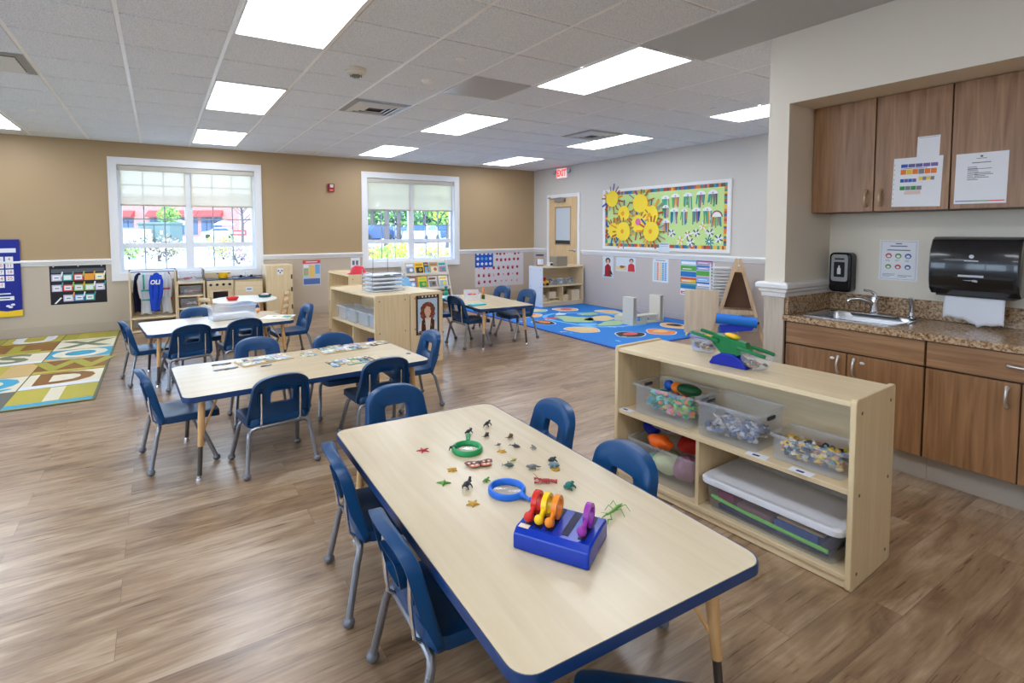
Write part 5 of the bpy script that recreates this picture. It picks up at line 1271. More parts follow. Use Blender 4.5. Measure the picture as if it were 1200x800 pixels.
# ------------------------------------------------------------------ hollow blocks on the blue rug
def hollow(name, lab, x, y, rz, sx, sy, sz, z=RH+.0015, lie=False):
    b = MB(); e = .016
    if not lie: b.box(-sx/2,-sx/2+e,-sy/2,sy/2,0,sz); b.box(sx/2-e,sx/2,-sy/2,sy/2,0,sz); b.box(-sx/2+e,sx/2-e,-sy/2,sy/2,0,e); b.box(-sx/2+e,sx/2-e,-sy/2,sy/2,sz-e,sz); b.box(-sx/2+e,sx/2-e,-.006,.006,e,sz-e)
    else: b.box(-sx/2,sx/2,-sy/2,sy/2,0,e); b.box(-sx/2,sx/2,-sy/2,sy/2,sz-e,sz); b.box(-sx/2,-sx/2+e,-sy/2,sy/2,e,sz-e); b.box(sx/2-e,sx/2,-sy/2,sy/2,e,sz-e); b.box(-.008,.008,-sy/2,sy/2,e,sz-e)
    return tag(b.build(name, mat('hollow_block_pale',(220,214,198),.5), loc=(x,y,z), rot=(0,0,R(rz)), smooth=0, bevel=.003), lab, 'block', 'hollow wooden blocks on the blue rug')
hollow('hollow_block','hollow wooden block standing upright on the blue rug, nearer the toy shelf',6.12,1.68,7,.10,.19,.41)
hollow('hollow_block','hollow wooden block standing upright on the blue rug, closer to the wall',6.68,1.66,7,.10,.19,.41)
hollow('hollow_block','hollow wooden block lying on the blue rug between the two upright blocks',6.40,1.66,-3,.44,.14,.13,lie=True)
hollow('hollow_block','long flat hollow block lying on the blue rug behind the upright blocks',6.52,2.12,20,.60,.14,.08,lie=True)

# ------------------------------------------------------------------ divider panel, drying rack, easel
vd = Vector((.54,-.84,0)).normalized(); va = math.atan2(vd.y, vd.x)
c_ = Vector((6.17,.75,0))+vd*.205
t = thing('divider_panel','plain birch panel standing on two feet beside the easel','panel',(c_.x,c_.y,RH+.002),va)
MB().box(-.215,.205,-.012,.012,.03,.605).build('board', wood('birch_ply',(214,192,160),(226,208,180),'Z',1.0,.45), t, smooth=0, bevel=.003)
for x in (-.18,.18): MB().box(x-.012,x+.012,-.09,.09,0,.0295).build('foot', maple, t, smooth=0, bevel=.003)
t = thing('drying_rack','white wire paper drying rack against the wall behind the easel','drying rack',(6.87,.63,RH+.001),R(-65))
for x in (-.18,.18):
    for y in (-.13,.13):
        q = MB(); q.cyl((x,y,0),(x,y,.93),.009,n=10); q.build('post', white, t)
wire = mat('white_wire',(232,232,228),.45)
for k in range(17):
    z = .16+k*.045; b = MB()
    b.tube([(-.175,-.13,z),(-.175,.13,z),(.175,.13,z),(.175,-.13,z),(-.175,-.13,z)],.004,6)
    for i in range(1,8): b.cyl((-.175+.35*i/8,-.13,z),(-.175+.35*i/8,.13,z),.0025,n=6)
    b.box(-.172,.05,-.125,.125,z+.003,z+.0045)
    b.build('wire_shelf', wire, t, smooth=40)
ez = thing('easel','wooden A-frame easel with a blue paper roll across it, next to the sink wall','easel',(6.15,-.01,.0),va)
em = wood('easel_ash',(190,160,124),(212,184,148),'Z',1.4,.45); chalk = mat('easel_board_brown',(112,78,56),.6,noise=(9,.12))
for yy in (0,.40):
    for s in (-1,1):
        q = MB(); ax = Vector((0,yy,1.045)); ft = Vector((s*.29,yy,0)); d = (ft-ax).normalized(); n_ = Vector((d.z,0,-d.x))*.017
        ls = [[ax+n_+Vector((0,-.014,0)), ax-n_+Vector((0,-.014,0)), ax-n_+Vector((0,.014,0)), ax+n_+Vector((0,.014,0))],[ft+n_+Vector((0,-.014,0)), ft-n_+Vector((0,-.014,0)), ft-n_+Vector((0,.014,0)), ft+n_+Vector((0,.014,0))]]
        q.loops([[p+Vector((s*.016,0,0)) for p in l] for l in ls]); q.build('leg', em, ez, smooth=0)
    q = MB(); q.pry([(-.05,.90),(.05,.90),(.036,.945),(-.036,.945)], yy-.010, yy+.010); q.build('top_brace', em, ez, smooth=0)
    q = MB(); q.pry([(-.178,.385),(.178,.385),(.164,.435),(-.164,.435)], yy-.010, yy+.010); q.build('cross_bar', em, ez, smooth=0)
for s in (-1,1):
    q = MB(); f = lambda z: .29*(1-z/1.045)+.012
    q.add([(s*f(.44),.015,.44),(s*f(.44),.385,.44),(s*f(.92),.385,.92),(s*f(.92),.015,.92)],[(0,1,2,3)]); q.build('board', chalk, ez, solid=.008, smooth=0)
q = MB(); q.pry([(-.155,.44),(.155,.44),(.036,.90),(-.036,.90)], .19, .20); q.build('inner_board', chalk, ez, smooth=0)
t = thing('paper_roll','bright blue paper roll resting across the easel legs','paper roll',Vector((6.15,-.01,0))+Matrix.Rotation(va,3,'Z')@Vector((0,-.085,.335)),va)
roll_b = mat('roll_blue',(24,120,220),.5)
q = MB(); q.cyl((-.235,0,0),(.215,0,-.03),.062,n=26); q.build('roll', roll_b, t); q = MB(); q.cyl((.2155,0,-.03),(.235,0,-.032),.018,n=12); q.build('core', navy, t)
q = MB(); q.add([(-.20,-.02,-.075),(.20,-.03,-.05),(.16,-.03,-.12),(-.16,-.03,-.17)],[(0,1,2,3)]); q.build('loose_end', mat('roll_blue_deep',(16,50,190),.5), t, solid=.004, smooth=0)

# ================================================================== WALL CHARTS
def yw(px0, px1, pyt, pyb):   # centre, width and height of a sheet on the back wall from its corners
    a = on_y(px0,pyt,YB); b = on_y(px1,pyb,YB); return (a.x+b.x)/2, (a.z+b.z)/2, b.x-a.x, a.z-b.z
# blue calendar pocket chart
cx_, cz_, w_, h_ = -1.80, .81, .80, 1.02
mk = [('poly',[(.0,.0),(1,.0),(1,.085),(.8,.07),(.6,.10),(.4,.075),(.2,.10),(.0,.08)],1)]
mk += [(.10,.50,.92,.94,2),(.70,.95,.83,.885,2),(.54,.68,.848,.864,2)]
nums = [['','','','1','2','3','4'],['5','6','7','8','9','10','11'],['12','13','14','15','16','17','18'],['19','20','21','22','23','24','25'],['26','27','28','29','30','31','']]
for r in range(5):
    for c in range(7):
        if nums[r][c]:
            u = .08+.84*(c+.5)/7; v = .745-.083*r
            mk += [(u-.05,u+.05,v-.033,v+.033,2),('text',nums[r][c],u,v,.055,3)]
mk += [(.70,.86,.293,.307,2),(.66,.90,.215,.265,2),(.71,.85,.234,.246,4)]
for u, v in ((.82,.14),(.88,.155),(.85,.125)): mk.append(('disc',u,v,.028,.014,2))
sheet('calendar_chart','blue calendar pocket chart with white date cards, cut by the picture edge','chart',(cx_,YB-.027,cz_),w_,h_,'y-',mk,[yellow,paper,red,ink],base=C('chart_blue',(16,32,140)))
# black pocket chart
cx_, cz_, w_, h_ = -.795,.69,.63,.545
card = [paper,C('card_teal',(60,160,150)),C('card_red',(214,70,76)),C('card_orange',(236,160,60)),C('card_yellow',(238,220,120)),C('card_lilac',(206,196,226)),C('card_green',(150,196,96)),C('card_blue',(70,150,214)),C('card_grey',(84,88,96))]
mk = [(.03,.97,.80,.90,9)]
for r, (v, cs) in enumerate([(.60,[6,2,3,4,5]),(.335,[6,3,7,7,6]),(.075,[0,6,8,2])]):
    for k, c in enumerate(cs):
        if c == 0: mk.append(('poly',[(.06,.03),(.09,.02),(.20,.17),(.17,.18)],1)); continue
        u0 = .03+.19*k
        mk += [(u0,u0+.178,v-.005,v+.165,c),(u0+.022,u0+.152,v+.02,v+.135,1),(u0+.05,u0+.125,v+.065,v+.085,9),('poly',[(u0+.155,v+.10),(u0+.18,v+.10),(u0+.205,v+.22),(u0+.18,v+.23)],[1,2,7,4][(k+r)%4])]
for u in (.07,.5,.92): mk.append(('disc',u,.96,.015,.012,1))
sheet('name_chart','black pocket chart with rows of name cards on the back wall','chart',(cx_,YB-.0004,cz_),w_,h_,'y-',mk,card,base=C('chart_black',(22,22,32)))
# poster with a red heading
cx_, cz_, w_, h_ = yw(354.5,376,305,333.5)
mk = [(0,1,.86,1,1),(.18,.82,.915,.945,2),(.05,.33,.70,.83,2),(.06,.32,.40,.68,4),(.37,.66,.32,.80,5),(.70,.96,.45,.82,3),(.04,.96,.04,.27,6)]+lines(.1,.9,.08,.24,3,2,rg,.4)+[(.39,.64,.52,.6,7),(.72,.94,.55,.62,8),(.08,.30,.5,.58,8)]
sheet('centre_poster','poster with a red heading and coloured blocks between the toy refrigerator and taller shelf','poster',(cx_,YB-.0004,cz_),w_,h_,'y-',mk,[C('poster_red',(214,80,84)),paper,C('poster_blue',(120,170,220)),C('poster_green',(150,190,120)),C('poster_yellow',(236,196,100)),C('poster_indigo',(84,112,176)),C('poster_ochre',(200,140,70)),C('poster_rose',(226,150,150))],base=C('poster_grey',(198,208,224)))
# handprint flag
cx_, cz_, w_, h_ = 6.24,.625,1.21,.73
mk = [(0,.36,.55,1,1)]
rr = random.Random(6)
for r in range(3):
    for k in range(4):
        u, v = .055+.083*k, .94-.145*r
        for a in range(5): mk.append(('disc',u+.016*math.cos(a*1.257),v+.026*math.sin(a*1.257),.012,.018,2 if r != 1 else (2 if k in (0,3) else 4)))
for r, (v, u0, n) in enumerate([(.93,.43,7),(.74,.43,6),(.52,.06,9),(.32,.06,9),(.13,.06,8)]):
    for k in range(n):
        u = u0+(.96-u0)*(k+.1)/n+rr.uniform(-.008,.008); s = rr.choice([1,1,.9,.6])
        mk.append(('disc',u,v+rr.uniform(-.02,.02),.024*s,.038*s,3 if s > .7 else 5))
        for a in range(4): mk.append(('disc',u+.02*s*math.cos(.5+a*.8),v+.045*s*math.sin(.5+a*.8)*.8+.01,.006,.016*s,3 if s > .7 else 5))
sheet('handprint_flag','big paper flag of red dots with a blue starry corner on the back wall','flag',(cx_,YB-.0004,cz_),w_,h_,'y-',mk,[C('flag_blue',(24,86,190)),paper,C('flag_red',(172,34,58)),sky,C('flag_pink',(206,150,170))],base=C('flag_white',(220,216,220)))
# right-wall posters
def xw(px0, px1, pyt, pyb):
    a = on_x(px0,pyt,XR); b = on_x(px1,pyb,XR); return (a.y+b.y)/2, (a.z+b.z)/2, a.y-b.y, a.z-b.z
cy2, cz_, w_, h_ = xw(706.5,718.5,299.5,325.5)
mk = [('disc',.5,.78,.24,.14,1),('disc',.5,.74,.15,.11,2),('poly',[(.2,.05),(.8,.05),(.78,.50),(.6,.62),(.4,.62),(.22,.50)],3),('poly',[(.65,.20),(.95,.12),(.92,.22),(.7,.42)],4),(.1,.9,.03,.12,5),('disc',.5,.38,.14,.08,4),('disc',.45,.75,.02,.012,4),('disc',.55,.75,.02,.012,4)]
sheet('girl_poster','poster of a dark-haired child in red, nearest the door below the chair rail','poster',(XR-.0004,cy2,cz_),w_,h_,'x-',mk,[C('print_hair',(44,30,28)),skin,C('print_red',(160,30,40)),C('print_charcoal',(50,48,54)),C('print_turq',(60,160,190))],back=-.0008,base=C('poster_mist',(214,220,226)))
cy2, cz_, w_, h_ = xw(722,744.5,301,319)
mk = [('disc',.80,.78,.11,.16,1),('disc',.80,.72,.075,.13,2),('poly',[(.62,.02),(.98,.02),(.95,.48),(.86,.58),(.74,.58),(.65,.48)],3),(.02,.55,.08,.35,4),('disc',.32,.32,.12,.10,5),('disc',.38,.30,.06,.06,3),('poly',[(.2,.3),(.5,.34),(.48,.4),(.22,.38)],6)]
sheet('snack_poster','wide poster of a child in red beside a plate of food below the bulletin board','poster',(XR-.0004,cy2,cz_),w_,h_,'x-',mk,[C('print_hair2',(60,70,84)),skin,C('print_crimson',(206,56,66)),C('print_sand',(226,206,150)),C('print_olive',(120,110,60)),C('print_brown',(150,100,60))],back=-.0008,base=C('poster_mist',(214,220,226)))
cy2, cz_, w_, h_ = xw(765,783,302.5,331.5)
mk = []
for c, m_ in ((0,1),(1,2),(2,3),(3,4),(4,4)):
    for r in range(12): mk.append((.10+.165*c,.235+.165*c,.08+.064*r,.128+.064*r,m_))
mk.append((.2,.8,.90,.94,5))
sheet('number_poster','poster of narrow coloured number columns below the bulletin board','poster',(XR-.0004,cy2,cz_),w_,h_,'x-',mk,[C('col_aqua',(160,206,210)),C('col_rose',(226,120,140)),C('col_yellow',(238,206,120)),C('col_blue',(90,160,214)),C('col_grey',(150,156,166))],back=-.0008,base=C('poster_white',(224,230,234)))
cols8 = [C('strip_sky',(120,190,226)),C('strip_green',(90,170,70)),C('strip_blue',(40,120,190)),C('strip_yellow',(236,206,60)),C('strip_teal',(70,160,150)),C('strip_plum',(140,60,110)),C('strip_lilac',(190,160,206)),C('strip_red',(206,70,60)),paper]
def strips(name, lab, px0, px1, pyt, pyb, seq):
    cy2, cz_, w_, h_ = xw(px0,px1,pyt,pyb); mk = []; n = len(seq)
    for i, (a, b) in enumerate(seq):
        v1 = 1-i/n; v0 = 1-(i+.9)/n
        mk += [(0,1,v0,v1,a),(.04,.96,v0+.02,v0+(v1-v0)*.62,b),(.12,.7,v0+(v1-v0)*.28,v0+(v1-v0)*.42,9)]
    sheet(name, lab, 'poster', (XR-.0004,cy2,cz_), w_, h_, 'x-', mk, cols8, base=C('poster_white',(224,230,234)))
strips('word_strip_chart','column of sky, green and yellow word strips beside the easel',798,815.5,303.5,347,[(1,9),(2,2),(3,1),(8,4),(5,3),(9,8)])
strips('word_strip_chart','column of plum, lilac and green word strips, nearer the drying rack',816.5,834.5,304,338,[(6,7),(3,7),(2,4),(7,1),(3,9)])

# ================================================================== BULLETIN BOARD
by0_, by1_, bz0, bz1 = .73, 3.265, 1.075, 2.14
t = thing('bulletin_board','white-framed green bulletin board covered in paper suns and rain clouds','bulletin board',(XR,(by0_+by1_)/2,(bz0+bz1)/2))
hw, hh = (by1_-by0_)/2, (bz1-bz0)/2
fr = MB()
for a,b,c,d in ((-hw,-hw+.06,-hh,hh),(hw-.06,hw,-hh,hh),(-hw+.06,hw-.06,hh-.05,hh),(-hw+.06,hw-.06,-hh,-hh+.05)): fr.box(-.028,-.0005,a,b,c,d)
fr.build('frame', trim_white, t, smooth=0, bevel=.004)
MB().box(-.012,-.0005,-hw+.06,hw-.06,-hh+.05,hh-.05).build('board', C('board_green',(202,230,152),.8), t, smooth=0)
bd = MB(); bc = [C('border_blue',(50,110,170)),C('border_orange',(226,130,60)),C('border_yellow',(236,196,70)),C('border_teal',(60,150,150)),C('border_red',(206,80,70)),C('border_brown',(110,90,80))]
rr = random.Random(12); iw, ih = hw-.062, hh-.052
def bstrip(n, f):
    for i in range(n):
        a, b = i/n, (i+1)/n; f(a, b, rr.randrange(6))
bstrip(64, lambda a,b,c: (bd.box(-.014,-.0122,-iw+2*iw*a,-iw+2*iw*b,ih-.052,ih,c), bd.box(-.014,-.0122,-iw+2*iw*a,-iw+2*iw*b,-ih,-ih+.052,rr.randrange(6))))
bstrip(24, lambda a,b,c: (bd.box(-.0138,-.0122,-iw,-iw+.052,-ih+.052+(2*ih-.104)*a,-ih+.052+(2*ih-.104)*b,c), bd.box(-.0138,-.0122,iw-.052,iw,-ih+.052+(2*ih-.104)*a,-ih+.052+(2*ih-.104)*b,rr.randrange(6))))
bd.build('border_strip', bc, t, smooth=0)
X0 = XR-.0155
sun_y = C('sun_yellow',(250,222,66),.8); sun_m = [sun_y, C('ray_brown',(170,110,60),.8), C('ray_red',(196,76,60),.8), C('ray_blue',(50,90,170),.8), C('ray_grey',(150,150,146),.8), C('face_pink',(220,110,170),.8), C('ray_orange',(240,160,40),.8)]
def bpt(px_, py_): p = on_x(px_, py_, X0); return p.y, p.z
suns = [(718,233,.145,'nearest the top corner of the board by the door'),(731.5,250,.135,'with a ring of dark rays, below the corner sun'),(751,238,.16,'highest in the middle, with a tall top ray'),(762.5,252,.17,'the biggest, at the inner edge of the sun group'),(720,270,.135,'lowest, close to the bottom corner by the door'),(731,271,.165,'with short brown rays along the bottom'),(748.5,262,.15,'with a pink patch on its face'),(764,271,.165,'bottom of the group, with long purple-brown rays')]
for i, (px_, py_, r, lab) in enumerate(suns):
    y, z = bpt(px_, py_); rr = random.Random(30+i); b = MB(); dx = -.0010*(i%3)
    n = rr.randint(11,16)
    for k in range(n):
        a = 2*PI*k/n+rr.uniform(-.1,.1); l = r*rr.uniform(1.45,1.95); w_ = rr.uniform(.010,.017); c, s = math.cos(a), math.sin(a); q_ = r*.75
        b.add([(dx-.0005-k*2e-5,q_*c-w_*s,q_*s+w_*c),(dx-.0005-k*2e-5,q_*c+w_*s,q_*s-w_*c),(dx-.0005-k*2e-5,l*c+w_*s,l*s-w_*c),(dx-.0005-k*2e-5,l*c-w_*s,l*s+w_*c)],[(0,1,2,3)],rr.choice([1,1,2,3,4,6,1]))
    b.add([(dx-.0012,r*math.cos(2*PI*k/26)*rr.uniform(.95,1.03),r*math.sin(2*PI*k/26)*rr.uniform(.95,1.03)) for k in range(26)],[tuple(range(26))],0)
    b.box(0,.0165,-.008,.008,-.008-(.08 if i == 7 else 0),.008-(.08 if i == 7 else 0),0)
    if i == 6: b.add([(dx-.0016,y_,z_) for y_,z_ in circ(0,.03,.06,12)],[tuple(range(12))],5)
    elif i % 2: b.add([(dx-.0016,y_*.9,z_) for y_,z_ in circ(.02,.0,.04,10)],[tuple(range(10))],6)
    tag(b.build('paper_sun', sun_m, loc=(XR-.030-.0006*i,y,z), smooth=0, fix=False), 'yellow paper sun '+lab, 'paper craft', 'paper suns on the bulletin board')
cl_m = [paper, C('rib_teal',(60,160,150),.8), C('rib_green',(90,180,110),.8), C('rib_mauve',(150,110,130),.8), C('rib_orange',(226,150,70),.8), C('rib_navy',(40,80,140),.8), C('rib_pale',(200,206,200),.8), C('cloud_grey',(170,170,176),.8)]
clouds = [(780,233,'first of the top row'),(791.5,231,'second of the top row'),(806,230,'third of the top row'),(821.5,228,'fourth of the top row'),(835.5,227,'last of the top row'),(780,243.5,'small, below the first of the top row'),(790,248,'second of the middle row'),(816,247.5,'middle of the middle row'),(829,247,'next to last of the middle row'),(802,248,'plain, between two ribboned ones of the middle row'),(780,261,'lowest, at the inner edge'),(840,254,'rainbow-topped, at the outer edge')]
for i, (px_, py_, lab) in enumerate(clouds):
    y, z = bpt(px_, py_); rr = random.Random(60+i); b = MB(); w_ = .075 if i not in (5,9) else .06
    for k in range(7):
        yy = -w_*.8+1.6*w_*k/6; l = rr.uniform(.11,.21); c = rr.choice([1,1,2,3,3,4,5,6]); sk_ = rr.uniform(-.02,.02)
        b.add([(-.0004-k*2e-5,yy-.010,-.0),(-.0004-k*2e-5,yy+.010,-.0),(-.0004-k*2e-5,yy+.010+sk_,-l),(-.0004-k*2e-5,yy-.010+sk_,-l)],[(0,1,2,3)],c)
    pts = []
    for k in range(24):
        a = PI*k/23; rr_ = w_*(1+.10*abs(math.sin(4*a))); pts.append((-.0010,rr_*math.cos(a),rr_*.75*math.sin(a)))
    if i == 11:
        for q_, (ra, c) in enumerate(((1.25,5),(1.1,4),(.95,0))): b.add([(-.0010-q_*.0002,w_*ra*math.cos(PI*k/20),w_*ra*math.sin(PI*k/20)) for k in range(21)],[tuple(range(21))],c)
    else:
        b.add(pts,[tuple(range(24))],0); b.add([(-.0014,y_,z_) for y_,z_ in circ(0,.018,.014,8)],[tuple(range(8))],7)
    tag(b.build('paper_cloud', cl_m, loc=(X0,y,z), smooth=0, fix=False, solid=.0006), 'white paper rain cloud with ribbons, '+lab, 'paper craft', 'paper rain clouds on the bulletin board')
fl_m = [paper, C('pet_navy',(40,80,130),.8), C('pet_teal',(40,140,150),.8), C('pet_yellow',(230,200,70),.8), C('pet_rust',(180,110,60),.8)]
fls = [(797,282,3,'at the start of the bottom row'),(806,275,4,'above the start of the bottom row'),(809,284,1,'second of the bottom row, low down'),(816,273,1,'high in the flower group'),(824,265,3,'topmost, with a yellow heart'),(832,273,1,'right of the high one, pale'),(831,283,2,'teal-rayed, the boldest'),(842,280,1,'last of the bottom row'),(787,273,1,'alone beside the lowest cloud')]
for i, (px_, py_, c, lab) in enumerate(fls):
    y, z = bpt(px_, py_); rr = random.Random(90+i); b = MB()
    for k in range(9):
        a = 2*PI*k/9; l = rr.uniform(.055,.085); cs, s = math.cos(a), math.sin(a); w_ = .009
        b.add([(-.0004-k*3e-5,.012*cs-w_*s,.012*s+w_*cs),(-.0004-k*3e-5,.012*cs+w_*s,.012*s-w_*cs),(-.0004-k*3e-5,l*cs+w_*s,l*s-w_*cs),(-.0004-k*3e-5,l*cs-w_*s,l*s+w_*cs)],[(0,1,2,3)],(c if k%2 else 0) if i != 6 else 2)
    b.add([(-.0010,y_,z_) for y_,z_ in circ(0,0,.018,10)],[tuple(range(10))],3 if c == 3 else 0)
    tag(b.build('paper_flower', fl_m, loc=(X0,y,z), smooth=0, fix=False, solid=.0006), 'small paper flower '+lab+' on the bulletin board', 'paper craft', 'paper flowers on the bulletin board')
y, z = bpt(779,290); sheet('title_card','white card over the bottom frame of the bulletin board','card',(XR-.030,y,z),.20,.155,'x-',[(.08,.92,.80,.92,1),(.1,.9,.62,.66,1)],[C('card_print',(150,156,190))], base=C('card_pale',(214,226,234)))
# ================================================================== OUTSIDE, BEYOND THE WINDOWS
conc = mat('sunlit_concrete', (205,204,200), 0.8, noise=(0.8,0.06)); lawn_m = mat('lawn_green', (176,196,120), 0.9, noise=(3,0.2))
def gz(y): return -.15 if y < 12 else min(.5, -.15+(y-12)*.025)
gp = MB()
gp.grid(lambda a, b: (-90+180*a, (YB+.2)+135*b**1.5, gz((YB+.2)+135*b**1.5)), 6, 40)
gp.quad((-90,-60,-.15),(90,-60,-.15),(90,YB+.2,-.15),(-90,YB+.2,-.15))
struct(gp.build('ground_outside', conc))
def outp(px_, py_, D):
    """point D metres from the camera plane along the pixel's ray, set on the ground outside"""
    d = ray(px_, py_); d = d/d.dot(fw); p = CAMP+d*D; return Vector((p.x,p.y,gz(p.y)))
FA = math.atan2(-fw.x, fw.y)     # yaw that faces the building
lw = MB()
a, b_, c_, d_ = outp(205,280,70), outp(300,280,70), outp(305,279,42), outp(220,279,42)
lw.prz([(p.x,p.y) for p in (d_,c_,b_,a)], .45, .56)
struct(lw.build('lawn_outside', lawn_m, smooth=0))
# utility boxes
p = outp(181,282,38); t = thing('utility_box','big grey-green utility box standing outside the first window','utility box',p,FA)
ug = mat('utility_green',(104,122,116),.6)
MB().box(-1.15,1.15,0,1.6,0,1.45).build('cabinet', ug, t, smooth=0, bevel=.03); MB().box(-1.2,1.2,-.08,1.66,1.4505,1.62).build('hood', ug, t, smooth=0, bevel=.03)
MB().box(-.02,.02,-.02,-.001,.1,1.4).build('door_seam', C('seam',(60,84,82)), t, smooth=0); MB().box(.45,.62,-.03,-.001,.75,1.0).build('notice_plate', white, t, smooth=0)
p = outp(152,282,36); t = thing('utility_cabinet','pale grey utility cabinet beside the green utility box outside','utility box',p,FA)
MB().box(-.75,.75,0,1.2,0,1.15).build('cabinet', C('utility_pale',(214,216,220),.6), t, smooth=0, bevel=.02); MB().box(-.8,.8,-.05,1.25,1.1505,1.22).build('hood', C('utility_lid',(120,128,130),.6), t, smooth=0)
# brick cafe building
brick = bpy.data.materials.new('brick_facade'); brick.use_nodes = True
bn = brick.node_tree; bt = bn.nodes.new('ShaderNodeTexBrick'); bt.inputs['Scale'].default_value = 4; bt.inputs['Color1'].default_value = srgb((156,84,72))+(1,); bt.inputs['Color2'].default_value = srgb((176,104,90))+(1,); bt.inputs['Mortar'].default_value = srgb((200,180,168))+(1,)
tc_ = bn.nodes.new('ShaderNodeTexCoord'); mp_ = bn.nodes.new('ShaderNodeMapping'); mp_.inputs['Rotation'].default_value = (PI/2,0,0); bn.links.new(tc_.outputs['Object'], mp_.inputs['Vector']); bn.links.new(mp_.outputs['Vector'], bt.inputs['Vector']); bn.links.new(bt.outputs['Color'], bn.nodes['Principled BSDF'].inputs['Base Color'])
p = outp(205,276,98); t = thing('street_building','brick building with red awnings and dark shop windows across the street outside','building',p,FA)
MB().box(-22,12,0,12,0,7.5).build('facade', brick, t, smooth=0); MB().box(-22.3,12.3,-.3,12.3,7.5005,8).build('parapet', C('parapet',(190,180,170)), t, smooth=0)
shop = mat('shop_glass',(70,92,120),.1); awn = C('awning_red',(190,70,64),.8)
for x in (-9.5,-2.6,2.4,6.9):
    o = MB().box(x-1.9,x+1.9,-.06,-.001,.4,3.6).build('window', shop, t, smooth=0)
    f = MB()
    for xx in (x-.9,x+.0,x+.9): f.box(xx-.06,xx+.06,-.10,-.0605,.4,3.6)
    f.box(x-1.9,x+1.9,-.10,-.0605,2.6,2.72); f.build('mullion', C('mullion_dark',(56,60,70)), o, smooth=0)
    b = MB(); b.prx([(-.001,4.9),(-.001,3.9),(-1.2,3.7),(-1.2,3.95)], x-2.2, x+2.2); b.build('awning', awn, t, smooth=0)
def umbrella(px_, py_, D, lab):
    p = outp(px_,py_,D); t = thing('patio_umbrella',lab,'umbrella',p)
    b = MB(); b.lathe([(1.5,2.1),(1.52,2.0),(1.5,2.1),(.8,2.5),(.05,2.75)],n=8); b.build('canopy', C('canopy_white',(240,240,240)), t, smooth=0); b = MB(); b.cyl((0,0,0),(0,0,2.7),.03,n=8); b.build('pole', steel_grey, t)
umbrella(211,270,80,'white patio umbrella outside, left of the window mullion'); umbrella(263,270,84,'white patio umbrella outside, above the parked white car')
def car(px_, py_, D, lab, m, rz, L_=4.4):
    p = outp(px_,py_,D); t = thing('parked_car',lab,'car',p,FA+R(rz),None)
    b = MB(); pr = [(-2.2,.30),(-2.15,.80),(-1.9,.95),(-1.2,1.0),(-.55,1.45),(.9,1.48),(1.6,1.02),(2.1,.92),(2.2,.6),(2.15,.30)]
    def lp(y, sx, dz): return [(x*sx*L_/4.4,y,z-(dz if z > 1.1 else 0)) for x,z in pr]
    b.loops([lp(-.86,.97,.02),lp(-.80,1,0),lp(.80,1,0),lp(.86,.97,.02)]); b.build('body', m, t, smooth=30)
    gl = MB()
    for y in (-.875,.865): gl.prism([(-.95,1.05),(-.5,1.38),(.85,1.40),(1.3,1.05)], lambda a,b,y=y: (a*L_/4.4,y,b), lambda a,b,y=y: (a*L_/4.4,y+.010,b))
    gl.build('side_glass', shop, t, smooth=0)
    b = MB(); b.add([(-1.22*L_/4.4,-.7,1.03),(-1.22*L_/4.4,.7,1.03),(-.60*L_/4.4,.62,1.445),(-.60*L_/4.4,-.62,1.445)],[(0,1,2,3)]); b.build('windscreen', shop, t, smooth=0, solid=.02)
    for x in (-1.35,1.35):
        for y in (-.80,.80):
            b = MB(); b.cyl((x*L_/4.4,y-.10,.32),(x*L_/4.4,y+.10,.32),.32,n=20); b.build('wheel', C('tyre_dark',(44,46,50)), t)
    return t
cw = C('car_white',(226,228,232),.2); cbl = C('car_blue',(70,92,130),.2); cdk = C('car_dark',(60,66,78),.2); csv = C('car_silver',(170,178,186),.2); crd = C('car_maroon',(140,80,84),.2)
car(258,277,70,'white car parked outside the first window',cw,20)
car(441,278,66,'maroon car parked in the row outside the second window',crd,80); car(457,277,58,'silver car in the row outside, behind a tree trunk',csv,85); car(474,277,68,'dark blue car in the row outside, left of the mullion',cbl,85); car(492,277,58,'dark car in the row outside, right of the mullion',cdk,85); car(509,276,66,'pale car at the far right of the outside row',cw,85)
car(436,296,46,'blue-grey car close outside, low in the second window',cbl,60); car(495,296,44,'silver car close outside behind the book display window',csv,75); car(521,295,50,'dark blue car close outside at the edge of the second window',cbl,85)
# trees and shrubs
leaf_a = mat('leaf_light',(150,190,96),.8); leaf_b = mat('leaf_mid',(104,150,84),.8); leaf_y = mat('leaf_yellow',(206,206,80),.8); leaf_t = mat('leaf_tan',(186,172,140),.8); leaf_d = mat('leaf_deep',(70,112,66),.8); bark = mat('bark_grey',(96,86,84),.9)
def leafy(rr, b, c, r, n, s, nm):
    for i in range(n):
        u = Vector((rr.gauss(0,1),rr.gauss(0,1),rr.gauss(0,1))).normalized()*(rr.random()**.45); p = Vector((c[0]+u.x*r[0],c[1]+u.y*r[1],c[2]+u.z*r[2]))
        a = Vector((rr.gauss(0,1),rr.gauss(0,1),rr.gauss(0,1))).normalized(); d = a.cross(Vector((rr.gauss(0,1),rr.gauss(0,1),rr.gauss(0,1)))).normalized(); k = s*rr.uniform(.6,1.2)
        b.add([p-a*k,p+d*k*.5,p+a*k,p-d*k*.5],[(0,1,2,3)],rr.randrange(nm))
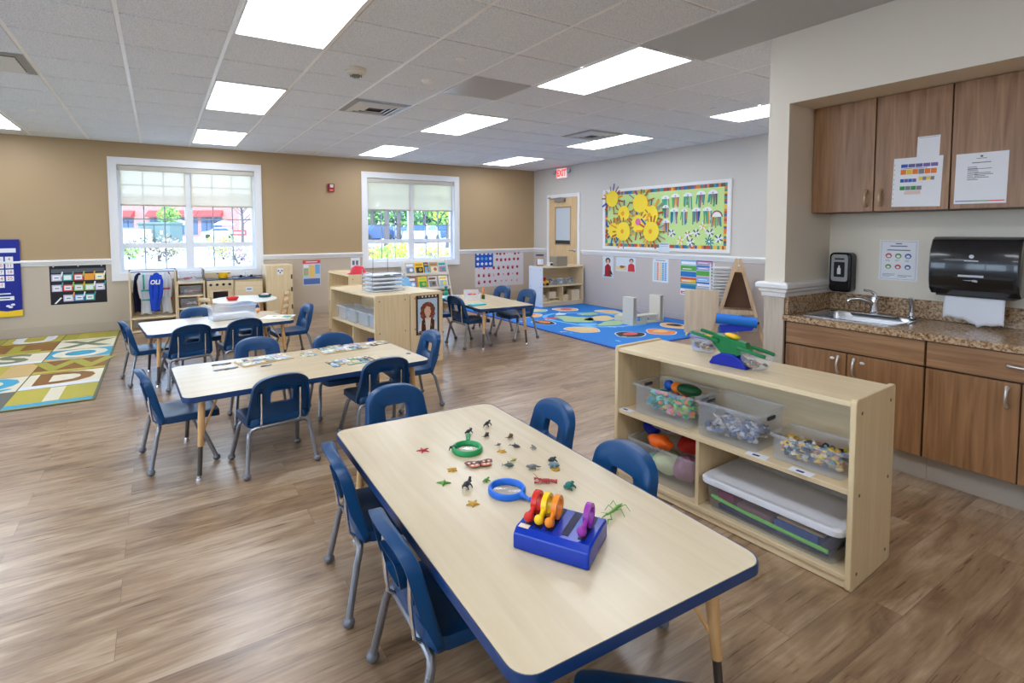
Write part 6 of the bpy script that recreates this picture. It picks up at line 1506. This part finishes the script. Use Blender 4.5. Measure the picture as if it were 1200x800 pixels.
def tree(px_, py_, D, h, r, lab, mats, seed, trunk=.14, n=700, bare=False):
    rr = random.Random(seed); p = outp(px_,py_,D); t = thing('tree',lab,'tree',p,0,None)
    b = MB(); b.tube([(0,0,0),(.05,.02,h*.35),(.0,.05,h*.7),(.02,0,h*.92)],[trunk,trunk*.8,trunk*.5,trunk*.15],10)
    for k in range(9 if not bare else 16):
        a = rr.uniform(0,6.3); z = h*rr.uniform(.32,.75); l = r*rr.uniform(.6,1.0); b.tube([(0,0,z),(l*.5*math.cos(a),l*.5*math.sin(a),z+l*.5),(l*math.cos(a),l*math.sin(a),z+l*rr.uniform(.6,1.1))],[trunk*.3,trunk*.18,trunk*.06],6)
    b.build('trunk', bark, t)
    if not bare:
        b = MB(); leafy(rr, b, (0,0,h*.72), (r,r,h*.34), n, .16*max(1,r/1.6), len(mats)); b.build('crown', mats, t, smooth=0, fix=False)
    return t
tree(199,281,54,3.4,1.1,'young light green tree outside, left of the window mullion',[leaf_a,leaf_b],1)
tree(284,281,36,4.2,1.5,'bare branching tree outside at the right of the first window',[leaf_a],2,.10,bare=True)
tree(453,283,30,7,2.4,'tree with a straight dark trunk outside, left in the second window',[leaf_b,leaf_d],3,.17)
tree(467,279,44,7,2.4,'tall tree behind the car row outside, near the mullion',[leaf_b,leaf_a],4,.2)
tree(497,278,52,7,3.2,'leafy tree behind the car row outside, right of the mullion',[leaf_a,leaf_b,leaf_d],5,.2)
tree(524,280,36,4.4,1.6,'bright green tree outside at the right of the second window',[leaf_a,leaf_y],6,.12)
tree(436,279,50,7,2.6,'dark green tree outside at the left edge of the second window',[leaf_b,leaf_d],7,.2)
rr = random.Random(77); b = MB()
for k in range(26):
    q = outp(415+k*6.2,279,86+rr.uniform(-6,6)); leafy(rr, b, (q.x,q.y,q.z+rr.uniform(2.6,3.6)), (2.2,1.6,rr.uniform(2.4,3.4)), 150, .42, 4)
tag(b.build('treeline', [leaf_d, leaf_b, leaf_a, C('leaf_blue_dark',(60,84,84),.9)], smooth=0, fix=False), 'distant green tree line beyond the car park outside the second window', 'trees', None, 'stuff')  # leaf tones mixed at random, one a dark blue-green
def shrub(px_, py_, D, w_, h, lab, mats, seed, n=360):
    rr = random.Random(seed); p = outp(px_,py_,D); t = thing('shrub',lab,'shrub',p)
    b = MB(); leafy(rr, b, (0,0,h*.52), (w_,w_,h*.5), n, .10, len(mats)); b.build('foliage', mats, t, smooth=0, fix=False)
    b = MB()
    for k in range(5): b.tube([(0,0,0),(rr.uniform(-.3,.3)*w_,rr.uniform(-.3,.3)*w_,h*.5)],[.025,.01],6)
    b.build('stem', bark, t)
shrub(152,313,24,0.68,0.85,'tan shrub outside, lowest left pane of the first window',[leaf_t,leaf_a],11)
shrub(186,311,23,1.05,1.18,'big tan shrub outside, second pane of the first window',[leaf_t,mat('leaf_straw',(206,194,160),.8),bark],12)
shrub(201,311,26,0.68,0.76,'small tan shrub outside beside the big one',[leaf_t],13)
shrub(262,311,24,0.85,1.14,'green and yellow shrub outside, right half of the first window',[leaf_a,leaf_y,leaf_t],14)
shrub(280,309,22,1.19,0.95,'low tan and mauve shrub outside at the right of the first window',[leaf_t,mat('leaf_mauve',(170,140,150),.8)],15)
shrub(455,309,22,0.94,0.85,'yellow-green shrub outside below the straight tree trunk',[leaf_y,leaf_a],16); shrub(469,308,26,0.85,0.85,'yellow shrub outside near the mullion of the second window',[leaf_y],17)
shrub(437,308,24,0.68,0.76,'rusty shrub outside at the lower left of the second window',[mat('leaf_rust',(196,140,110),.8),leaf_t],18); shrub(508,308,25,0.85,0.76,'straw-coloured shrub outside, right half of the second window',[leaf_t,leaf_y],19); shrub(525,308,22,0.68,0.66,'tan shrub outside at the lower right of the second window',[leaf_t,leaf_y],20)
p = outp(281,277,50); t = thing('street_sign','low red and white sign on posts outside the first window','sign',p,FA)
MB().box(-.62,.62,-.04,.04,.55,1.05).build('sign_panel', C('sign_red',(206,60,70)), t, smooth=0); MB().box(-.5,.5,-.05,-.0405,.72,.90).build('sign_stripe', white, t, smooth=0)
for x in (-.5,.5): MB().box(x-.04,x+.04,-.03,.03,0,.5495).build('post', white, t, smooth=0)
# ================================================================== THINGS ON THE NEAR TABLE
TT = TZ+.0008
def at_table(px_, py_): p = on_z(px_, py_, TT); return Vector((p.x, p.y, TT))
def small(b, name, mats, px_, py_, lab, rz=0, s=1.0, cat='toy animal', group='plastic creatures on the near table', smooth=60):
    o = b.build(name, mats, loc=at_table(px_, py_), rot=(0,0,R(rz)), smooth=smooth); o.scale = (s,s,s)
    return tag(o, lab, cat, group)
def starfish(n=5, L_=.024, w_=.007, h=.005, ph=0):
    b = MB(); pts = []
    for i in range(2*n):
        a = ph+PI*i/n; r = L_ if i%2 == 0 else w_*1.1; pts.append((r*math.cos(a), r*math.sin(a)))
    b.loops([[(x,y,0) for x,y in pts],[(x*.95,y*.95,h*.5) for x,y in pts],[(x*.45,y*.45,h) for x,y in pts],[(x*.05,y*.05,h*1.2) for x,y in pts]])
    return b
def critter(L_=.03, w_=.008, h=.012, legs=4, tail=.02, head=.007, leg_l=.010, ears=False):
    b = MB(); z = h
    b.tube([(-L_*.5,0,z),(-L_*.25,0,z+.001),(0,0,z),(L_*.3,0,z+.001),(L_*.5,0,z+.002)],[w_*.5,w_*.9,w_,w_*.85,w_*.5],10)
    b.ball((L_*.62,0,z+.004),(head,head*.75,head*.75),10,7)
    b.tube([(L_*.66,0,z+.003),(L_*.66+head*1.2,0,z+.001)],[head*.5,head*.25],8)
    for s in (-1,1):
        for k in range(legs//2):
            x = -L_*.35+L_*.75*k/max(1,legs//2-1); b.tube([(x,s*w_*.6,z-.001),(x+.002,s*(w_+leg_l*.35),z*.55),(x+.004,s*(w_+leg_l*.4),.0012)],[w_*.38,w_*.26,w_*.22],7)
        if ears: b.ball((L_*.58,s*head*.7,z+.004+head*.8),(head*.3,head*.25,head*.4),6,5)
    if tail: b.tube([(-L_*.5,0,z),(-L_*.5-tail*.5,.003,z*.8),(-L_*.5-tail,-.002,z*.5)],[w_*.45,w_*.28,w_*.08],7)
    return b
def swimmer(L_=.035, r=.006):
    b = MB(); b.tube([(-L_*.5,0,r*.9),(-L_*.25,0,r),(0,0,r*1.1),(L_*.25,0,r*1.05),(L_*.42,0,r),(L_*.55,0,r*.8)],[r*.15,r*.6,r,r*.95,r*.6,r*.2],10)
    b.add([(-L_*.48,0,r),(-L_*.72,r*1.6,r*.9),(-L_*.62,0,r*1.0),(-L_*.72,-r*1.6,r*.9),(-L_*.6,0,r*1.4)],[(0,1,2),(0,2,3),(0,4,1),(0,3,4),(4,2,1),(4,3,2)])
    b.add([(0,-r*.25,r*1.9),(-L_*.12,0,r*3.2),(-L_*.1,-r*.2,r*1.9),(0,r*.25,r*1.9),(-L_*.1,r*.2,r*1.9)],[(0,1,2),(3,4,1),(0,3,1),(2,1,4)])
    for s in (-1,1): b.add([(L_*.12,s*r*.8,r*.7),(-L_*.05,s*r*2.2,r*.2),(-L_*.02,s*r*.8,r*.6),(L_*.03,s*r*1.2,r*.25)],[(0,1,2),(0,3,1),(1,3,2),(0,2,3)])
    return b
tk = C('toy_charcoal',(52,54,58),.4); tg = C('toy_gold',(196,150,50),.4); tgr = C('toy_green',(92,150,56),.4); tred = C('toy_red',(186,44,52),.4); tbr = C('toy_umber',(110,84,62),.4); tgy = C('toy_grey',(120,120,118),.4); tte = C('toy_teal',(30,110,100),.4)
small(starfish(5,.030,.006,.006), 'toy_starfish', tred, 496, 528, 'red toy starfish alone near the far left of the creature table', 15)
small(starfish(5,.022,.009,.007,.3), 'toy_starfish', tg, 588, 529, 'golden toy starfish to the right of the green magnifier', 0)
small(starfish(6,.021,.009,.008,.2), 'toy_crab', tg, 530, 551, 'small golden toy crab to the left below the green magnifier', 0)
small(starfish(5,.025,.010,.007,.5), 'toy_starfish', tg, 554, 590.5, 'golden toy starfish nearest the viewer on the creature table', 0)
small(starfish(4,.027,.008,.007,PI/4), 'toy_frog', tgr, 520, 566, 'bright green spread-legged toy frog at the left of the creatures', 10)
small(critter(.022,.007,.016,4,.008,.007), 'toy_penguin', [tk], 531, 528, 'dark toy penguin just left of the green magnifier handle', 200)
small(critter(.028,.008,.012,4,.012,.007,ears=True), 'toy_mole', tk, 549, 508, 'dark toy creature touching the tip of the green magnifier handle', 20)
small(critter(.032,.008,.015,4,.022,.007), 'toy_lizard', tk, 571, 499.5, 'dark toy lizard farthest from the viewer on the creature table', 30, 1.05)
small(swimmer(.040,.007), 'toy_whale', tk, 570, 511, 'dark toy whale below the farthest lizard', 35, 1.1)
small(swimmer(.038,.008), 'toy_walrus', tbr, 598, 513, 'brown-grey toy walrus near the table edge by the chair', 25, 1.05)
small(swimmer(.024,.005), 'toy_fish', tgy, 584, 522, 'tiny grey toy fish above the golden starfish', 5)
small(swimmer(.036,.006), 'toy_shark', tk, 604, 524, 'slim dark toy shark pointing towards the viewer', -60, 1.1)
small(critter(.016,.006,.009,4,.006,.005), 'toy_snail', tgy, 625.5, 526, 'tiny grey toy snail closest to the far table edge', 90)
small(swimmer(.036,.004), 'toy_leaf_insect', C('toy_lime',(160,176,60),.4), 601, 540, 'thin lime toy leaf insect in the middle of the creatures', 8)
small(swimmer(.036,.008), 'toy_seal', C('toy_slate',(84,96,96),.4), 596, 547, 'grey-green toy seal below the lime leaf insect', -35, 1.05)
small(critter(.030,.009,.009,4,.020,.006), 'toy_rat', tgy, 624, 549, 'grey toy rat with a thin tail, right of the seal', 160)
small(critter(.024,.010,.010,4,.004,.006), 'toy_crab', tk, 647, 541, 'dark toy crab near the right edge of the table', 5)
small(critter(.024,.011,.012,4,.010,.008), 'toy_bird', C('toy_blue_grey',(104,130,140),.4), 648.5, 548, 'blue-grey toy bird with a golden base near the table edge', -60)
b = MB(); b.prz(circ(0,0,.017,14),0,.005); small(b, 'toy_perch', tg, 651, 550, 'golden base beside the blue-grey toy bird', 0, 1)
small(critter(.020,.006,.006,4,.008,.005), 'toy_grasshopper', tgr, 569.5, 564, 'small green toy grasshopper above the blue magnifier', 15)
b = critter(.030,.011,.018,4,.014,.008); b.tube([(.014,0,.020),(.022,0,.040)],[.007,.005],8); small(b, 'toy_sea_lion', tk, 547, 572, 'dark toy sea lion with its head raised, left of the blue magnifier', 20, .9)
b = critter(.030,.012,.011,4,.010,.008); b.ball((0,0,.014),(.017,.014,.010),12,7); small(b, 'toy_turtle', tte, 667, 572, 'dark teal toy turtle right of the red lobster', 15, 1.0)
# lobster
b = critter(.040,.008,.009,8,.0,.007,.012)
for s in (-1,1): b.tube([(.022,s*.006,.009),(.036,s*.020,.008),(.050,s*.016,.007)],[.0035,.003,.005],7); b.tube([(.030,s*.003,.012),(.045,s*.010,.026),(.055,s*.020,.030)],[.0012,.001,.0006],5)
b.tube([(-.020,0,.009),(-.034,0,.007),(-.046,0,.005)],[.007,.006,.010],8); small(b, 'toy_lobster', C('lobster_red',(176,60,60),.4), 640, 565, 'red toy lobster with feelers beside the blue magnifier', 145, .85)
# moth
b = MB(); b.tube([(-.022,0,.007),(0,0,.009),(.022,0,.008)],[.003,.006,.004],9,1)
for s in (-1,1):
    for (cx, L_, w_, m_) in ((.010,.062,.030,0),(-.014,.048,.026,2)):
        pts = [(cx+.010,s*.004),(cx+.022,s*L_*.7),(cx+.012,s*L_),(cx-.010,s*L_*.92),(cx-.016,s*.02),(cx-.008,s*.004)]
        b.prz(pts if s > 0 else pts[::-1], .007, .010, m_)
        for q_ in (.35,.7): b.prz(circ(cx,s*L_*q_,.0065,10), .0101, .0106, 3)
small(b, 'toy_moth', [C('moth_brown',(120,64,58),.5), tk, C('moth_orange',(196,112,80),.5), C('moth_cream',(226,206,190),.5)], 562, 545, 'brown and orange toy moth with spread wings below the green magnifier', 75, .92, smooth=0)
# mantis
b = MB(); b.tube([(-.055,0,.010),(-.02,0,.014),(.02,0,.016),(.045,0,.020),(.058,0,.022)],[.002,.006,.005,.003,.003],8); b.ball((.062,0,.024),(.005,.006,.004),8,6)
for s in (-1,1):
    for x, dx in ((-.02,-.02),(.005,.0),): b.tube([(x,s*.004,.013),(x+dx*.6,s*.022,.024),(x+dx,s*.036,.001)],[.0018,.0014,.001],6)
    b.tube([(.045,s*.003,.019),(.060,s*.014,.010),(.078,s*.010,.016),(.085,s*.012,.002)],[.002,.0024,.002,.001],6)
    b.tube([(.064,s*.002,.027),(.085,s*.012,.034)],[.0008,.0005],5)
small(b, 'toy_mantis', C('mantis_green',(98,160,60),.4), 721, 601, 'long-legged green toy mantis right of the blue caddy', 200, .95)
# magnifiers
lens = bpy.data.materials.new('lens_clear'); lens.use_nodes = True
ln = lens.node_tree; ln.nodes.remove(ln.nodes['Principled BSDF'])
tr_ = ln.nodes.new('ShaderNodeBsdfTransparent'); gl_ = ln.nodes.new('ShaderNodeBsdfGlossy'); gl_.inputs['Roughness'].default_value = .05; mx = ln.nodes.new('ShaderNodeMixShader'); mx.inputs[0].default_value = .07
tr_.inputs['Color'].default_value = (.97,.98,1,1)
ln.links.new(tr_.outputs[0], mx.inputs[1]); ln.links.new(gl_.outputs[0], mx.inputs[2]); ln.links.new(mx.outputs[0], ln.nodes['Material Output'].inputs['Surface'])
def magnifier(pc, ph, r, rim, lab, m, n):
    c = at_table(*pc); h = at_table(*ph); d = h-c; a = math.atan2(d.y,d.x); L_ = d.length
    t = thing('magnifying_glass',lab,'magnifying glass',c,a)
    b = MB(); pr = [(r-.016,.004),(r-.014,.016),(r-.010,.021),(r-.004,.021),(r,.015),(r,.003),(r-.003,.0),(r-.013,.0)]
    ls = [[(q*math.cos(2*PI*i/40), q*math.sin(2*PI*i/40), z) for i in range(40)] for q,z in pr]; ls.append(ls[0]); b.loops(ls,0,False,False); b.build('rim', m, t)
    b = MB(); b.lathe([(.001,.0135),(r*.5,.0125),(r-.015,.010),(r-.015,.008),(r*.5,.006),(.001,.005)],n=32); b.build('lens', lens, t)
    b = MB(); b.tube([(r-.004,0,.011),(r+.012,0,.010),(r+.024,0,.009),(L_*.8,0,.009),(L_,0,.009),(L_+.006,0,.009)],[.013,.009,.0075,.009,.0085,.004],12); b.build('handle', m, t)
    return t
magnifier((547.5,528),(549,511.5),.064,0,'green-rimmed magnifying glass lying among the toy creatures',mat('rim_green',(34,150,84),.35),0)
magnifier((594,576.5),(621,588),.066,0,'blue-rimmed magnifying glass with its handle touching the blue caddy',mat('rim_blue',(30,110,214),.35),1)
# caddy with four round magnifiers
dx_ = Vector((.5,-.866,0)); ca = math.atan2(-.866,.5); cc = Vector((1.142,-2.660,TT))
t = thing('magnifier_caddy','glossy royal blue caddy holding red, yellow, orange and purple magnifiers','caddy',cc,ca)
rb_ = mat('caddy_blue',(0,50,168),.22)
b = MB(); pf_ = [(-.092,0),(.092,0),(.092,.050),(.084,.058),(-.070,.058),(-.088,.046),(-.092,.036)]
b.prx([(y,z) for y,z in pf_], -.112, .112); b.build('body', rb_, t, smooth=30, bevel=.006, seg=3)
sd_ = mat('slot_dark',(12,16,60),.5)
for x in (-.082,-.050,-.018,.030,.078):
    MB().box(x-.011,x+.011,-.055,.075,.0585,.0592).build('slot', sd_, t, smooth=0)
MB().box(-.103,-.072,-.075,-.055,.0585,.0594).build('sticker', C('sticker_cream',(236,222,196)), t, smooth=0)
for x, m_, lab, ly in ((-.082,mat('ring_red',(216,48,36),.25),'red',.0),(-.050,mat('ring_yellow',(246,206,30),.25),'yellow',.0),(-.018,mat('ring_orange',(242,140,36),.25),'orange',-.006),(.078,mat('ring_purple',(150,50,160),.25),'purple',.0)):
    p = cc+Matrix.Rotation(ca,3,'Z')@Vector((x,0,.0596))
    k = thing('caddy_magnifier',lab+' round magnifier standing in its slot of the blue caddy','magnifier',p,ca,'magnifiers standing in the caddy')
    M = Matrix.Translation((0,.018,.034)) @ Matrix.Rotation(PI/2,4,'Y')
    b = MB(); pr = [(.024,-.008),(.034,-.008),(.0345,0),(.034,.008),(.024,.008)]
    ls = [[(q*math.cos(2*PI*i/32), q*math.sin(2*PI*i/32), z) for i in range(32)] for q,z in pr]; ls.append(ls[0]); b.loops(ls,0,False,False,M); b.build('ring', m_, k)
    b = MB(); b.lathe([(.001,-.003),(.0245,-.003),(.0245,.003),(.001,.003)],n=24,M=M); b.build('lens', lens, k)
    b = MB(); b.tube([(0,-.014,.030),(0,-.030,.022),(0,-.040,.018)],[.007,.006,.007],10); b.ball((0,-.050,.020),(.013,.014,.014),14,9); b.box(-.006,.006,-.036,-.020,.0003,.022); b.build('knob', m_, k)

# ================================================================== PUZZLES ON THE MIDDLE TABLE
pz = [C('pz_green',(150,176,140)),C('pz_slate',(120,140,156)),C('pz_cream',(230,224,208)),C('pz_teal',(130,176,184)),C('pz_brown',(170,146,112)),C('pz_sky',(176,204,220)),C('pz_black',(84,84,84)),C('pz_lilac',(200,190,206)),C('pz_white',(232,232,230)),C('pz_sand',(214,196,160))]
def puzzle(name, lab, quad_px, seed, cells=(8,4), base_m=None, th=.006, miss=.0):
    q = [Vector((on_z(x,y,TT).x,on_z(x,y,TT).y,TT)) for x,y in quad_px]     # four corners on the table
    c = sum(q, Vector())/4; ux_ = ((q[1]-q[0])+(q[2]-q[3])).normalized(); a = math.atan2(ux_.y,ux_.x); vy = Vector((-ux_.y,ux_.x,0))
    w_ = ((q[1]-q[0]).dot(ux_)+(q[2]-q[3]).dot(ux_))/2; h = abs(((q[0]-q[3]).dot(vy)+(q[1]-q[2]).dot(vy))/2)
    rr = random.Random(seed); b = MB(); nx, ny = cells
    if base_m is not None: b.box(-w_/2,w_/2,-h/2,h/2,0,th,0)
    z0 = th if base_m is not None else 0; mg = .010 if base_m is not None else 0
    cw, chh = (w_-2*mg)/nx, (h-2*mg)/ny
    for i in range(nx):
        for j in range(ny):
            if rr.random() < miss: continue
            x, y = -w_/2+mg+cw*(i+.5), -h/2+mg+chh*(j+.5); m_ = 1+rr.randrange(len(pz))
            b.prz(rrect(x-cw*.48,x+cw*.48,y-chh*.48,y+chh*.48,min(cw,chh)*.2,2), z0+.0003, z0+.004, m_)
            m2 = 1+rr.randrange(len(pz)); b.prz(circ(x+rr.uniform(-.2,.2)*cw,y+rr.uniform(-.2,.2)*chh,min(cw,chh)*rr.uniform(.18,.34),8), z0+.0041, z0+.0046, m2)
    return tag(b.build(name, [base_m or paper]+pz, loc=c, rot=(0,0,a), smooth=0), lab, 'puzzle')
tray_m = C('puzzle_tray',(206,178,136))
puzzle('puzzle_tray','long wooden picture puzzle on the puzzle table, towards its white-glared end',[(276,424),(333,414.5),(342,420),(284,431)],3,(9,3),tray_m)
puzzle('puzzle_tray','wooden picture puzzle on the puzzle table, towards the portrait poster',[(370,409),(421,402.5),(432,408),(379,416)],5,(8,4),tray_m)
puzzle('loose_puzzle','large unfinished floor puzzle lying flat near the middle of the puzzle table',[(384,423),(440,416),(447,421),(388,432)],6,(7,4),None,miss=.16)
puzzle('loose_puzzle','small cluster of joined puzzle pieces beside the unfinished puzzle',[(350,414),(366,412),(371,416),(354,419)],7,(4,3),None,miss=.3)
puzzle('picture_cards','pale picture cards by the far corner of the puzzle table',[(430,402),(452,398.5),(456,402),(434,406)],8,(3,2),None,miss=.1)
def piece(px_, py_, a, m, lab, i):
    b = MB(); s = .017; b.prz(rrect(-s,s,-s*.7,s*.7,.005,3),0,.004); b.prz(circ(s+.003,0,.006,10),0.0001,.0039); b.prz(circ(0,s*.7+.003,.006,10),0.0001,.0039)
    p = on_z(px_, py_, TT); tag(b.build('puzzle_piece', m, loc=(p.x,p.y,TT), rot=(0,0,R(a)), smooth=0), lab, 'puzzle piece', 'loose dark puzzle pieces')
i = 0
for x, y in ((251,428),(257,427),(262,426.5),(267,426),(254,434),(260,433),(266,432.5),(271,431.5),(276,430.5),(309,429),(315,428),(479,414)):
    piece(x, y, 40*i % 90, [pz[6],pz[1],grey][i%3], 'loose dark puzzle piece lying on the puzzle table', i); i += 1

# ================================================================== BACK TABLE AND SIDE TABLE
q = on_z(272,373,TT)
tb_ = tub('paper_bin','long clear plastic bin of papers on the table in front of the play table','bin',(q.x,q.y,TT),R(9),.45,.25,.15,taper=.02,r=.025,m=clear_plastic('frosted_plastic', .34))
b = MB(); b.box(-.17,.17,-.08,.08,0,.05); tag(b.build('paper_stack', paper, loc=(q.x,q.y,TT+.007), rot=(0,0,R(9)), smooth=0), 'white papers lying in the long clear bin', 'papers')
b = MB(); b.ball((0,0,.028),.028,14,9); p = on_z(302,366,TT); tag(b.build('toy_ball', C('ball_peach',(236,176,130),.4), loc=(p.x,p.y,TT)), 'small peach ball beside the long clear bin', 'ball')
p = on_z(326,372,TT); t = thing('craft_tray','white tray of papers with green bits at the end of the clear bin table','tray',(p.x,p.y,TT),R(-28))
MB().box(-.15,.15,-.12,.12,0,.012).build('tray_base', white, t, smooth=0, bevel=.004); b = MB(); rr = random.Random(1)
for k in range(5): b.box(-.10+.04*k,-.02+.04*k,rr.uniform(-.08,0),rr.uniform(.02,.08),.0125+.001*k,.0133+.001*k,k%3)
b.build('paper_bits', [paper, C('bit_green',(110,170,130)), cream], t, smooth=0)
p = on_z(553,351,TT); t = thing('crayon_box','open white box of bright crayons and craft bits on the side table','box',(p.x,p.y,TT),R(-20))
for a_,b_,c_2,d_,e_ in ((-.10,.10,-.06,-.056,.07),(-.10,.10,.056,.06,.13),(-.10,-.096,-.056,.056,.10),(.096,.10,-.056,.056,.10)): MB().box(a_,b_,c_2,d_,0,e_).build('side', mat('box_card_white',(232,232,236),.6), t, smooth=0)
MB().box(-.0955,.0955,-.0555,.0555,0,.004).build('base', paper, t, smooth=0)
stuff_mix('craft_bits','pink, orange and purple craft bits heaped in the white box','craft bits',(p.x,p.y,TT+.006),R(-20),.15,.07,.09,26,[pink,orange,purple,yellow,red],.04,91)
b = MB(); b.box(-.11,.11,-.05,.05,0,.016); p = on_z(559,357.5,TT); tag(b.build('paint_tray', C('tray_turquoise',(60,190,206),.35), loc=(p.x,p.y,TT), rot=(0,0,R(6)), bevel=.005, smooth=0), 'turquoise tray at the front edge of the side table', 'tray')
b = MB(); b.box(-.09,.09,-.09,.09,0,.014); p = on_z(521,349,TT); tag(b.build('work_mat', C('mat_pale_turquoise',(110,206,220),.35), loc=(p.x,p.y,TT), rot=(0,0,R(10)), bevel=.004, smooth=0), 'pale turquoise mat at the far corner of the side table', 'mat')
p = on_z(565,350.5,TT)+Vector((.03,.02,0)); t = thing('glue_bottle','orange glue bottle with a dark base standing on the side table','bottle',(p.x,p.y,TT))
b = MB(); b.lathe([(.001,0),(.022,0),(.023,.05),(.022,.055)],n=16); b.build('base', dgreen, t); b = MB(); b.lathe([(.020,.0555),(.018,.12),(.010,.14),(.006,.165),(.001,.167)],n=16); b.build('body', C('bottle_orange',(232,140,84),.4), t)
b = MB(); b.lathe([(.001,0),(.03,0),(.032,.04),(.015,.06),(.015,.10),(.028,.12),(.001,.13)],n=14); p = on_z(519,347,TT); tag(b.build('toy_vase', C('vase_green',(24,140,120),.4), loc=(p.x+.05,p.y,TT+.0145)), 'small green toy vase on the pale turquoise mat', 'toy')
b = MB(); b.ball((0,0,.035),(.05,.04,.035),12,8); p = on_z(514,346,TT); tag(b.build('dough_lump', C('dough_peach',(230,190,170),.7), loc=(p.x-.03,p.y+.03,TT+.0145)), 'peach lump of dough on the pale turquoise mat', 'dough')
# ================================================================== LIGHT AND VIEW
wd = bpy.data.worlds.new('sky'); sc.world = wd; wd.use_nodes = True
nt = wd.node_tree; bg = nt.nodes['Background']
tc = nt.nodes.new('ShaderNodeTexCoord'); sp = nt.nodes.new('ShaderNodeSeparateXYZ'); rp = nt.nodes.new('ShaderNodeValToRGB')
nt.links.new(tc.outputs['Generated'], sp.inputs[0]); nt.links.new(sp.outputs['Z'], rp.inputs['Fac'])
rp.color_ramp.elements[0].position = 0.0; rp.color_ramp.elements[0].color = (0.74,0.87,1.0,1)
rp.color_ramp.elements[1].position = 0.6; rp.color_ramp.elements[1].color = (0.42,0.64,1.0,1)
nt.links.new(rp.outputs['Color'], bg.inputs['Color']); bg.inputs['Strength'].default_value = SKY
sl = bpy.data.lights.new('sun', 'SUN'); sl.energy = SUN; sl.angle = R(1.0); sl.color = (1.0,0.99,0.97)
so = bpy.data.objects.new('sun', sl); COL.objects.link(so); so.rotation_euler = (R(48), 0, R(-20))
sc.view_settings.view_transform = 'Standard'; sc.view_settings.look = 'None'
sc.view_settings.exposure = EXPO; sc.view_settings.gamma = 1; sc.view_settings.use_curve_mapping = False
cy = sc.cycles
cy.use_denoising = True
try: cy.denoiser = 'OPENIMAGEDENOISE'
except Exception: pass
cy.max_bounces = 8; cy.diffuse_bounces = 5; cy.glossy_bounces = 4; cy.transmission_bounces = 6; cy.transparent_max_bounces = 16
cy.sample_clamp_indirect = 6.0; cy.caustics_reflective = False; cy.caustics_refractive = False
